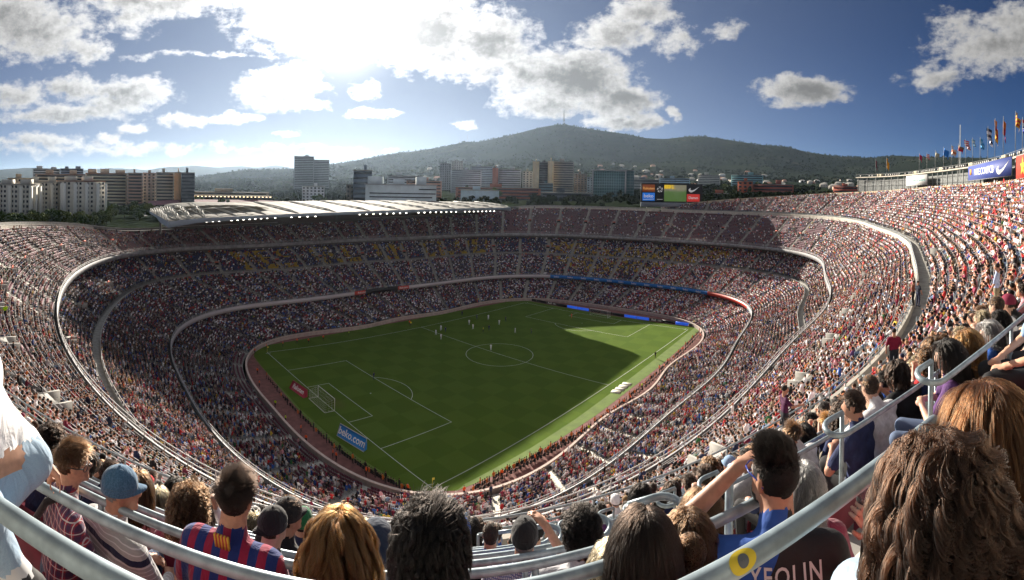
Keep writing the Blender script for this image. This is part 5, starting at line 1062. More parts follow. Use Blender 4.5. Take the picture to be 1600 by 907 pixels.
bunc = np.array([0, -.115, .055])+(.052*rb.uniform(.75, 1.1, 1500))[:, None, None]*(np.cos(th_+ks*3)[..., None]*ax_[:, None]+np.sin(th_+ks*3)[..., None]*bx[:, None])
hero('woman with brown hair tied in a high round bun', 1074, 850, 1.85, -.5, SHM('white'), skin=0, fem=True, hair=np.concatenate([bun, bunc]), hcol='brown', sleeve='long')
hero('woman with long loose dark-brown hair in front of the small rail loops', 1098, 806, 2.6, -.5, SHM('black'), skin=0, fem=True, hair=long_hair(7980, .34, 14, 1.18, 0, wave=.01), hcol='brown', sleeve='long')
# man with undercut: black jersey back, blue shoulders, lettering
jm = bpy.data.materials.new('jersey_black_blue'); jm.use_nodes = True; t = NT(jm.node_tree); b = t.n['Principled BSDF']; b.inputs['Roughness'].default_value = .8; tcn = t('ShaderNodeTexCoord'); sp = t('ShaderNodeSeparateXYZ', {0: tcn.outputs['Object']}); wob = t('ShaderNodeTexNoise', {'Vector': tcn.outputs['Object'], 'Scale': 11., 'Detail': 3.})
side_ = t.m('LESS_THAN', t.m('ADD', sp.outputs[0], t.m('MULTIPLY', t.m('SUBTRACT', sp.outputs[2], .9), -.55)), -.085); t.l.new(t.mix(side_, (.014, .014, .016), (.02, .085, .36)), b.inputs['Base Color']); t.l.new(t('ShaderNodeBump', {'Strength': .6, 'Distance': .02, 'Height': wob.outputs['Fac']}).outputs[0], b.inputs['Normal'])
uc = quiff(15200, 15)
def beard(f, hc, s): R = rotz(.62); f.ell(hc+R@np.array([0, .055, -.085]), (.052, .05, .048), HAIRL, .012, R)
g, hc, base, V, Q = hero('bearded man with dark undercut quiff in black jersey lettered YEOLIN', 1208, 742, 1.98, -.62, jm, skin=1, hair=uc, hcol='black', pose=6, lean=.34, yaw=.62, hands=True, extra=beard, s=1.04, h=.012, scalp=True)
spectacles(g, hc, .62, mat('frame_blue', (.02, .04, .25), .3))
from mathutils.bvhtree import BVHTree
def print_on_back(g, V, Q, body, size, cx_, cz_, m, name='lettering', squeeze=1.):
    bv = BVHTree.FromPolygons([tuple(v) for v in V], [tuple(int(i) for i in q) for q in Q]); me = text_mesh(body, size, 0., .001, 1.16); me.materials.clear(); me.materials.append(m)
    for v_ in me.vertices:
        x, z = v_.co.x*squeeze+cx_, v_.co.y+cz_; hit = bv.ray_cast(Vector((x, -1.2, z)), Vector((0, 1, 0)))[0]; v_.co = (x, (hit.y if hit is not None else -.12)-.006, z)
    return link(name, me, g)
print_on_back(g, V, Q, 'YEOLIN', .080, .022, .985, mat('print_white', (.62, .62, .62), .7), squeeze=.86); print_on_back(g, V, Q, '8', .2, .04, .82, mat('print_white', (.62, .62, .62), .7), 'number')
mb = MB(); mb.box((-.135, -.092, 1.045), (.06, .012, .05), (1, 0, 0), np.array([0, .85, .52])); mb.build('shoulder_patch', SHM('black'), g)
lettering('patch_number', '13', .045, (-.135, -.106, 1.045), (1, 0, 0), (0, .5, .85), mat('print_white', (.62, .62, .62), .7), g, .002)
hero('woman with silvery white bobbed hair and maroon top', 1254, 762, 2.7, -.6, SHM('maroon'), skin=2, fem=True, hair=long_hair(6840, .17, 16, 1.16, 0, wave=.005, k=12), hcol='grey', sleeve='long')
HAIRS['silver'] = (.50, .49, .47); COL.objects[-1].data.materials.clear() if False else None
for o in [o for o in COL.objects if o.parent and o.parent.get('label', '').startswith('woman with silvery') and o.name.startswith('hair')]: o.data.materials.clear(); o.data.materials.append(hair_mat('hair_silver', (.52, .51, .49)))
# curly and auburn women at the right edge
g, hc, base, V, Q = hero('woman with a huge mass of curly brown hair, nearest at the right', 1462, 796, 1.04, -.55, cloth('cream_top', 'plain', (.42, .37, .30)), skin=2, fem=True, hair=long_hair(18050, .36, 17, 1.28, .017, 42, 30, clump=48, flare=.22, back=.1), hcol='curly', sleeve='short', yaw=.25, h=.011)
g, hc, base, V, Q = hero('woman with long straight auburn hair and red top behind the curly hair', 1540, 668, 1.5, -.7, SHM('red'), skin=2, fem=True, hair=long_hair(18050, .56, 18, 1.17, 0, wave=.012, k=22, clump=80, flare=.07, back=.08), hcol='auburn', sleeve='long', yaw=.3, s=1.04)
# hand with a plastic cup beside the curly hair (forearm of the same person reaching forward)
# --- person at the left edge, seated high on a rail: white T-shirt, torn pale jeans
f = Field(.013); W_ = lambda u, v, D: at(u, v, D)
hipc = W_(-52, 742, 1.55); root = hipc-np.array([0, 0, .9]); q = lambda u, v, D: W_(u, v, D)-root
f.cap(q(-120, 740, 1.55), q(-60, 738, 1.55), .13, .13, TROU, .04); f.cap(q(-75, 700, 1.55), q(-85, 600, 1.52), .15, .16, SHIRT, .06); f.cap(q(-80, 640, 1.55), q(38, 690, 1.66), .15, .055, SHIRT, .07); f.cap(q(-130, 560, 1.5), q(-42, 575, 1.55), .085, .085, SHIRT, .06); f.cap(q(-85, 565, 1.52), q(-88, 530, 1.52), .06, .055, SKIN, .03)
head_prims(f, q(-90, 460, 1.52), -.8, 0, 1., None, True); f.ell(q(-90, 460, 1.52)+(0, -.017, .03), (.0785, .0965, .092), HAIRL, .006)
f.cap(q(-40, 590, 1.62), q(-12, 650, 1.66), .070, .062, SHIRT, .05); f.cap(q(-20, 640, 1.66), q(12, 690, 1.72), .045, .04, SKIN, .01); f.cap(q(12, 690, 1.72), q(66, 722, 1.85), .036, .027, SKIN, .01); hand_prims(f, q(68, 724, 1.86), q(84, 742, 1.9)-q(66, 722, 1.85), (0, 0, 1), 1., 1, .6)
f.cap(q(-60, 738, 1.5), q(50, 722, 1.6), .090, .062, TROU, .04); f.cap(q(50, 722, 1.6), q(-30, 815, 1.45), .060, .050, TROU, .03); f.cap(q(-90, 760, 1.45), q(-35, 800, 1.3), .09, .075, TROU, .04); f.cap(q(-35, 800, 1.3), q(6, 868, 1.3), .062, .046, TROU, .03)
f.cap(q(4, 866, 1.3), q(18, 888, 1.3), .036, .034, SKIN, .008); f.cap(q(18, 886, 1.3), q(30, 900, 1.3), .040, .038, 7, .008); f.cap(q(30, 905, 1.3), q(55, 918, 1.34), .042, .035, SHOE, .01)
V, Q, lab = f.solve(); g = empty('person', root, 'person at the left edge in white T-shirt and torn pale jeans, perched on the rail', 'person', G1)
kn = q(50, 722, 1.6); ctr = V[Q].mean(1); lab = lab.copy(); up_ = (lab == TROU) & (np.linalg.norm((ctr-q(6, 716, 1.5))*np.array([1, 1, 1.6]), axis=1) < .075) & (ctr[:, 2] > kn[2]+.0); lab[up_] = SKIN
link('body', np_mesh('body', V, Q, lab, [SHM('white'), PDENIM, skin_mat(0), SHOEM, mat('scalp_dark', (.02, .013, .01), .8), EYEM, LIPM, mat('sock_white', (.6, .6, .6), .9)]), g)
o = link('hair', hair_curves('hair', short_hair(2500, .05, 40), .0008, .0003, hair_mat('hair_dark', HAIRS['dark'])), g); o.location = q(-90, 460, 1.52); HERO.append((hipc[0], hipc[1], .45))
# --- hand holding a clear plastic cup in front of the curly hair
f = Field(.006); a0 = at(1430, 900, 1.75); hnd = at(1366, 832, 1.85); root = hnd.copy(); f.cap(a0-root, (hnd-root)*.9+(a0-root)*.1, .038, .026, SKIN, .015); hand_prims(f, (0, 0, 0), (UP*.8-RX*.45), -_f, .95, -1, .9); V, Q, lab = f.solve()
g = empty('person', root, 'forearm and hand gripping a clear plastic cup beside the curly brown hair', 'person', G1); link('body', np_mesh('body', V, Q, lab*0, [skin_mat(2)]), g)
cp = at(1352, 795, 1.88); g = empty('plastic_cup', cp, 'clear plastic cup held up in front of the curly brown hair', 'cup'); mb = MB(); a = np.linspace(0, 2*math.pi, 25); mb.grid(np.array([[(r_*math.cos(x), r_*math.sin(x), z_) for x in a] for r_, z_ in ((.001, -.055), (.027, -.055), (.036, .055), (.0375, .057), (.036, .056), (.026, -.052), (.001, -.052))]))
gl = bpy.data.materials.new('clear_plastic'); gl.use_nodes = True; b = gl.node_tree.nodes['Principled BSDF']; b.inputs['Transmission Weight'].default_value = .85; b.inputs['Roughness'].default_value = .12; b.inputs['Base Color'].default_value = (.85, .88, .9, 1); b.inputs['IOR'].default_value = 1.15; mb.build('cup_wall', gl, g, smooth=True)
# torn pale jeans knee at the bottom right, beside the lettered jersey
f = Field(.011); k0, k1, k2 = at(1395, 970, 1.05), at(1340, 928, 1.25), at(1325, 1010, 1.27); root = k1.copy(); f.cap(k0-root, k1-root, .085, .068, TROU, .04); f.cap(k1-root, k2-root, .064, .05, TROU, .03); V, Q, lab = f.solve(); g = empty('person', root, 'bent knee in torn pale blue jeans below the lettered jersey', 'person', G1); link('body', np_mesh('body', V, Q, lab*0, [PDENIM]), g)
# --- standing figures
def standing(label, u, v, D, s, cols, turn=0., walk=0., foot_z=None, mats=None, group='people standing in the aisles', h=.03, arms=0):
    p = at(u, v, D) if foot_z is None else np.array([*atz(u, v, foot_z)]); f = Field(h); k = walk
    f.cap((-.05, 0, .98), (.05, 0, .98), .125, .125, TROU, .03, .8); f.cap((-.06, 0, 1.12), (.06, 0, 1.14), .115, .118, SHIRT, .05, .8); f.cap((-.09, 0, 1.3), (.09, 0, 1.3), .115, .115, SHIRT, .06, .75); f.cap((-.14, -.01, 1.45), (.14, -.01, 1.45), .065, .065, SHIRT, .05); f.cap((0, -.01, 1.48), (0, 0, 1.54), .07, .058, SHIRT, .03)
    for d_ in (-1, 1):
        f.cap((d_*.09, 0, .95), (d_*.10, .05+d_*k*.22, .52), .088, .062, TROU, .03); f.cap((d_*.10, .05+d_*k*.22, .52), (d_*.105, -.02+d_*k*.35, .1), .06, .042, TROU, .02); f.cap((d_*.105, -.03+d_*k*.35, .055), (d_*.11, .12+d_*k*.35, .04), .042, .036, SHOE, .01)
        S0 = np.array((d_*.19, -.01, 1.43)); E = np.array((d_*.27, .02-d_*k*.15, 1.16)) if not (arms and d_ > 0) else np.array((.36, .1, 1.3)); H = np.array((d_*.25, .14-d_*k*.22, .93)) if not (arms and d_ > 0) else np.array((.42, .36, 1.36))
        f.cap(S0, S0+(E-S0)*.75, .062, .056, SHIRT, .03); f.cap(S0+(E-S0)*.4, E, .045, .038, SKIN, .01); f.cap(E, H, .04, .028, SKIN, .012); f.ell(H+(H-E)*.2, (.035, .045, .05), SKIN, .02)
    f.cap((0, -.01, 1.5), (0, 0, 1.6), .055, .052, SKIN, .02); head_prims(f, (0, .015, 1.69), hair='short'); V, Q, lab = f.solve()
    d = CAMXY-p[:2]; g = empty('person', p, label, 'person', group, math.atan2(d[1], d[0])+math.pi/2+turn); V = V*s
    ms = [mat('cloth_s_'+str(c), hexc(c), .85) for c in cols[:2]]+[skin_mat(1), SHOEM, mat('hair_s_'+str(cols[2]), hexc(cols[2]), .8)]; link('body', np_mesh('body', V, Q, np.minimum(lab, 4), ms), g); HERO.append((p[0], p[1], .35)); return g
standing('man in maroon top standing on the stairs of the top tier', 1396, 592, 18.0, 1., ('7a1436', '20242c', '1c1410'), .2)
standing('person in brown jacket standing on the upper walkway beside the wall', 1427, 478, 36, 1., ('6a3a26', '15161a', '2a1a12'), 1.2)
standing('person in dark blue jacket standing on the upper walkway beside the brown jacket', 1434, 480, 35.2, 1.02, ('20293a', '28304a', '2a1a12'), -.8)
standing('man in maroon and blue football shirt leaning out on the parapet rail', 1225, 700, 14.6, 1., ('4a1640', '20222c', '181210'), -1.2, arms=1)
standing('man in pale blue shirt standing among the seats high at the right', 1557, 500, 16, 1., ('a9b6d4', '8a7f66', '201812'), 1.4, .2)
standing('steward in neon yellow vest standing in the upper tier at the left edge', 8, 500, 62, 1.1, ('a8e010', '22262c', '181410'), .4)
for k, (u, v) in enumerate(((209, 521), (208, 590), (385, 686), (396, 622), (180, 598), (432, 745), (446, 726), (305, 716))):
    pass
# --- players and officials on the grass
PLY = [(767, 548, 'w', 'player in white kit standing on the halfway line inside the centre circle'), (805, 521, 'w', 'player in white kit alone to the right above the centre circle'), (689, 531, 'w', 'player in white kit beside the halfway line, lowest of the group of three'), (681, 524, 'w', 'player in pale kit left of two others on the halfway line'), (689, 517, 'w', 'player in white kit uppermost of three near the far halfway line'),
 (733, 508, 'w', 'player in white kit in the far half, left of the pair'), (739, 515, 'w', 'player in white kit just below the left one of the far pair'), (763, 500, 'w', 'player in white kit farthest from the camera near the far touchline'), (780, 508, 'w', 'player in white kit running right of the yellow referee'), (755, 520, 'r', 'referee in yellow shirt and black shorts in the far half'),
 (722, 494, 'b', 'player in dark striped kit near the far touchline'), (745, 500, 'b', 'player in dark striped kit between two white players'), (764, 517, 'b', 'player in dark striped kit close to the yellow referee'), (790, 503, 'b', 'player in dark striped kit beside the running white player'), (584, 594, 'b', 'player in dark kit at the edge of the near penalty area'), (696, 520, 'b', 'player in dark kit beside the three white players'), (830, 522, 'b', 'player in dark kit right of the lone white player'),
 (893, 498, 'o', 'goalkeeper in orange kit at the far penalty area in the shade'), (642, 511, 'r', 'linesman in yellow shirt on the far touchline'), (1024, 560, 'k', 'linesman in black on the near touchline at the edge of the sunlight')]
KIT = dict(w=('e6e8ea', 'e6e8ea', '1c1410'), b=('1c2458', '14204a', '1c1410'), r=('d8d020', '101010', '1c1410'), o=('e05818', 'd85010', '1c1410'), k=('181818', '141414', '1c1410'))
for k, (u, v, c, l) in enumerate(PLY): standing(l, u, v, 1, 1.04, KIT[c], RNG.uniform(-3, 3), RNG.uniform(.2, .8)*(1 if k else 0), foot_z=.005, group='players and officials on the pitch', h=.045)
# stewards in orange round the pitch wall
ORG = ('e0581a', '1a1c22', '20160f'); YEL = ('b8d818', '1a1c22', '20160f')
STW = [(1094, 524), (1067, 545), (1043, 565), (1030, 575), (1003, 604), (985, 623), (975, 630), (962, 640), (951, 648), (920, 672), (908, 678), (856, 706), (836, 720), (784, 744), (725, 772), (430, 632), (446, 656), (470, 672), (478, 688), (520, 711), (525, 716), (572, 740), (637, 768), (416, 541), (442, 537), (464, 532), (482, 532), (505, 527), (545, 520), (640, 503), (398, 548), (389, 545), (405, 600), (402, 580)]
for k, (u, v) in enumerate(STW):
    side = 'near touchline' if u > 700 else ('near goal' if v > 545 else 'far touchline'); o_ = k not in (4, 9, 15, 16, 28)
    standing('steward in %s vest standing by the pitch wall along the %s' % ('orange' if o_ else 'yellow', side), u, v+6, 1, 1., ORG if o_ else YEL, RNG.uniform(-3, 3), 0, foot_z=.0, group='stewards along the %s' % side, h=.06)
# ---- the 240 generated individuals that show largest
hx = np.array(HERO); uu, vv = px(SX+np.array([0, 0, 1.15])); inside = (uu > -25) & (uu < 1625) & (vv < 985) & (SD > 1.55)
clear = np.ones(len(SX), bool)
for x, y, r_ in HERO: clear &= np.hypot(SX[:, 0]-x, SX[:, 1]-y) > r_
# the two rows right before the camera hold only the people seen there; a few open seats at the centre stay free
dj = (RM3-CAMXY); front = (tier_id == 4) & (row_id >= 10) & (SD < 4.2); clear &= ~front
clear &= ~((tier_id == 4) & (row_id >= 8) & (uu > 600) & (uu < 960) & (RNG.random(len(SX)) < .62))
full &= clear; full |= clear & (tier_id == 4) & (SD < 18) & (RNG.random(len(SX)) < .55) & ~((row_id >= 8) & (uu > 600) & (uu < 960))
cand = np.where(full & inside & (tier_id >= 3))[0]; cand = cand[np.argsort(SD[cand])]
NIND = 232; IND = cand[:NIND]; TAKEN = np.zeros(len(SX), bool); TAKEN[IND] = True; NEARSEAT = (tier_id == 4) & (SD < 11) & (uu > -80) & (uu < 1680)
# also nobody of the crowd mass stands on a hero or behind the camera row
full &= ~((tier_id == 4) & (SD < 1.6))
shm = attr_mat('shirt_own_colour', '', 'OBJECT', .85, noise=(14., .22)); sb_ = shm.node_tree; t = NT(sb_); bb = t.n['Principled BSDF']
tcn = t('ShaderNodeTexCoord'); fold = t('ShaderNodeTexNoise', {'Vector': t.v('MULTIPLY', tcn.outputs['Object'], (1, 1, .55)), 'Scale': 11., 'Detail': 3., 'Distortion': 1.2}); t.l.new(t('ShaderNodeBump', {'Strength': .8, 'Distance': .022, 'Height': fold.outputs['Fac']}).outputs[0], bb.inputs['Normal'])
def rnd_mat(name, cols, rough):
    m = bpy.data.materials.new(name); m.use_nodes = True; t = NT(m.node_tree); b = t.n['Principled BSDF']; b.inputs['Roughness'].default_value = rough; r = t('ShaderNodeValToRGB', {0: t('ShaderNodeObjectInfo').outputs['Random']}); e = r.color_ramp.elements; r.color_ramp.interpolation = 'CONSTANT'
    while len(e) < len(cols): e.new(.5)
    for k, c in enumerate(cols): e[k].position = k/len(cols); e[k].color = (*c, 1)
    t.l.new(r.outputs[0], b.inputs['Base Color']); return m
trm = rnd_mat('trousers_various', TROUS, .85); skm = rnd_mat('skin_various', SKINS, .55); scm = mat('scalp_plain', (.03, .02, .015), .8)
BOD = []
for k in range(10):
    f = Field(.021); hc = seated(f, [0, 1, 2, 3, 4, 0, 2, 1, 4, 3][k], None, False, 1., k % 2 == 1, 'long' if k % 3 == 0 else 'short', False, [0, .3, -.5, .1, -.2, .6, -.15, .2, -.4, .05][k], 0, [.05, .1, 0, .15, .35, .02, .1, .05, .4, .0][k])
    R = rotz([0, .3, -.5, .1, -.2, .6, -.15, .2, -.4, .05][k]); f.ell(hc+R@np.array([0, -.017, .030]), (.0785, .0965, .092), HAIRL, .006, R); V, Q, lab = f.solve(); BOD.append((np_mesh('body', V, Q, np.minimum(lab, 4), [shm, trm, skm, SHOEM, scm]), hc, [0, .3, -.5, .1, -.2, .6, -.15, .2, -.4, .05][k]))
hom = hair_mat('hair_own_colour', obj=True)
HS = [('short', hair_curves('hair', short_hair(1100, .035, 50, 1.4, .4, 5), .0016, .0006, hom)), ('short', hair_curves('hair', short_hair(1100, .05, 51, 1.5, .5, 5), .0016, .0006, hom)), ('cropped', hair_curves('hair', short_hair(1100, .018, 52, 1.2, .4, 4), .0016, .0008, hom)), ('long', hair_curves('hair', long_hair(1500, .34, 53, 1.14, 0, k=11, wave=.008), .0018, .0007, hom)), ('long curly', hair_curves('hair', long_hair(1500, .26, 54, 1.25, .012, 60, 16), .0018, .0007, hom)), ('bobbed', hair_curves('hair', long_hair(1400, .17, 55, 1.16, 0, k=8, wave=.006), .0018, .0007, hom))]
cpm = attr_mat('cap_own_colour', '', 'OBJECT', .8); CAPM = cap_mesh('cap', cpm); cnames = {'pale_blue': 'pale blue', 'neon': 'neon yellow'}
hname = dict(black='black', dark='dark', brown='brown', fair='fair', grey='grey', ginger='ginger')
used = {}; info = {}
for n_, i in enumerate(IND): info[i] = (keys[ck[i]], hkeys[hk[i]])
for n_, i in enumerate(IND):
    k = int(RNG.integers(10)); me, hc, hy = BOD[k]; st = int(RNG.choice(6, p=[.27, .2, .18, .18, .06, .11])) if k % 2 == 0 else int(RNG.choice(6, p=[.1, .08, .04, .42, .16, .2])); cap = RNG.random() < .14; col = PALC[ck[i]]*RNG.uniform(.8, 1.2); ccol_ = keys[int(RNG.integers(8))]
    head_ = ('%s cap' % cnames.get(ccol_, ccol_)) if cap else ('%s %s hair' % (HS[st][0], hname[hkeys[hk[i]]]))
    top_ = '%s %s' % (cnames.get(keys[ck[i]], keys[ck[i]]), 'long-sleeved top' if k % 3 == 0 else 'T-shirt'); zone = ('left' if uu[i] < 330 else 'left centre' if uu[i] < 620 else 'centre' if uu[i] < 940 else 'right centre' if uu[i] < 1200 else 'right')
    row_w = ['first row', 'second row', 'third row', 'fourth row', 'fifth row', 'sixth row', 'seventh row', 'eighth row', 'ninth row', 'tenth row', 'eleventh row', 'twelfth row', 'thirteenth row', 'fourteenth row', 'fifteenth row', 'sixteenth row', 'seventeenth row', 'eighteenth row', 'nineteenth row', 'twentieth row', 'twenty-first row', 'top row'][min(21, row_id[i])] + (' behind the parapet' if tier_id[i] == 4 else ' of the upper tier')
    lab_ = '%s, %s, %s, at the %s' % (top_, head_, row_w, zone); nth = used.get(lab_, 0); used[lab_] = nth+1
    if nth:
        nb = [j for j in IND if j != i and tier_id[j] == tier_id[i] and abs(row_id[j]-row_id[i]) <= 1]; nb = min(nb, key=lambda j: np.hypot(*(SX[j]-SX[i])[:2])); lab_ = '%s, %s, %s, beside %s' % (top_, head_, row_w.replace(' behind the parapet', ''), cnames.get(info[nb][0], info[nb][0])+' top'); used[lab_] = used.get(lab_, 0)+1
    g = empty('person', SX[i]-np.array([0, 0, 0]), lab_, 'person', 'spectators in the rows around the camera', SYAW[i]+RNG.normal(0, .15)); s_ = RNG.uniform(.94, 1.06); g.scale = (s_, s_, s_)
    b = link('body', me, g); b.color = (*np.clip(col, 0, 1), 1)
    if cap: o = link('cap', CAPM, g); o.color = (*np.clip(SHADES[ccol_], 0, 1), 1)
    hr = link('hair', HS[2][1] if cap else HS[st][1], g); hr.color = (*HAIRS[hkeys[hk[i]]], 1); hr.location = hc; hr.rotation_euler = (0, 0, hy)
    if cap: o.location = hc; o.rotation_euler = (0, 0, hy)
# ---- seats close to the camera, each a part of the top tier
def shell_seat(name, m):
    mb = MB(); xs = np.linspace(-.21, .21, 7); prof_ = [(.21, .415), (.12, .40), (0., .395), (-.12, .41), (-.17, .47), (-.20, .60), (-.215, .74), (-.22, .78)]
    G = np.array([[(x, y, z+.02*(abs(x)/.21)**2) for x in xs] for y, z in prof_]); G2 = G.copy(); G2[:, :, 1] -= .012; G2[:, :, 2] -= .018; mb.grid(G[:, ::-1]); mb.grid(G2); e1 = np.concatenate([G[0], G[1:, -1], G[-1, ::-1][1:], G[::-1, 0][1:]]); e2 = np.concatenate([G2[0], G2[1:, -1], G2[-1, ::-1][1:], G2[::-1, 0][1:]]); mb.grid(np.stack([e1, e2])); mb.box((0, -.02, .2), (.07, .12, .4)); return mb.mesh(name, m, True)
SEATM = mat('seat_plastic', (.23, .035, .06), .45, (6., .2), .05); sm_ = shell_seat('seat', SEATM)
ns = np.where((tier_id == 4) & NEARSEAT & (SD > .35) & (vv < 1500))[0]; ns = ns[np.argsort(SD[ns])][:170]; NEARSEAT[:] = False; NEARSEAT[ns] = True
for i in ns: o = link('seat', sm_, tier_top); o.location = SX[i]-np.array([0, 0, .02]); o.rotation_euler = (0, 0, SYAW[i])
# ---- tubular rails along the rows in front of the camera, ending in loops at the stairs
rtop = [r for r in ROWS if r[0] == 'top_tier']; near_i = np.where(np.hypot(*(RM3-CAMXY).T) < 34)[0]; STEEL2 = mat('galvanised_rail', (.27, .335, .37), .45, (16., .22), .06, metal=.3)
def dense(C, step=.25):
    d = np.hypot(*np.diff(C[:, :2], axis=0).T); L_ = np.concatenate(([0], np.cumsum(d))); q_ = np.arange(0, L_[-1], step); return np.c_[[np.interp(q_, L_, C[:, k]) for k in range(3)]].T
asl = sorted(AISLE_SET['top_tier'])
for (tn, i, P, mk, Q_) in rtop:
    if i > 13: continue
    run = near_i; run = run[np.argsort((run-near_i[0]) % N)] if not (near_i[0] == 0) else near_i
    cuts = [a for a in asl if a in set(run.tolist())]; segs = []; cur = [run[0]]
    for j in run[1:]:
        if j in cuts: cur.append(j); segs.append(cur); cur = [j]
        else: cur.append(j)
    segs.append(cur)
    for sg in segs:
        if len(sg) < 3: continue
        C = dense(Q_[sg]); d0 = np.hypot(*(C[0]-C[-1])[:2]); L_ = np.concatenate(([0], np.cumsum(np.hypot(*np.diff(C[:, :2], axis=0).T)))); k = (L_ > .72) & (L_ < L_[-1]-.72); C = C[k]
        if len(C) < 6: continue
        C = C+np.array([0, 0, .80]); n0 = -np.array([*inward(C[0]), 0]); n1 = -np.array([*inward(C[-1]), 0]); t0 = (C[0]-C[1])/np.linalg.norm(C[0]-C[1]); t1 = (C[-1]-C[-2])/np.linalg.norm(C[-1]-C[-2])
        lp = lambda E, t_, n_: np.array([E+t_*.13*math.sin(a)-n_*.09*(1-math.cos(a))+np.array([0, 0, .05*(1-math.cos(a))/2]) for a in np.linspace(.3, math.pi, 9)])
        a_ = lp(C[0], t0, n0)[::-1]; b_ = lp(C[-1], t1, n1); ra = np.vstack([a_[0]-t0*.16, a_]); rb_ = np.vstack([b_, b_[-1]-t1*.16]); PT = np.vstack([ra, C, rb_]) if i < 13 else C; mb = MB(); mb.tube(PT, .0215, 10); o = mb.build('row_rail', STEEL2, tier_top, smooth=True)
        mb = MB()
        for e in ((ra[0], rb_[-1]) if i < 13 else ()): mb.tube([e, e-np.array([0, 0, .8])], .019, 8)
        for c in C[6::9]: mb.tube([c, c-np.array([0, 0, .8])], .019, 8)
        mb.build('rail_post', STEEL2, o, smooth=True, kind='stuff')
# yellow oval sticker on the near right rail
_q = [r for r in rtop if r[1] == 13][0][4]; _c = dense(_q[near_i[np.argsort((near_i-near_i[0]) % N)]] if near_i[0] else _q[near_i], .01)+np.array([0, 0, .80]); _u, _v = px(_c); _ok = np.where(np.hypot(*(_c[:, :2]-CAMXY).T) < 4)[0]; _k = _ok[int(np.argmin(np.abs(_u[_ok]-1152)))]
_t = _c[_k+2]-_c[_k-2]; _t /= np.linalg.norm(_t); _n = CAM-_c[_k]; _n -= _t*(_n@_t); _n /= np.linalg.norm(_n); _b = np.cross(_t, _n)
def sticker(name, a_, b_, dr, m):
    mb = MB(); g_ = np.array([[_c[_k]+_t*a_*s*math.cos(w)+(_n*math.cos(b_*s*math.sin(w))+_b*math.sin(b_*s*math.sin(w)))*(.0215+dr) for w in np.linspace(0, 2*math.pi, 25)] for s in (.02, .5, 1.)]); mb.grid(g_); mb.build(name, m, tier_top)
sticker('rail_sticker', .030, .95, .0012, mat('sticker_yellow', (.62, .47, .03), .5)); sticker('sticker_mark', .012, .5, .0022, mat('sticker_grey', (.10, .11, .12), .5))
# photographers behind the near goal, stewards' bench row along the near touchline: part of the crowd mass
ex = []
for k in range(60):
    w = k/59; p = atz(*[np.interp(w, np.linspace(0, 1, 7), z) for z in ((418, 450, 490, 530, 570, 600, 642), (592, 632, 672, 708, 736, 752, 772))], 0.) ; ex.append((p[0]-.3, p[1]-.2, 0, 5 if k % 5 == 0 else 0, 'k' if k % 7 else 'o'))
for k in range(130):
    w = k/129; p = atz(*[np.interp(w, np.linspace(0, 1, 8), z) for z in ((1090, 1056, 1010, 960, 900, 850, 800, 735), (521, 556, 598, 640, 682, 708, 733, 768))], 0.)
    if k % 2: ex.append((p[0]+.5, p[1]-1.5, 0, 0, 'k'))
    if k % 9 != 4: ex.append((p[0], p[1]-.6, 0, 5 if k % 6 == 0 else 0, 'k' if k % 3 else 'o'))
ex = [e for e in ex if True]; EX = np.array([e[:3] for e in ex]); ec = np.array([SHADES['black'] if e[4] == 'k' else SHADES['orange'] for e in ex])
rest = full & ~TAKEN
k_ = np.where(rest)[0]; pose_ = RNG.choice(6, len(k_), p=[.28, .2, .18, .14, .17, .03]); pose_ = np.where(SD[k_] < 24, pose_ % 5, pose_)
jx = RNG.normal(0, .04, (len(k_), 2)); Pk = SX[k_].copy(); Pk[:, :2] += jx
k2 = len(ex); Pk = np.vstack([Pk, EX]); cat_ = lambda a, b_: np.concatenate([a, b_]); yw = cat_(SYAW[k_]+RNG.normal(0, .22, len(k_)), RNG.uniform(-.6, .6, k2)+np.where(EX[:, 1] < -35, 0, -1.57)); NP_ = len(protos)//2
pose_ = np.where(SD[k_] < 48, pose_+NP_, pose_); pose_ = cat_(pose_, np.array([e[3] for e in ex]))
crowd = instancer('crowd', 'dense crowd of seated football supporters filling the three tiers', 'stuff', protos, Pk, yw, RNG.uniform(.92, 1.08, len(Pk)), pose_, dict(shirt=cat_(PALC[ck[k_]]*jit[k_], ec), hair=cat_(hcol[k_], np.tile(HAIRS['dark'], (k2, 1))), skin=cat_(PALS[skid[k_]]*SKM[k_]*RNG.uniform(.85, 1.1, (len(k_), 1)), np.tile(SKINS[1], (k2, 1))), legs=cat_(PALT[trid[k_]]*np.where(SKM[k_] < 1, .7, 1.), np.tile(TROUS[1], (k2, 1)))))  # trousers of the shaded blocks darkened along with the skin
e_ = np.where((~full) & ~NEARSEAT)[0]
seats = instancer('stadium_seats', 'rows of empty mauve, blue and yellow plastic stadium seats', 'stuff', [seat_proto], SX[e_]+np.array([0, 0, .0]), SYAW[e_], np.ones(len(e_)), np.zeros(len(e_)), dict(shirt=SCOL[e_]))
print('crowd', len(k_), 'seats', len(e_))
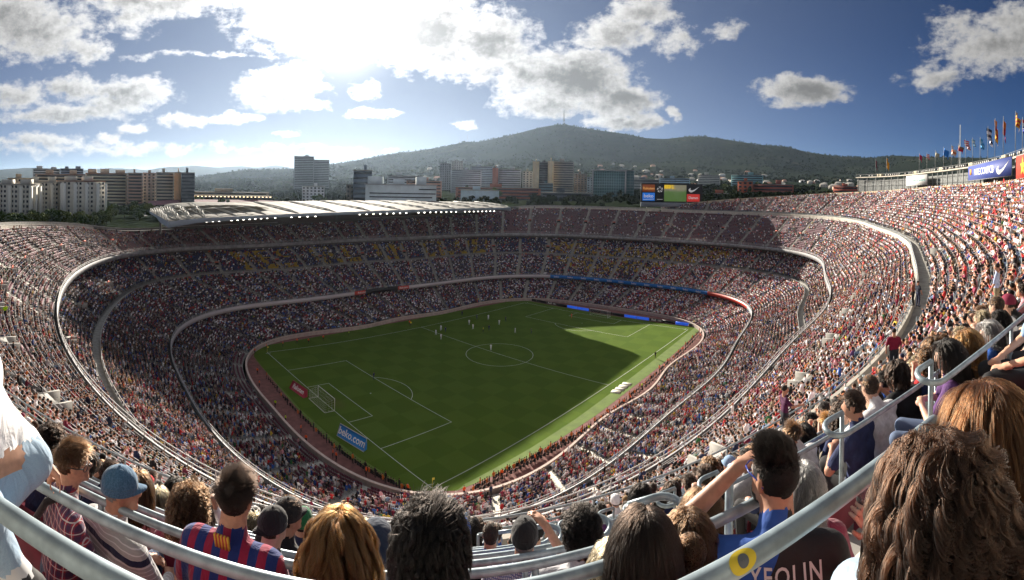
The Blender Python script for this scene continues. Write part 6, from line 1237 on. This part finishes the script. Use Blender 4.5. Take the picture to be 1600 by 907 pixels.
# ================================================================== TERRAIN, HILLS, TOWN
def pxz(v, u, D): d = ray(u, v); return CAM[2]+d[2]/np.hypot(d[0], d[1])*D
HU = np.array([-900, -300, 0, 100, 200, 300, 400, 500, 560, 640, 740, 840, 900, 1000, 1100, 1200, 1300, 1400, 1600, 1900, 2500.])
HT = {  # apparent height of the ground (photograph rows) at growing distances
 140: [420]*5+[410, 400, 392, 390, 388, 386, 384, 384, 384, 384, 384, 390, 400, 420, 420, 420],
 330: [344, 344, 344, 343, 340, 336, 333, 330, 326, 324, 322, 322, 321, 320, 318, 316, 316, 318, 322, 330, 335],
 600: [326, 326, 326, 326, 326, 326, 324, 320, 313, 310, 308, 308, 308, 308, 307, 306, 306, 308, 310, 314, 318],
 1000: [312, 312, 312, 312, 312, 311, 308, 303, 298, 296, 294, 293, 293, 294, 294, 295, 297, 300, 304, 306, 308],
 1700: [300, 300, 300, 299, 298, 296, 292, 287, 283, 280, 276, 272, 272, 276, 278, 281, 285, 290, 296, 300, 302],
 2500: [294, 294, 293, 292, 290, 287, 283, 276, 270, 264, 256, 248, 248, 254, 257, 263, 270, 276, 284, 292, 296]}
RU = np.array([-900, -300, 0, 300, 380, 440, 490, 520, 560, 600, 640, 700, 725, 745, 770, 800, 840, 862, 880, 900, 930, 970, 1010, 1040, 1070, 1100, 1140, 1180, 1230, 1260, 1310, 1360, 1400, 1440, 1520, 1600, 1900, 2500.])
RV = np.array([284, 284, 283, 277, 265, 264, 263, 257, 250, 243, 237, 228, 221, 222, 217, 210, 200, 196, 194.5, 198, 203, 208, 216, 217, 213.5, 213, 219, 226, 230, 238, 245, 247, 243, 245, 247, 246, 268, 280.])
FU = np.array([-900, -300, 0, 40, 85, 130, 170, 230, 260, 300, 340, 380, 400, 430, 460, 520, 700, 2500.]); FV = np.array([276, 268, 265, 261.5, 263.5, 267, 262.5, 266, 261.5, 259, 262.5, 259.5, 262, 258, 263, 262, 280, 285.])
US = np.arange(-900, 2501, 9.); DL = np.concatenate([np.arange(110, 420, 7.), np.linspace(425, 2500, 36), np.linspace(2560, 3900, 34), np.linspace(4200, 9000, 14), np.array([9600, 11500, 14500])])
rgh = np.random.default_rng(3)
def fbm(x, y, o=5, s=0):
    v = 0
    for k in range(o):
        a = (k*1.7+s); f_ = 2.**k; v = v+(np.sin(x*f_*(1+.13*k)+a*3.1+1.7*np.sin(y*f_*.8+a))*np.cos(y*f_*(1.07+.1*k)-a*2.3+1.3*np.sin(x*f_*.7+a*1.9)))/f_**.9
    return v
Ks = sorted(HT); Zc = np.array([[pxz(float(np.interp(u, HU, HT[k])), u, k) for u in US] for k in Ks]); ZR = np.array([pxz(float(np.interp(u, RU, RV)), u, 3300) for u in US]); ZF = np.array([pxz(float(np.interp(u, FU, FV)), u, 9000) for u in US])
dirs = np.array([ray(u, CY)[:2]/np.hypot(*ray(u, CY)[:2]) for u in US]); TZ = np.zeros((len(DL), len(US)))
for i, D in enumerate(DL):
    if D <= 2500: TZ[i] = [np.interp(D, Ks, Zc[:, j]) for j in range(len(US))]
    elif D <= 3300: w = (D-2500)/800; w = w*w*(3-2*w)*.35+w*.65; TZ[i] = Zc[-1]+(ZR-Zc[-1])*w
    elif D <= 3900: w = (D-3300)/600; TZ[i] = ZR*(1-w*.25)
    elif D <= 9000: w = min(1, (D-3900)/2600); w2 = max(0, (D-6000)/3000); TZ[i] = (ZR*.75)*(1-w)+12*w+(ZF-12)*w2**1.4
    else: TZ[i] = ZF*max(.1, 1-(D-9000)/4000)
GX = CAM[0]+dirs[None, :, 0]*DL[:, None]; GY = CAM[1]+dirs[None, :, 1]*DL[:, None]
nz_ = fbm(GX/420, GY/420, 5); amp = np.interp(DL, [300, 1000, 2500, 3300, 3900, 9000], [0, 2.0, 16, 7, 22, 10])[:, None]; ramp_ = np.exp(-((DL[:, None]-3300)/90)**2); TZ += nz_*amp*(1-.8*ramp_)
_th = (np.arctan2(GY, GX) % (2*math.pi))/(2*math.pi)*N; _i = np.round(_th).astype(int) % N; RO = np.hypot(*(RM3+NM3*26).T); TZ = np.where(np.hypot(GX, GY) < RO[_i]+4, np.minimum(TZ, -7), TZ)
TV = np.stack([GX, GY, TZ], -1)
hm_ = bpy.data.materials.new('hillside'); hm_.use_nodes = True; t = NT(hm_.node_tree); b = t.n['Principled BSDF']; b.inputs['Roughness'].default_value = .95; b.inputs['Specular IOR Level'].default_value = .0
geo = t('ShaderNodeNewGeometry'); n1 = t('ShaderNodeTexNoise', {'Vector': geo.outputs['Position'], 'Scale': .0045, 'Detail': 8., 'Roughness': .62}); n2 = t('ShaderNodeTexNoise', {'Vector': geo.outputs['Position'], 'Scale': .035, 'Detail': 6.}); n3 = t('ShaderNodeTexVoronoi', {'Vector': geo.outputs['Position'], 'Scale': .09})
c = t.mix(t.sm(n1.outputs['Fac'], .42, .62), (.019, .027, .016), (.030, .037, .022)); c = t.mix(t.sm(n2.outputs['Fac'], .5, .7, 0., .8), c, (.022, .036, .012)); c = t.mix(t.sm(n1.outputs['Fac'], .60, .72, 0., .75), c, (.085, .078, .045)); t.l.new(c, b.inputs['Base Color']); t.l.new(t('ShaderNodeBump', {'Strength': .7, 'Distance': 4., 'Height': t.m('ADD', n2.outputs['Fac'], t.m('MULTIPLY', n3.outputs['Distance'], .8))}).outputs[0], b.inputs['Normal'])
mb = MB(); mb.grid(TV[:, ::-1].transpose(0, 1, 2)); mb.build('terrain', hm_, smooth=True, kind='structure')
mb = MB(); G_ = 60000; mb.add([(-G_, -G_, -9), (G_, -G_, -9), (G_, G_, -9), (-G_, G_, -9)], [(0, 1, 2, 3)]); mb.build('ground', mat('far_ground', (.07, .08, .05), .95, (.002, .3)), kind='structure')
def ground(u, D):
    j = np.clip((u-US[0])/9., 0, len(US)-1.001); i = np.clip(np.interp(D, DL, np.arange(len(DL))), 0, len(DL)-1.001); j0, i0 = int(j), int(i); fj, fi = j-j0, i-i0
    return float((TZ[i0, j0]*(1-fi)+TZ[i0+1, j0]*fi)*(1-fj)+(TZ[i0, j0+1]*(1-fi)+TZ[i0+1, j0+1]*fi)*fj)
# ---- buildings: walls with storeys of recessed windows, balconies or bands, roof parapet and plant rooms
GLASS = mat('window_glass', (.035, .045, .055), .15, spec=.6); GLT = mat('curtain_wall_glass', (.10, .19, .20), .12, (.05, .3), spec=.7)
def building(name, label, u0, u1, vt, D, depth, col, style='punched', turn=0., fh=3.1, bay=3.6, roof=None, group=None, cat='building', plant=1, wcol=None, vb=None, two=None):
    """front face spans columns u0..u1 at distance D; top at row vt"""
    p0, p1 = at(u0, CY, D), at(u1, CY, D*(1+turn)); ax = p1-p0; ax[2] = 0; Wd = np.linalg.norm(ax); ax /= Wd; ay = np.array([-ax[1], ax[0], 0.]); zt = pxz(vt, (u0+u1)/2, D); zg = min(ground(u0, D), ground(u1, D))-3; H = zt-zg
    g = empty(name, (p0[0], p0[1], zg), label, cat, group); M_ = mat('wall_'+'%02x%02x%02x' % tuple(int(255*min(1, x)) for x in col), col, .85, (.25, .10)); P = lambda x, y, z: ax*x+ay*y+np.array([0, 0, z])
    mb = MB(); mb.box(P(Wd/2, depth/2, H/2), (Wd, depth, H), ax, ay); mb.build('wall', M_, g)
    n = max(2, int(H/fh)); nb = max(2, int(Wd/bay)); z0 = H-n*fh
    faces = [(P(0, 0, 0), ax, -ay, Wd, nb), (P(0, depth, 0), -ay, -ax, depth, max(2, int(depth/bay))), (P(Wd, 0, 0), ay, ax, depth, max(2, int(depth/bay)))]
    wm = MB(); bm_ = MB()
    for (o_, a, nn, L_, k_) in faces:
        if style == 'blind' : continue
        for r in range(n):
            zc = z0+(r+.55)*fh
            if zc < 1.5: continue
            if style in ('bands', 'balcony', 'curtain'):
                if style == 'bands': wm.box(o_+a*L_/2+nn*.03+np.array([0, 0, zc]), (L_*.94, .14, fh*.42), a, -nn)
                elif style == 'balcony':
                    wm.box(o_+a*L_/2+nn*.03+np.array([0, 0, zc]), (L_*.92, .14, fh*.5), a, -nn); bm_.box(o_+a*L_/2+nn*.55+np.array([0, 0, zc-fh*.42]), (L_*.94, 1.1, fh*.30), a, -nn)
                else: bm_.box(o_+a*L_/2+nn*.12+np.array([0, 0, zc-fh*.45]), (L_, .16, .28), a, -nn)
            else:
                for k in range(k_):
                    if style == 'ribs' and (k % 3 == 2): continue
                    wm.box(o_+a*L_*(k+.5)/k_+nn*.03+np.array([0, 0, zc]), (L_/k_*.52, .14, fh*.52), a, -nn)
                if style == 'ribs': pass
        if style == 'curtain':
            wm.box(o_+a*L_/2+nn*.04+np.array([0, 0, H/2]), (L_*.97, .12, H*.96), a, -nn)
            for k in range(k_+1): bm_.box(o_+a*L_*k/k_+nn*.12+np.array([0, 0, H/2]), (.22, .18, H*.97), a, -nn)
        if style == 'ribs':
            for k in range(0, k_+1, 3): bm_.box(o_+a*min(L_-.6, max(.6, L_*k/k_))+nn*.8+np.array([0, 0, H/2-.5]), (2.2, 1.6, H-1.5), a, -nn)
    if wm.n: wm.build('windows', GLT if style == 'curtain' else (wcol or GLASS), g, kind='stuff')
    if bm_.n: bm_.build('slabs', mat('slab_'+name+str(len(MATS)), tuple(min(.75, x*1.25+.03) for x in (two or col)), .8), g, kind='stuff')
    rf = MB(); rm_ = roof or CONC
    rf.box(P(Wd/2, depth/2, H+.25), (Wd+.8, depth+.8, .5), ax, ay); o = rf.build('roof', rm_, g)
    for k in range(plant):
        rf = MB(); w = Wd*(.12+.12*rgh.random()); h = 2.5+2*rgh.random(); rf.box(P(Wd*(k+.5+.3*(rgh.random()-.5))/plant, depth*.5, H+.5+h/2), (w, depth*.4, h), ax, ay); rf.build('plant_room', M_, o)
    return g, P, Wd, H
c255 = lambda r, g_, b_: lin(tuple(min(.92, (q*1.10+8)/255) for q in (r, g_, b_)))
PALE = c255(176, 172, 162); GREY = c255(150, 152, 150); CREAM = c255(190, 172, 140); BRICK = c255(150, 90, 70); WHT = c255(205, 208, 208); TAN = c255(165, 145, 115); DKG = c255(95, 98, 100)
B = building; TILE = mat('terracotta_roof', (.26, .11, .07), .9, (.5, .2))
B('apartment_block', 'pale ribbed apartment block at the left edge of the town', -34, 46, 288, 330, 16, PALE, 'ribs', -.05, bay=2.6, plant=3); B('apartment_block', 'pale ribbed apartment block between two dark stair slots, left of the street', 47, 97, 285.5, 338, 16, c255(170, 165, 152), 'ribs', .02, bay=2.5, plant=2); B('apartment_block', 'pale ribbed apartment block nearest the street', 98.5, 164, 284, 340, 18, c255(184, 180, 170), 'ribs', .03, bay=2.7, plant=2, roof=TILE)
B('apartment_block', 'dark-roofed tower behind the left ribbed block', 12, 50, 279, 390, 14, c255(175, 155, 130), 'punched', plant=1); B('apartment_block', 'white banded slab, highest on the far left skyline', 51, 93, 264.5, 620, 18, c255(190, 190, 186), 'bands', plant=2); B('apartment_block', 'grey slab right of the white banded one on the far left skyline', 94, 130, 264, 610, 18, c255(120, 128, 140), 'bands', plant=2)
B('apartment_block', 'brick and cream flats behind the ribbed blocks', 55, 132, 273, 470, 16, c255(185, 165, 145), 'balcony', plant=2, roof=TILE); B('apartment_block', 'long balconied block with terracotta roof right of the ribbed blocks', 133, 199, 271.5, 480, 18, c255(192, 176, 156), 'balcony', plant=3, roof=TILE); B('apartment_block', 'dark brown block with balconies beside the long balconied one', 200, 222, 271, 470, 18, c255(150, 124, 110), 'balcony', plant=1)
B('apartment_block', 'narrow pale block between the dark brown and the wide balconied block', 223, 243, 271, 500, 16, c255(165, 150, 140), 'punched', plant=1, roof=TILE); B('apartment_block', 'wide grey balconied block left of the orange gable', 244, 271, 270, 480, 20, c255(176, 168, 154), 'balcony', plant=1); B('apartment_block', 'block with blank orange gable wall', 272, 283, 270, 465, 20, c255(190, 145, 100), 'blind', plant=1); B('apartment_block', 'dark grey block, last of the left row', 283.5, 304, 270.5, 455, 20, c255(80, 82, 86), 'bands', plant=1)
B('office_tower', 'twin grey office tower, stepped left half, against the bright sky', 459, 490, 244.5, 1150, 30, c255(120, 125, 125), 'bands', plant=1, fh=4); B('office_tower', 'lower right half of the twin grey office tower', 489.6, 514, 250, 1155, 28, c255(128, 132, 130), 'bands', plant=0, fh=4)
B('office_tower', 'slim tower with dark glazed corner behind the white windowless building', 552, 581, 267, 330, 16, c255(88, 98, 112), 'bands', plant=1, fh=3.4, two=GREY); B('office_tower', 'low brown wing at the foot of the slim tower', 541, 553, 289, 340, 12, c255(105, 98, 90), 'punched', plant=0)
g, P, Wd, H = B('exhibition_building', 'big white windowless building with dark ribbon slots behind the stand roof', 571, 682, 289.5, 262, 30, c255(196, 206, 218), 'blind', plant=3, roof=WHITE)
for k, (x0, x1, zz) in enumerate(((.05, 1.0, .62), (.05, .95, .45), (.75, 1.0, .82))): mb = MB(); mb.box(P(Wd*(x0+x1)/2, -.06, H-(1-zz)*11.5), (Wd*(x1-x0)*.98, .2, .55), P(1, 0, 0)-P(0, 0, 0), P(0, 1, 0)-P(0, 0, 0)); mb.build('window_slot', GLASS, g)
for a in (('white low pavilion beside the road, left of the slim tower', 472, 507, 292, 520, 14, WHT, 'punched'), ('long cream low building left of the white pavilion', 300, 420, 301, 560, 10, c255(150, 140, 122), 'bands'), ('pale two-storey hall beyond the white windowless building', 605, 655, 275.5, 620, 20, c255(172, 178, 180), 'bands'), ('low brick hall right of the pale two-storey hall', 635, 690, 283, 500, 16, c255(165, 130, 112), 'bands'), ('grey twin block with dark stair shaft on the slope', 687, 704, 256, 900, 18, c255(120, 122, 126), 'punched'), ('pale tower with dark vertical strip on the slope', 705, 723, 252.5, 920, 18, c255(165, 165, 162), 'punched'),
 ('long pale campus block with window rows on the slope', 704, 752, 266, 760, 22, c255(162, 166, 172), 'bands'), ('higher campus block behind the long pale one', 735, 770, 260.5, 880, 22, c255(168, 176, 184), 'bands'), ('brick-ended white block right of the campus', 769, 778, 262.5, 700, 16, c255(150, 92, 76), 'blind'), ('white banded block beside the brick end wall', 778, 814, 265, 705, 18, c255(176, 178, 182), 'bands'), ('small pale block left of the cream-flanked tower', 816, 832, 268, 680, 14, c255(170, 168, 160), 'punched'),
 ('left cream flank of the tall slab', 832, 842, 252.5, 640, 16, c255(196, 180, 150), 'blind'), ('dark glazed middle of the tall slab', 842, 855.5, 254, 648, 14, c255(90, 92, 96), 'bands'), ('right cream flank of the tall slab', 855.5, 864, 252, 640, 16, c255(196, 178, 146), 'blind'), ('tall grey banded slab right of the cream-flanked tower', 864, 896, 253.5, 660, 18, c255(128, 122, 116), 'bands'), ('brown block between the grey slab and the glass building', 897, 917, 272, 700, 16, c255(120, 108, 98), 'punched'),
 ('narrow pale block against the glass building', 917, 927, 277, 640, 14, c255(150, 158, 160), 'punched'), ('teal low block under the cream-flanked tower', 842, 864, 287, 560, 14, c255(70, 95, 105), 'bands'), ('long dark low building in front of the glass building', 846, 925, 302, 430, 16, c255(72, 78, 82), 'bands'), ('brick row building with orange wall right of centre', 712, 845, 294, 480, 14, c255(140, 88, 72), 'bands'), ('white long sports hall roof below the brick row', 720, 780, 298, 420, 20, c255(180, 195, 200), 'blind'),
 ('grey flats behind the scoreboard left side', 985, 1030, 281, 560, 16, c255(110, 112, 116), 'bands'), ('pale blue roofed hall behind the scoreboard', 1030, 1078, 279, 760, 22, c255(140, 165, 178), 'bands'), ('white flats on the slope right of the scoreboard', 1090, 1125, 274, 900, 18, c255(170, 168, 160), 'bands'), ('long turquoise glass hall beyond the red brick building', 1142, 1192, 274, 700, 20, c255(105, 145, 150), 'bands'), ('low brick wing beside the scoreboard', 1097, 1150, 303, 420, 16, c255(150, 92, 74), 'bands'),
 ('red brick tower part of the long red brick building', 1152.5, 1176, 284, 440, 18, c255(158, 84, 60), 'punched'), ('lower long part of the red brick building', 1176.5, 1240, 289, 450, 18, c255(138, 74, 62), 'bands'), ('far low red brick building left of the colonnade', 1302, 1350, 292, 470, 16, c255(150, 74, 60), 'bands')):
    B('town_building', a[0], *a[1:5], a[5], a[6], a[7], plant=1)
# the glass building with its white frame
g, P, Wd, H = B('glass_building', 'glass office building with white edge frame and grid of panes', 926, 977, 267, 520, 18, c255(150, 165, 170), 'curtain', fh=3.0, bay=2.4, plant=0, two=c255(120, 150, 150)); mb = MB(); X_, Y_ = P(1, 0, 0)-P(0, 0, 0), P(0, 1, 0)-P(0, 0, 0)
for x in (0, Wd): mb.box(P(x, -.4, H/2), (1.3, 1.2, H+1), X_, Y_)
mb.box(P(Wd/2, -.4, H+.3), (Wd+2, 1.2, 1.2), X_, Y_); mb.build('white_frame', WHITE, g)
B('glass_building', 'dark glazed end tower joined to the glass office building', 978.5, 990.5, 267, 522, 16, c255(70, 85, 92), 'curtain', fh=3.0, bay=3, plant=0, two=c255(100, 110, 112))
# small second stadium with lit lamps behind the roof
g = empty('small_stadium', at(330, 310, 520), 'small stadium with maroon seats and a lit canopy beyond the main roof', 'stadium'); O_ = np.array(g.location); zg = ground(330, 520)
A_l = [at(u, CY, D) for u, D in ((232, 400), (290, 455), (400, 470), (462, 430))]; mb = MB(); G = np.array([[np.array([p[0], p[1], zl])+(np.array([p[0], p[1], 0])-np.array([CAM[0], CAM[1], 0]))*k for p in A_l] for zl, k in ((zg+6, 0), (zg+11, .05))])-O_; mb.grid(G); mb.build('seating', mat('maroon_seats', (.20, .075, .10), .8, (.3, .2)), g)
p0, p1 = at(272, CY, 505)-O_, at(425, CY, 505)-O_; zz = pxz(306, 340, 505)-O_[2]; ax = p1-p0; ax[2] = 0; Lx = np.linalg.norm(ax); ax /= Lx; mb = MB(); mb.box(np.array([*((p0+p1)/2)[:2], zz]), (Lx, 9, .5), ax, np.array([-ax[1], ax[0], 0])); mb.build('canopy', mat('canopy_tan', (.30, .26, .20), .8), g); mb = MB(); mb.box(np.array([*((p0+p1)/2)[:2], zz-4])+np.array([-ax[1], ax[0], 0])*4, (Lx, .5, 8), ax, np.array([-ax[1], ax[0], 0])); mb.build('rear_wall', DARK, g)
for k in range(26): mb = MB(); mb.box(np.array([*(p0+ax*Lx*(k+.5)/26)[:2], zz-.7])-np.array([-ax[1], ax[0], 0])*4.2, (1.5, .3, .5), ax, np.array([-ax[1], ax[0], 0])); mb.build('lamp', mat('warm_lamp', (1., .72, .40), .3, emit=2.2), g)
# street with parked cars on the left
road = MB(); e0 = [at(u, CY, D) for u, D in ((215, 330), (200, 420), (178, 560), (168, 700))]; e1 = [at(u, CY, D) for u, D in ((232, 330), (212, 420), (186, 560), (173, 700))]; rz = lambda u, D: ground(u, D)+.6
road.grid(np.array([[(*a[:2], rz(u, D)), (*c_[:2], rz(u, D))] for a, c_, (u, D) in zip(e0, e1, ((223, 330), (206, 420), (182, 560), (170, 700)))])); road.build('street', mat('asphalt', (.11, .11, .11), .9), kind='structure')
CARC = [c255(200, 200, 200), c255(40, 42, 46), c255(120, 122, 126), c255(150, 40, 36), c255(50, 70, 110)]
def car_mesh(k):
    mb = MB(); mb.box((0, 0, .55), (4.2, 1.75, .6), mi=0); mb.box((-.15, 0, 1.1), (2.3, 1.6, .55), mi=1, taper=.8)
    for x in (-1.3, 1.3):
        for y in (-.8, .8): mb.tube([(x, y-.1, .32), (x, y+.1, .32)], .32, 8, 2)
    return mb.mesh('parked_car', [mat('car_paint_%d' % k, CARC[k], .35, coat=.5), GLASS, mat('tyre', (.02, .02, .02), .9)])
cms = [car_mesh(k) for k in range(5)]
for k in range(14): w = (k//2+.3)/7; u = np.interp(w, [0, .5, 1], [212 if k % 2 else 226, 199 if k % 2 else 208, 180]); D = np.interp(w, [0, .5, 1], [345, 430, 560]); p = at(u, CY, D); o = link('parked_car', cms[k % 5]); o.location = (p[0], p[1], ground(u, D)+.65); o.rotation_euler = (0, 0, 1.75); tag(o, ['pale', 'black', 'grey', 'red', 'blue'][k % 5]+' car parked in the street left of the roof', 'car', 'cars parked in the street')
# hill-top mast, small masts, hillside houses
def mast(label, u, vb, vt, D, r):
    p = at(u, vb, D); g = empty('transmission_tower', (p[0], p[1], p[2]-6), label, 'tower'); h = pxz(vt, u, D)-p[2]+6; mb = MB()
    for s in range(4): a = s*math.pi/2+.6; mb.tube([(r*math.cos(a), r*math.sin(a), 0), (r*.45*math.cos(a), r*.45*math.sin(a), h*.55), (r*.2*math.cos(a), r*.2*math.sin(a), h)], r*.13, 4)
    for k in range(9): z = h*k/9; rr_ = r*(1-.8*k/9); mb.tube([(rr_*math.cos(a), rr_*math.sin(a), z) for a in np.arange(4)*math.pi/2+.6], r*.08, 3, closed=True)
    mb.build('lattice', mat('mast_grey', (.20, .20, .21), .7), g)
    if r > 4: mb = MB(); mb.tube([(0, 0, h*.35), (0, 0, h*.42)], r*.9, 10); mb.tube([(0, 0, h*.55), (0, 0, h*.58)], r*.6, 10); mb.build('platform', mat('mast_grey', (.20, .20, .21), .7), g, kind='stuff')
mast('tall lattice transmission tower on the top of the hill', 881, 196, 172, 3290, 7.5); mast('small pylon on the left shoulder of the hill, rightmost of three', 730, 223, 211, 3280, 3); mast('small pylon on the left shoulder of the hill, middle of three', 718, 226, 216, 3280, 2.6); mast('small pylon on the left shoulder of the hill, leftmost of three', 694, 231, 223, 3280, 2.4)
hmesh = []
for k, cc in enumerate((c255(196, 186, 170), c255(176, 170, 160), c255(170, 140, 118), c255(205, 205, 205))):
    mb = MB(); mb.box((0, 0, 4), (15, 11, 8), mi=0); mb.add([(-8, -6, 8), (8, -6, 8), (8, 6, 8), (-8, 6, 8), (-5, 0, 11), (5, 0, 11)], [(0, 1, 5, 4), (2, 3, 4, 5), (1, 2, 5), (3, 0, 4)], 1)
    for x in (-5, -1.7, 1.7, 5):
        for z in (2.4, 5.6): mb.box((x, -5.55, z), (1.5, .2, 1.6), mi=2); mb.box((x, 5.55, z), (1.5, .2, 1.6), mi=2)
    hmesh.append(mb.mesh('hillside_house', [mat('house_wall_%d' % k, cc, .85), TILE if k == 2 else CONC, GLASS]))
for k in range(120):
    u = rgh.choice([rgh.uniform(600, 1420), rgh.uniform(880, 1420), rgh.uniform(930, 1330)]); D = rgh.uniform(900, 1500) if k % 3 else rgh.uniform(1500, 2150); p = at(u, CY, D); o = link('hillside_house', hmesh[int(rgh.integers(4))]); s_ = rgh.uniform(.6, 1.2); o.scale = (s_*1.2, s_, s_); o.location = (p[0], p[1], ground(u, D)-1.5); o.rotation_euler = (0, 0, YAW+1.57+rgh.normal(0, .5)); tag(o, 'small pale house among trees on the lower slope of the hill', 'house', 'houses on the lower hillside')
# ---- trees
LEAFM = []
for k, cc in enumerate(((.065, .105, .022), (.042, .072, .018), (.105, .135, .026))):
    m = mat('leaves_%d' % k, cc, .8, (.8, .35)); b = m.node_tree.nodes['Principled BSDF']; b.inputs['Specular IOR Level'].default_value = .08; LEAFM.append(m)
BARK = mat('bark', (.09, .065, .045), .95, (3., .2))
def crown_mesh(seed, n, H, R, lm, tall=False, q=.5):
    rg = np.random.default_rng(seed); nb = 9 if not tall else 6; cen = rg.normal(0, .42, (nb, 3)); cen[:, 2] = rg.uniform(-.55, .6, nb); w = rg.integers(0, nb, n); d = rg.normal(size=(n, 3)); d /= np.linalg.norm(d, axis=1)[:, None]; P = cen[w]*np.array([R, R, H*.42])+d*(R*.46*rg.uniform(.55, 1.05, (n, 1)))*np.array([1, 1, .85]); P[:, 2] += H*.62
    t1 = np.cross(d+rg.normal(0, .6, (n, 3)), rg.normal(size=(n, 3))); t1 /= np.linalg.norm(t1, axis=1)[:, None]; t2 = np.cross(t1, d+rg.normal(0, .5, (n, 3))); t2 /= np.linalg.norm(t2, axis=1)[:, None]; s = q*rg.uniform(.6, 1.3, (n, 1)); V = np.stack([P-t1*s-t2*s*.6, P+t1*s-t2*s*.6, P+t1*s*.7+t2*s, P-t1*s*.7+t2*s], 1).reshape(-1, 3)
    return np_mesh('crown', V, np.arange(4*n).reshape(n, 4), np.zeros(n), [lm], False)
def trunk_mesh(seed, H):
    rg = np.random.default_rng(seed); mb = MB(); mb.tube([(0, 0, 0), (.1, .05, H*.3), (.15, -.1, H*.62)], [H*.028, H*.02, H*.011], 6)
    for k in range(4): a = rg.uniform(0, 6.28); mb.tube([(.1, 0, H*(.3+.06*k)), (math.cos(a)*H*.12, math.sin(a)*H*.12, H*(.5+.06*k)), (math.cos(a)*H*.22, math.sin(a)*H*.22, H*(.62+.05*k))], [H*.012, H*.008, H*.004], 5)
    return mb.mesh('trunk', BARK)
TRE = [(crown_mesh(k, 1500, 11, 4.6, LEAFM[k % 3]), trunk_mesh(k, 11)) for k in range(6)]; SPI = [(crown_mesh(20+k, 900, 14, 2.0, LEAFM[1], True), trunk_mesh(20+k, 14)) for k in range(2)]
def tree(u, D, s, kind, label, group):
    cm_, tm_ = (SPI[kind % 2] if kind >= 10 else TRE[kind]); p = at(u, CY, D); g = empty('tree', (p[0], p[1], ground(u, D)-.4), label, 'tree', group, rgh.uniform(0, 6)); g.scale = (s, s, s*rgh.uniform(.9, 1.15)); link('crown', cm_, g); link('trunk', tm_, g)
for k in range(64):
    u = -20+k*5.0+rgh.normal(0, 1.5) if k < 38 else 160+rgh.uniform(0, 78); D = rgh.uniform(265, 300) if u < 168 else rgh.uniform(290, 420); kd = int(rgh.integers(6)); tree(u, D, rgh.uniform(.5, .82), kd, ['mid green', 'dark green', 'yellow-green'][kd % 3]+(' tree in the belt in front of the ribbed blocks' if u < 168 else ' tree beside the street left of the roof'), 'trees in front of the ribbed blocks' if u < 168 else 'trees beside the street')
for k in range(44):
    u = rgh.choice([rgh.uniform(165, 330), rgh.uniform(300, 540), rgh.uniform(680, 930), rgh.uniform(1090, 1300)]); D = rgh.uniform(430, 760); kd = int(rgh.choice([0, 1, 2, 3, 4, 5, 10, 11])); tree(u, D, rgh.uniform(.8, 1.3), kd, ('slender dark cypress-like tree' if kd >= 10 else ['mid green', 'dark green', 'yellow-green'][kd % 3]+' round tree')+(' in the park beyond the roof' if u < 545 else ' between the town buildings'), 'trees in the park beyond the roof' if u < 545 else 'trees between the town buildings')
WLM = [mat('wood_leaves_%d' % k, cc, .9, (.3, .35), spec=.03) for k, cc in enumerate(((.022, .036, .012), (.017, .028, .010), (.030, .043, .014)))]
# woods: a mass nobody could count
WP, WS, WI = [], [], []; lowp = [np_mesh('wood_crown', *(lambda V, Q: (V, Q, np.zeros(len(Q))))(*(lambda me: (np.array([v.co[:] for v in me.vertices]), np.array([p.vertices[:] for p in me.polygons])))(crown_mesh(40+k, 170, 11, 4.6, WLM[k % 3], False, 1.25))), [WLM[k % 3]], False) for k in range(5)]
for k in range(26000):
    D = math.exp(rgh.uniform(math.log(300), math.log(3450))) if k % 3 else rgh.uniform(2300, 3400); u = rgh.uniform(-40, 1640) if k % 2 else rgh.uniform(150, 1400)
    x_, y_ = at(u, CY, D)[:2]; dn = fbm(np.array(x_/160.), np.array(y_/160.), 3, 2.)
    if np.hypot(x_, y_) < RO[int(math.atan2(y_, x_)%(2*math.pi)/(2*math.pi)*N) % N]+9 or (u < 240 and D < 420): continue
    if D < 520 and 545 < u < 1010 and rgh.random() < .86: continue
    if 430 < D < 1500 and dn < (.05 if u < 560 else .25): continue
    if D >= 1500 and dn < -.45: continue
    if D > 2300 and rgh.random() < .5: continue
    WP.append((x_, y_, ground(u, D)-1.)); WS.append(rgh.uniform(.6, 1.15)*(.6 if D < 520 else 1)); WI.append(int(rgh.choice(5)))
instancer('woods', 'woods and gardens covering the town edge and hill slopes', 'stuff', lowp, np.array(WP), rgh.uniform(0, 6, len(WP)), np.array(WS), np.array(WI), dict(shirt=np.ones((len(WP), 3))))
print('woods', len(WP))
# ---- air: one even volume round everything
hz = MB(); zt = float(TZ.max())+70; hz.box((3000, 3000, (zt-10)/2), (30000, 30000, zt+10)); hv = bpy.data.materials.new('air_haze'); hv.use_nodes = True; t = NT(hv.node_tree); t.n.clear(); pv = t('ShaderNodeVolumePrincipled', {'Color': (.58, .76, 1., 1), 'Density': 2.5e-5, 'Anisotropy': .6}); t('ShaderNodeOutputMaterial', {'Volume': pv}); hv.cycles.homogeneous_volume = True
o = hz.build('haze', hv, kind='stuff')
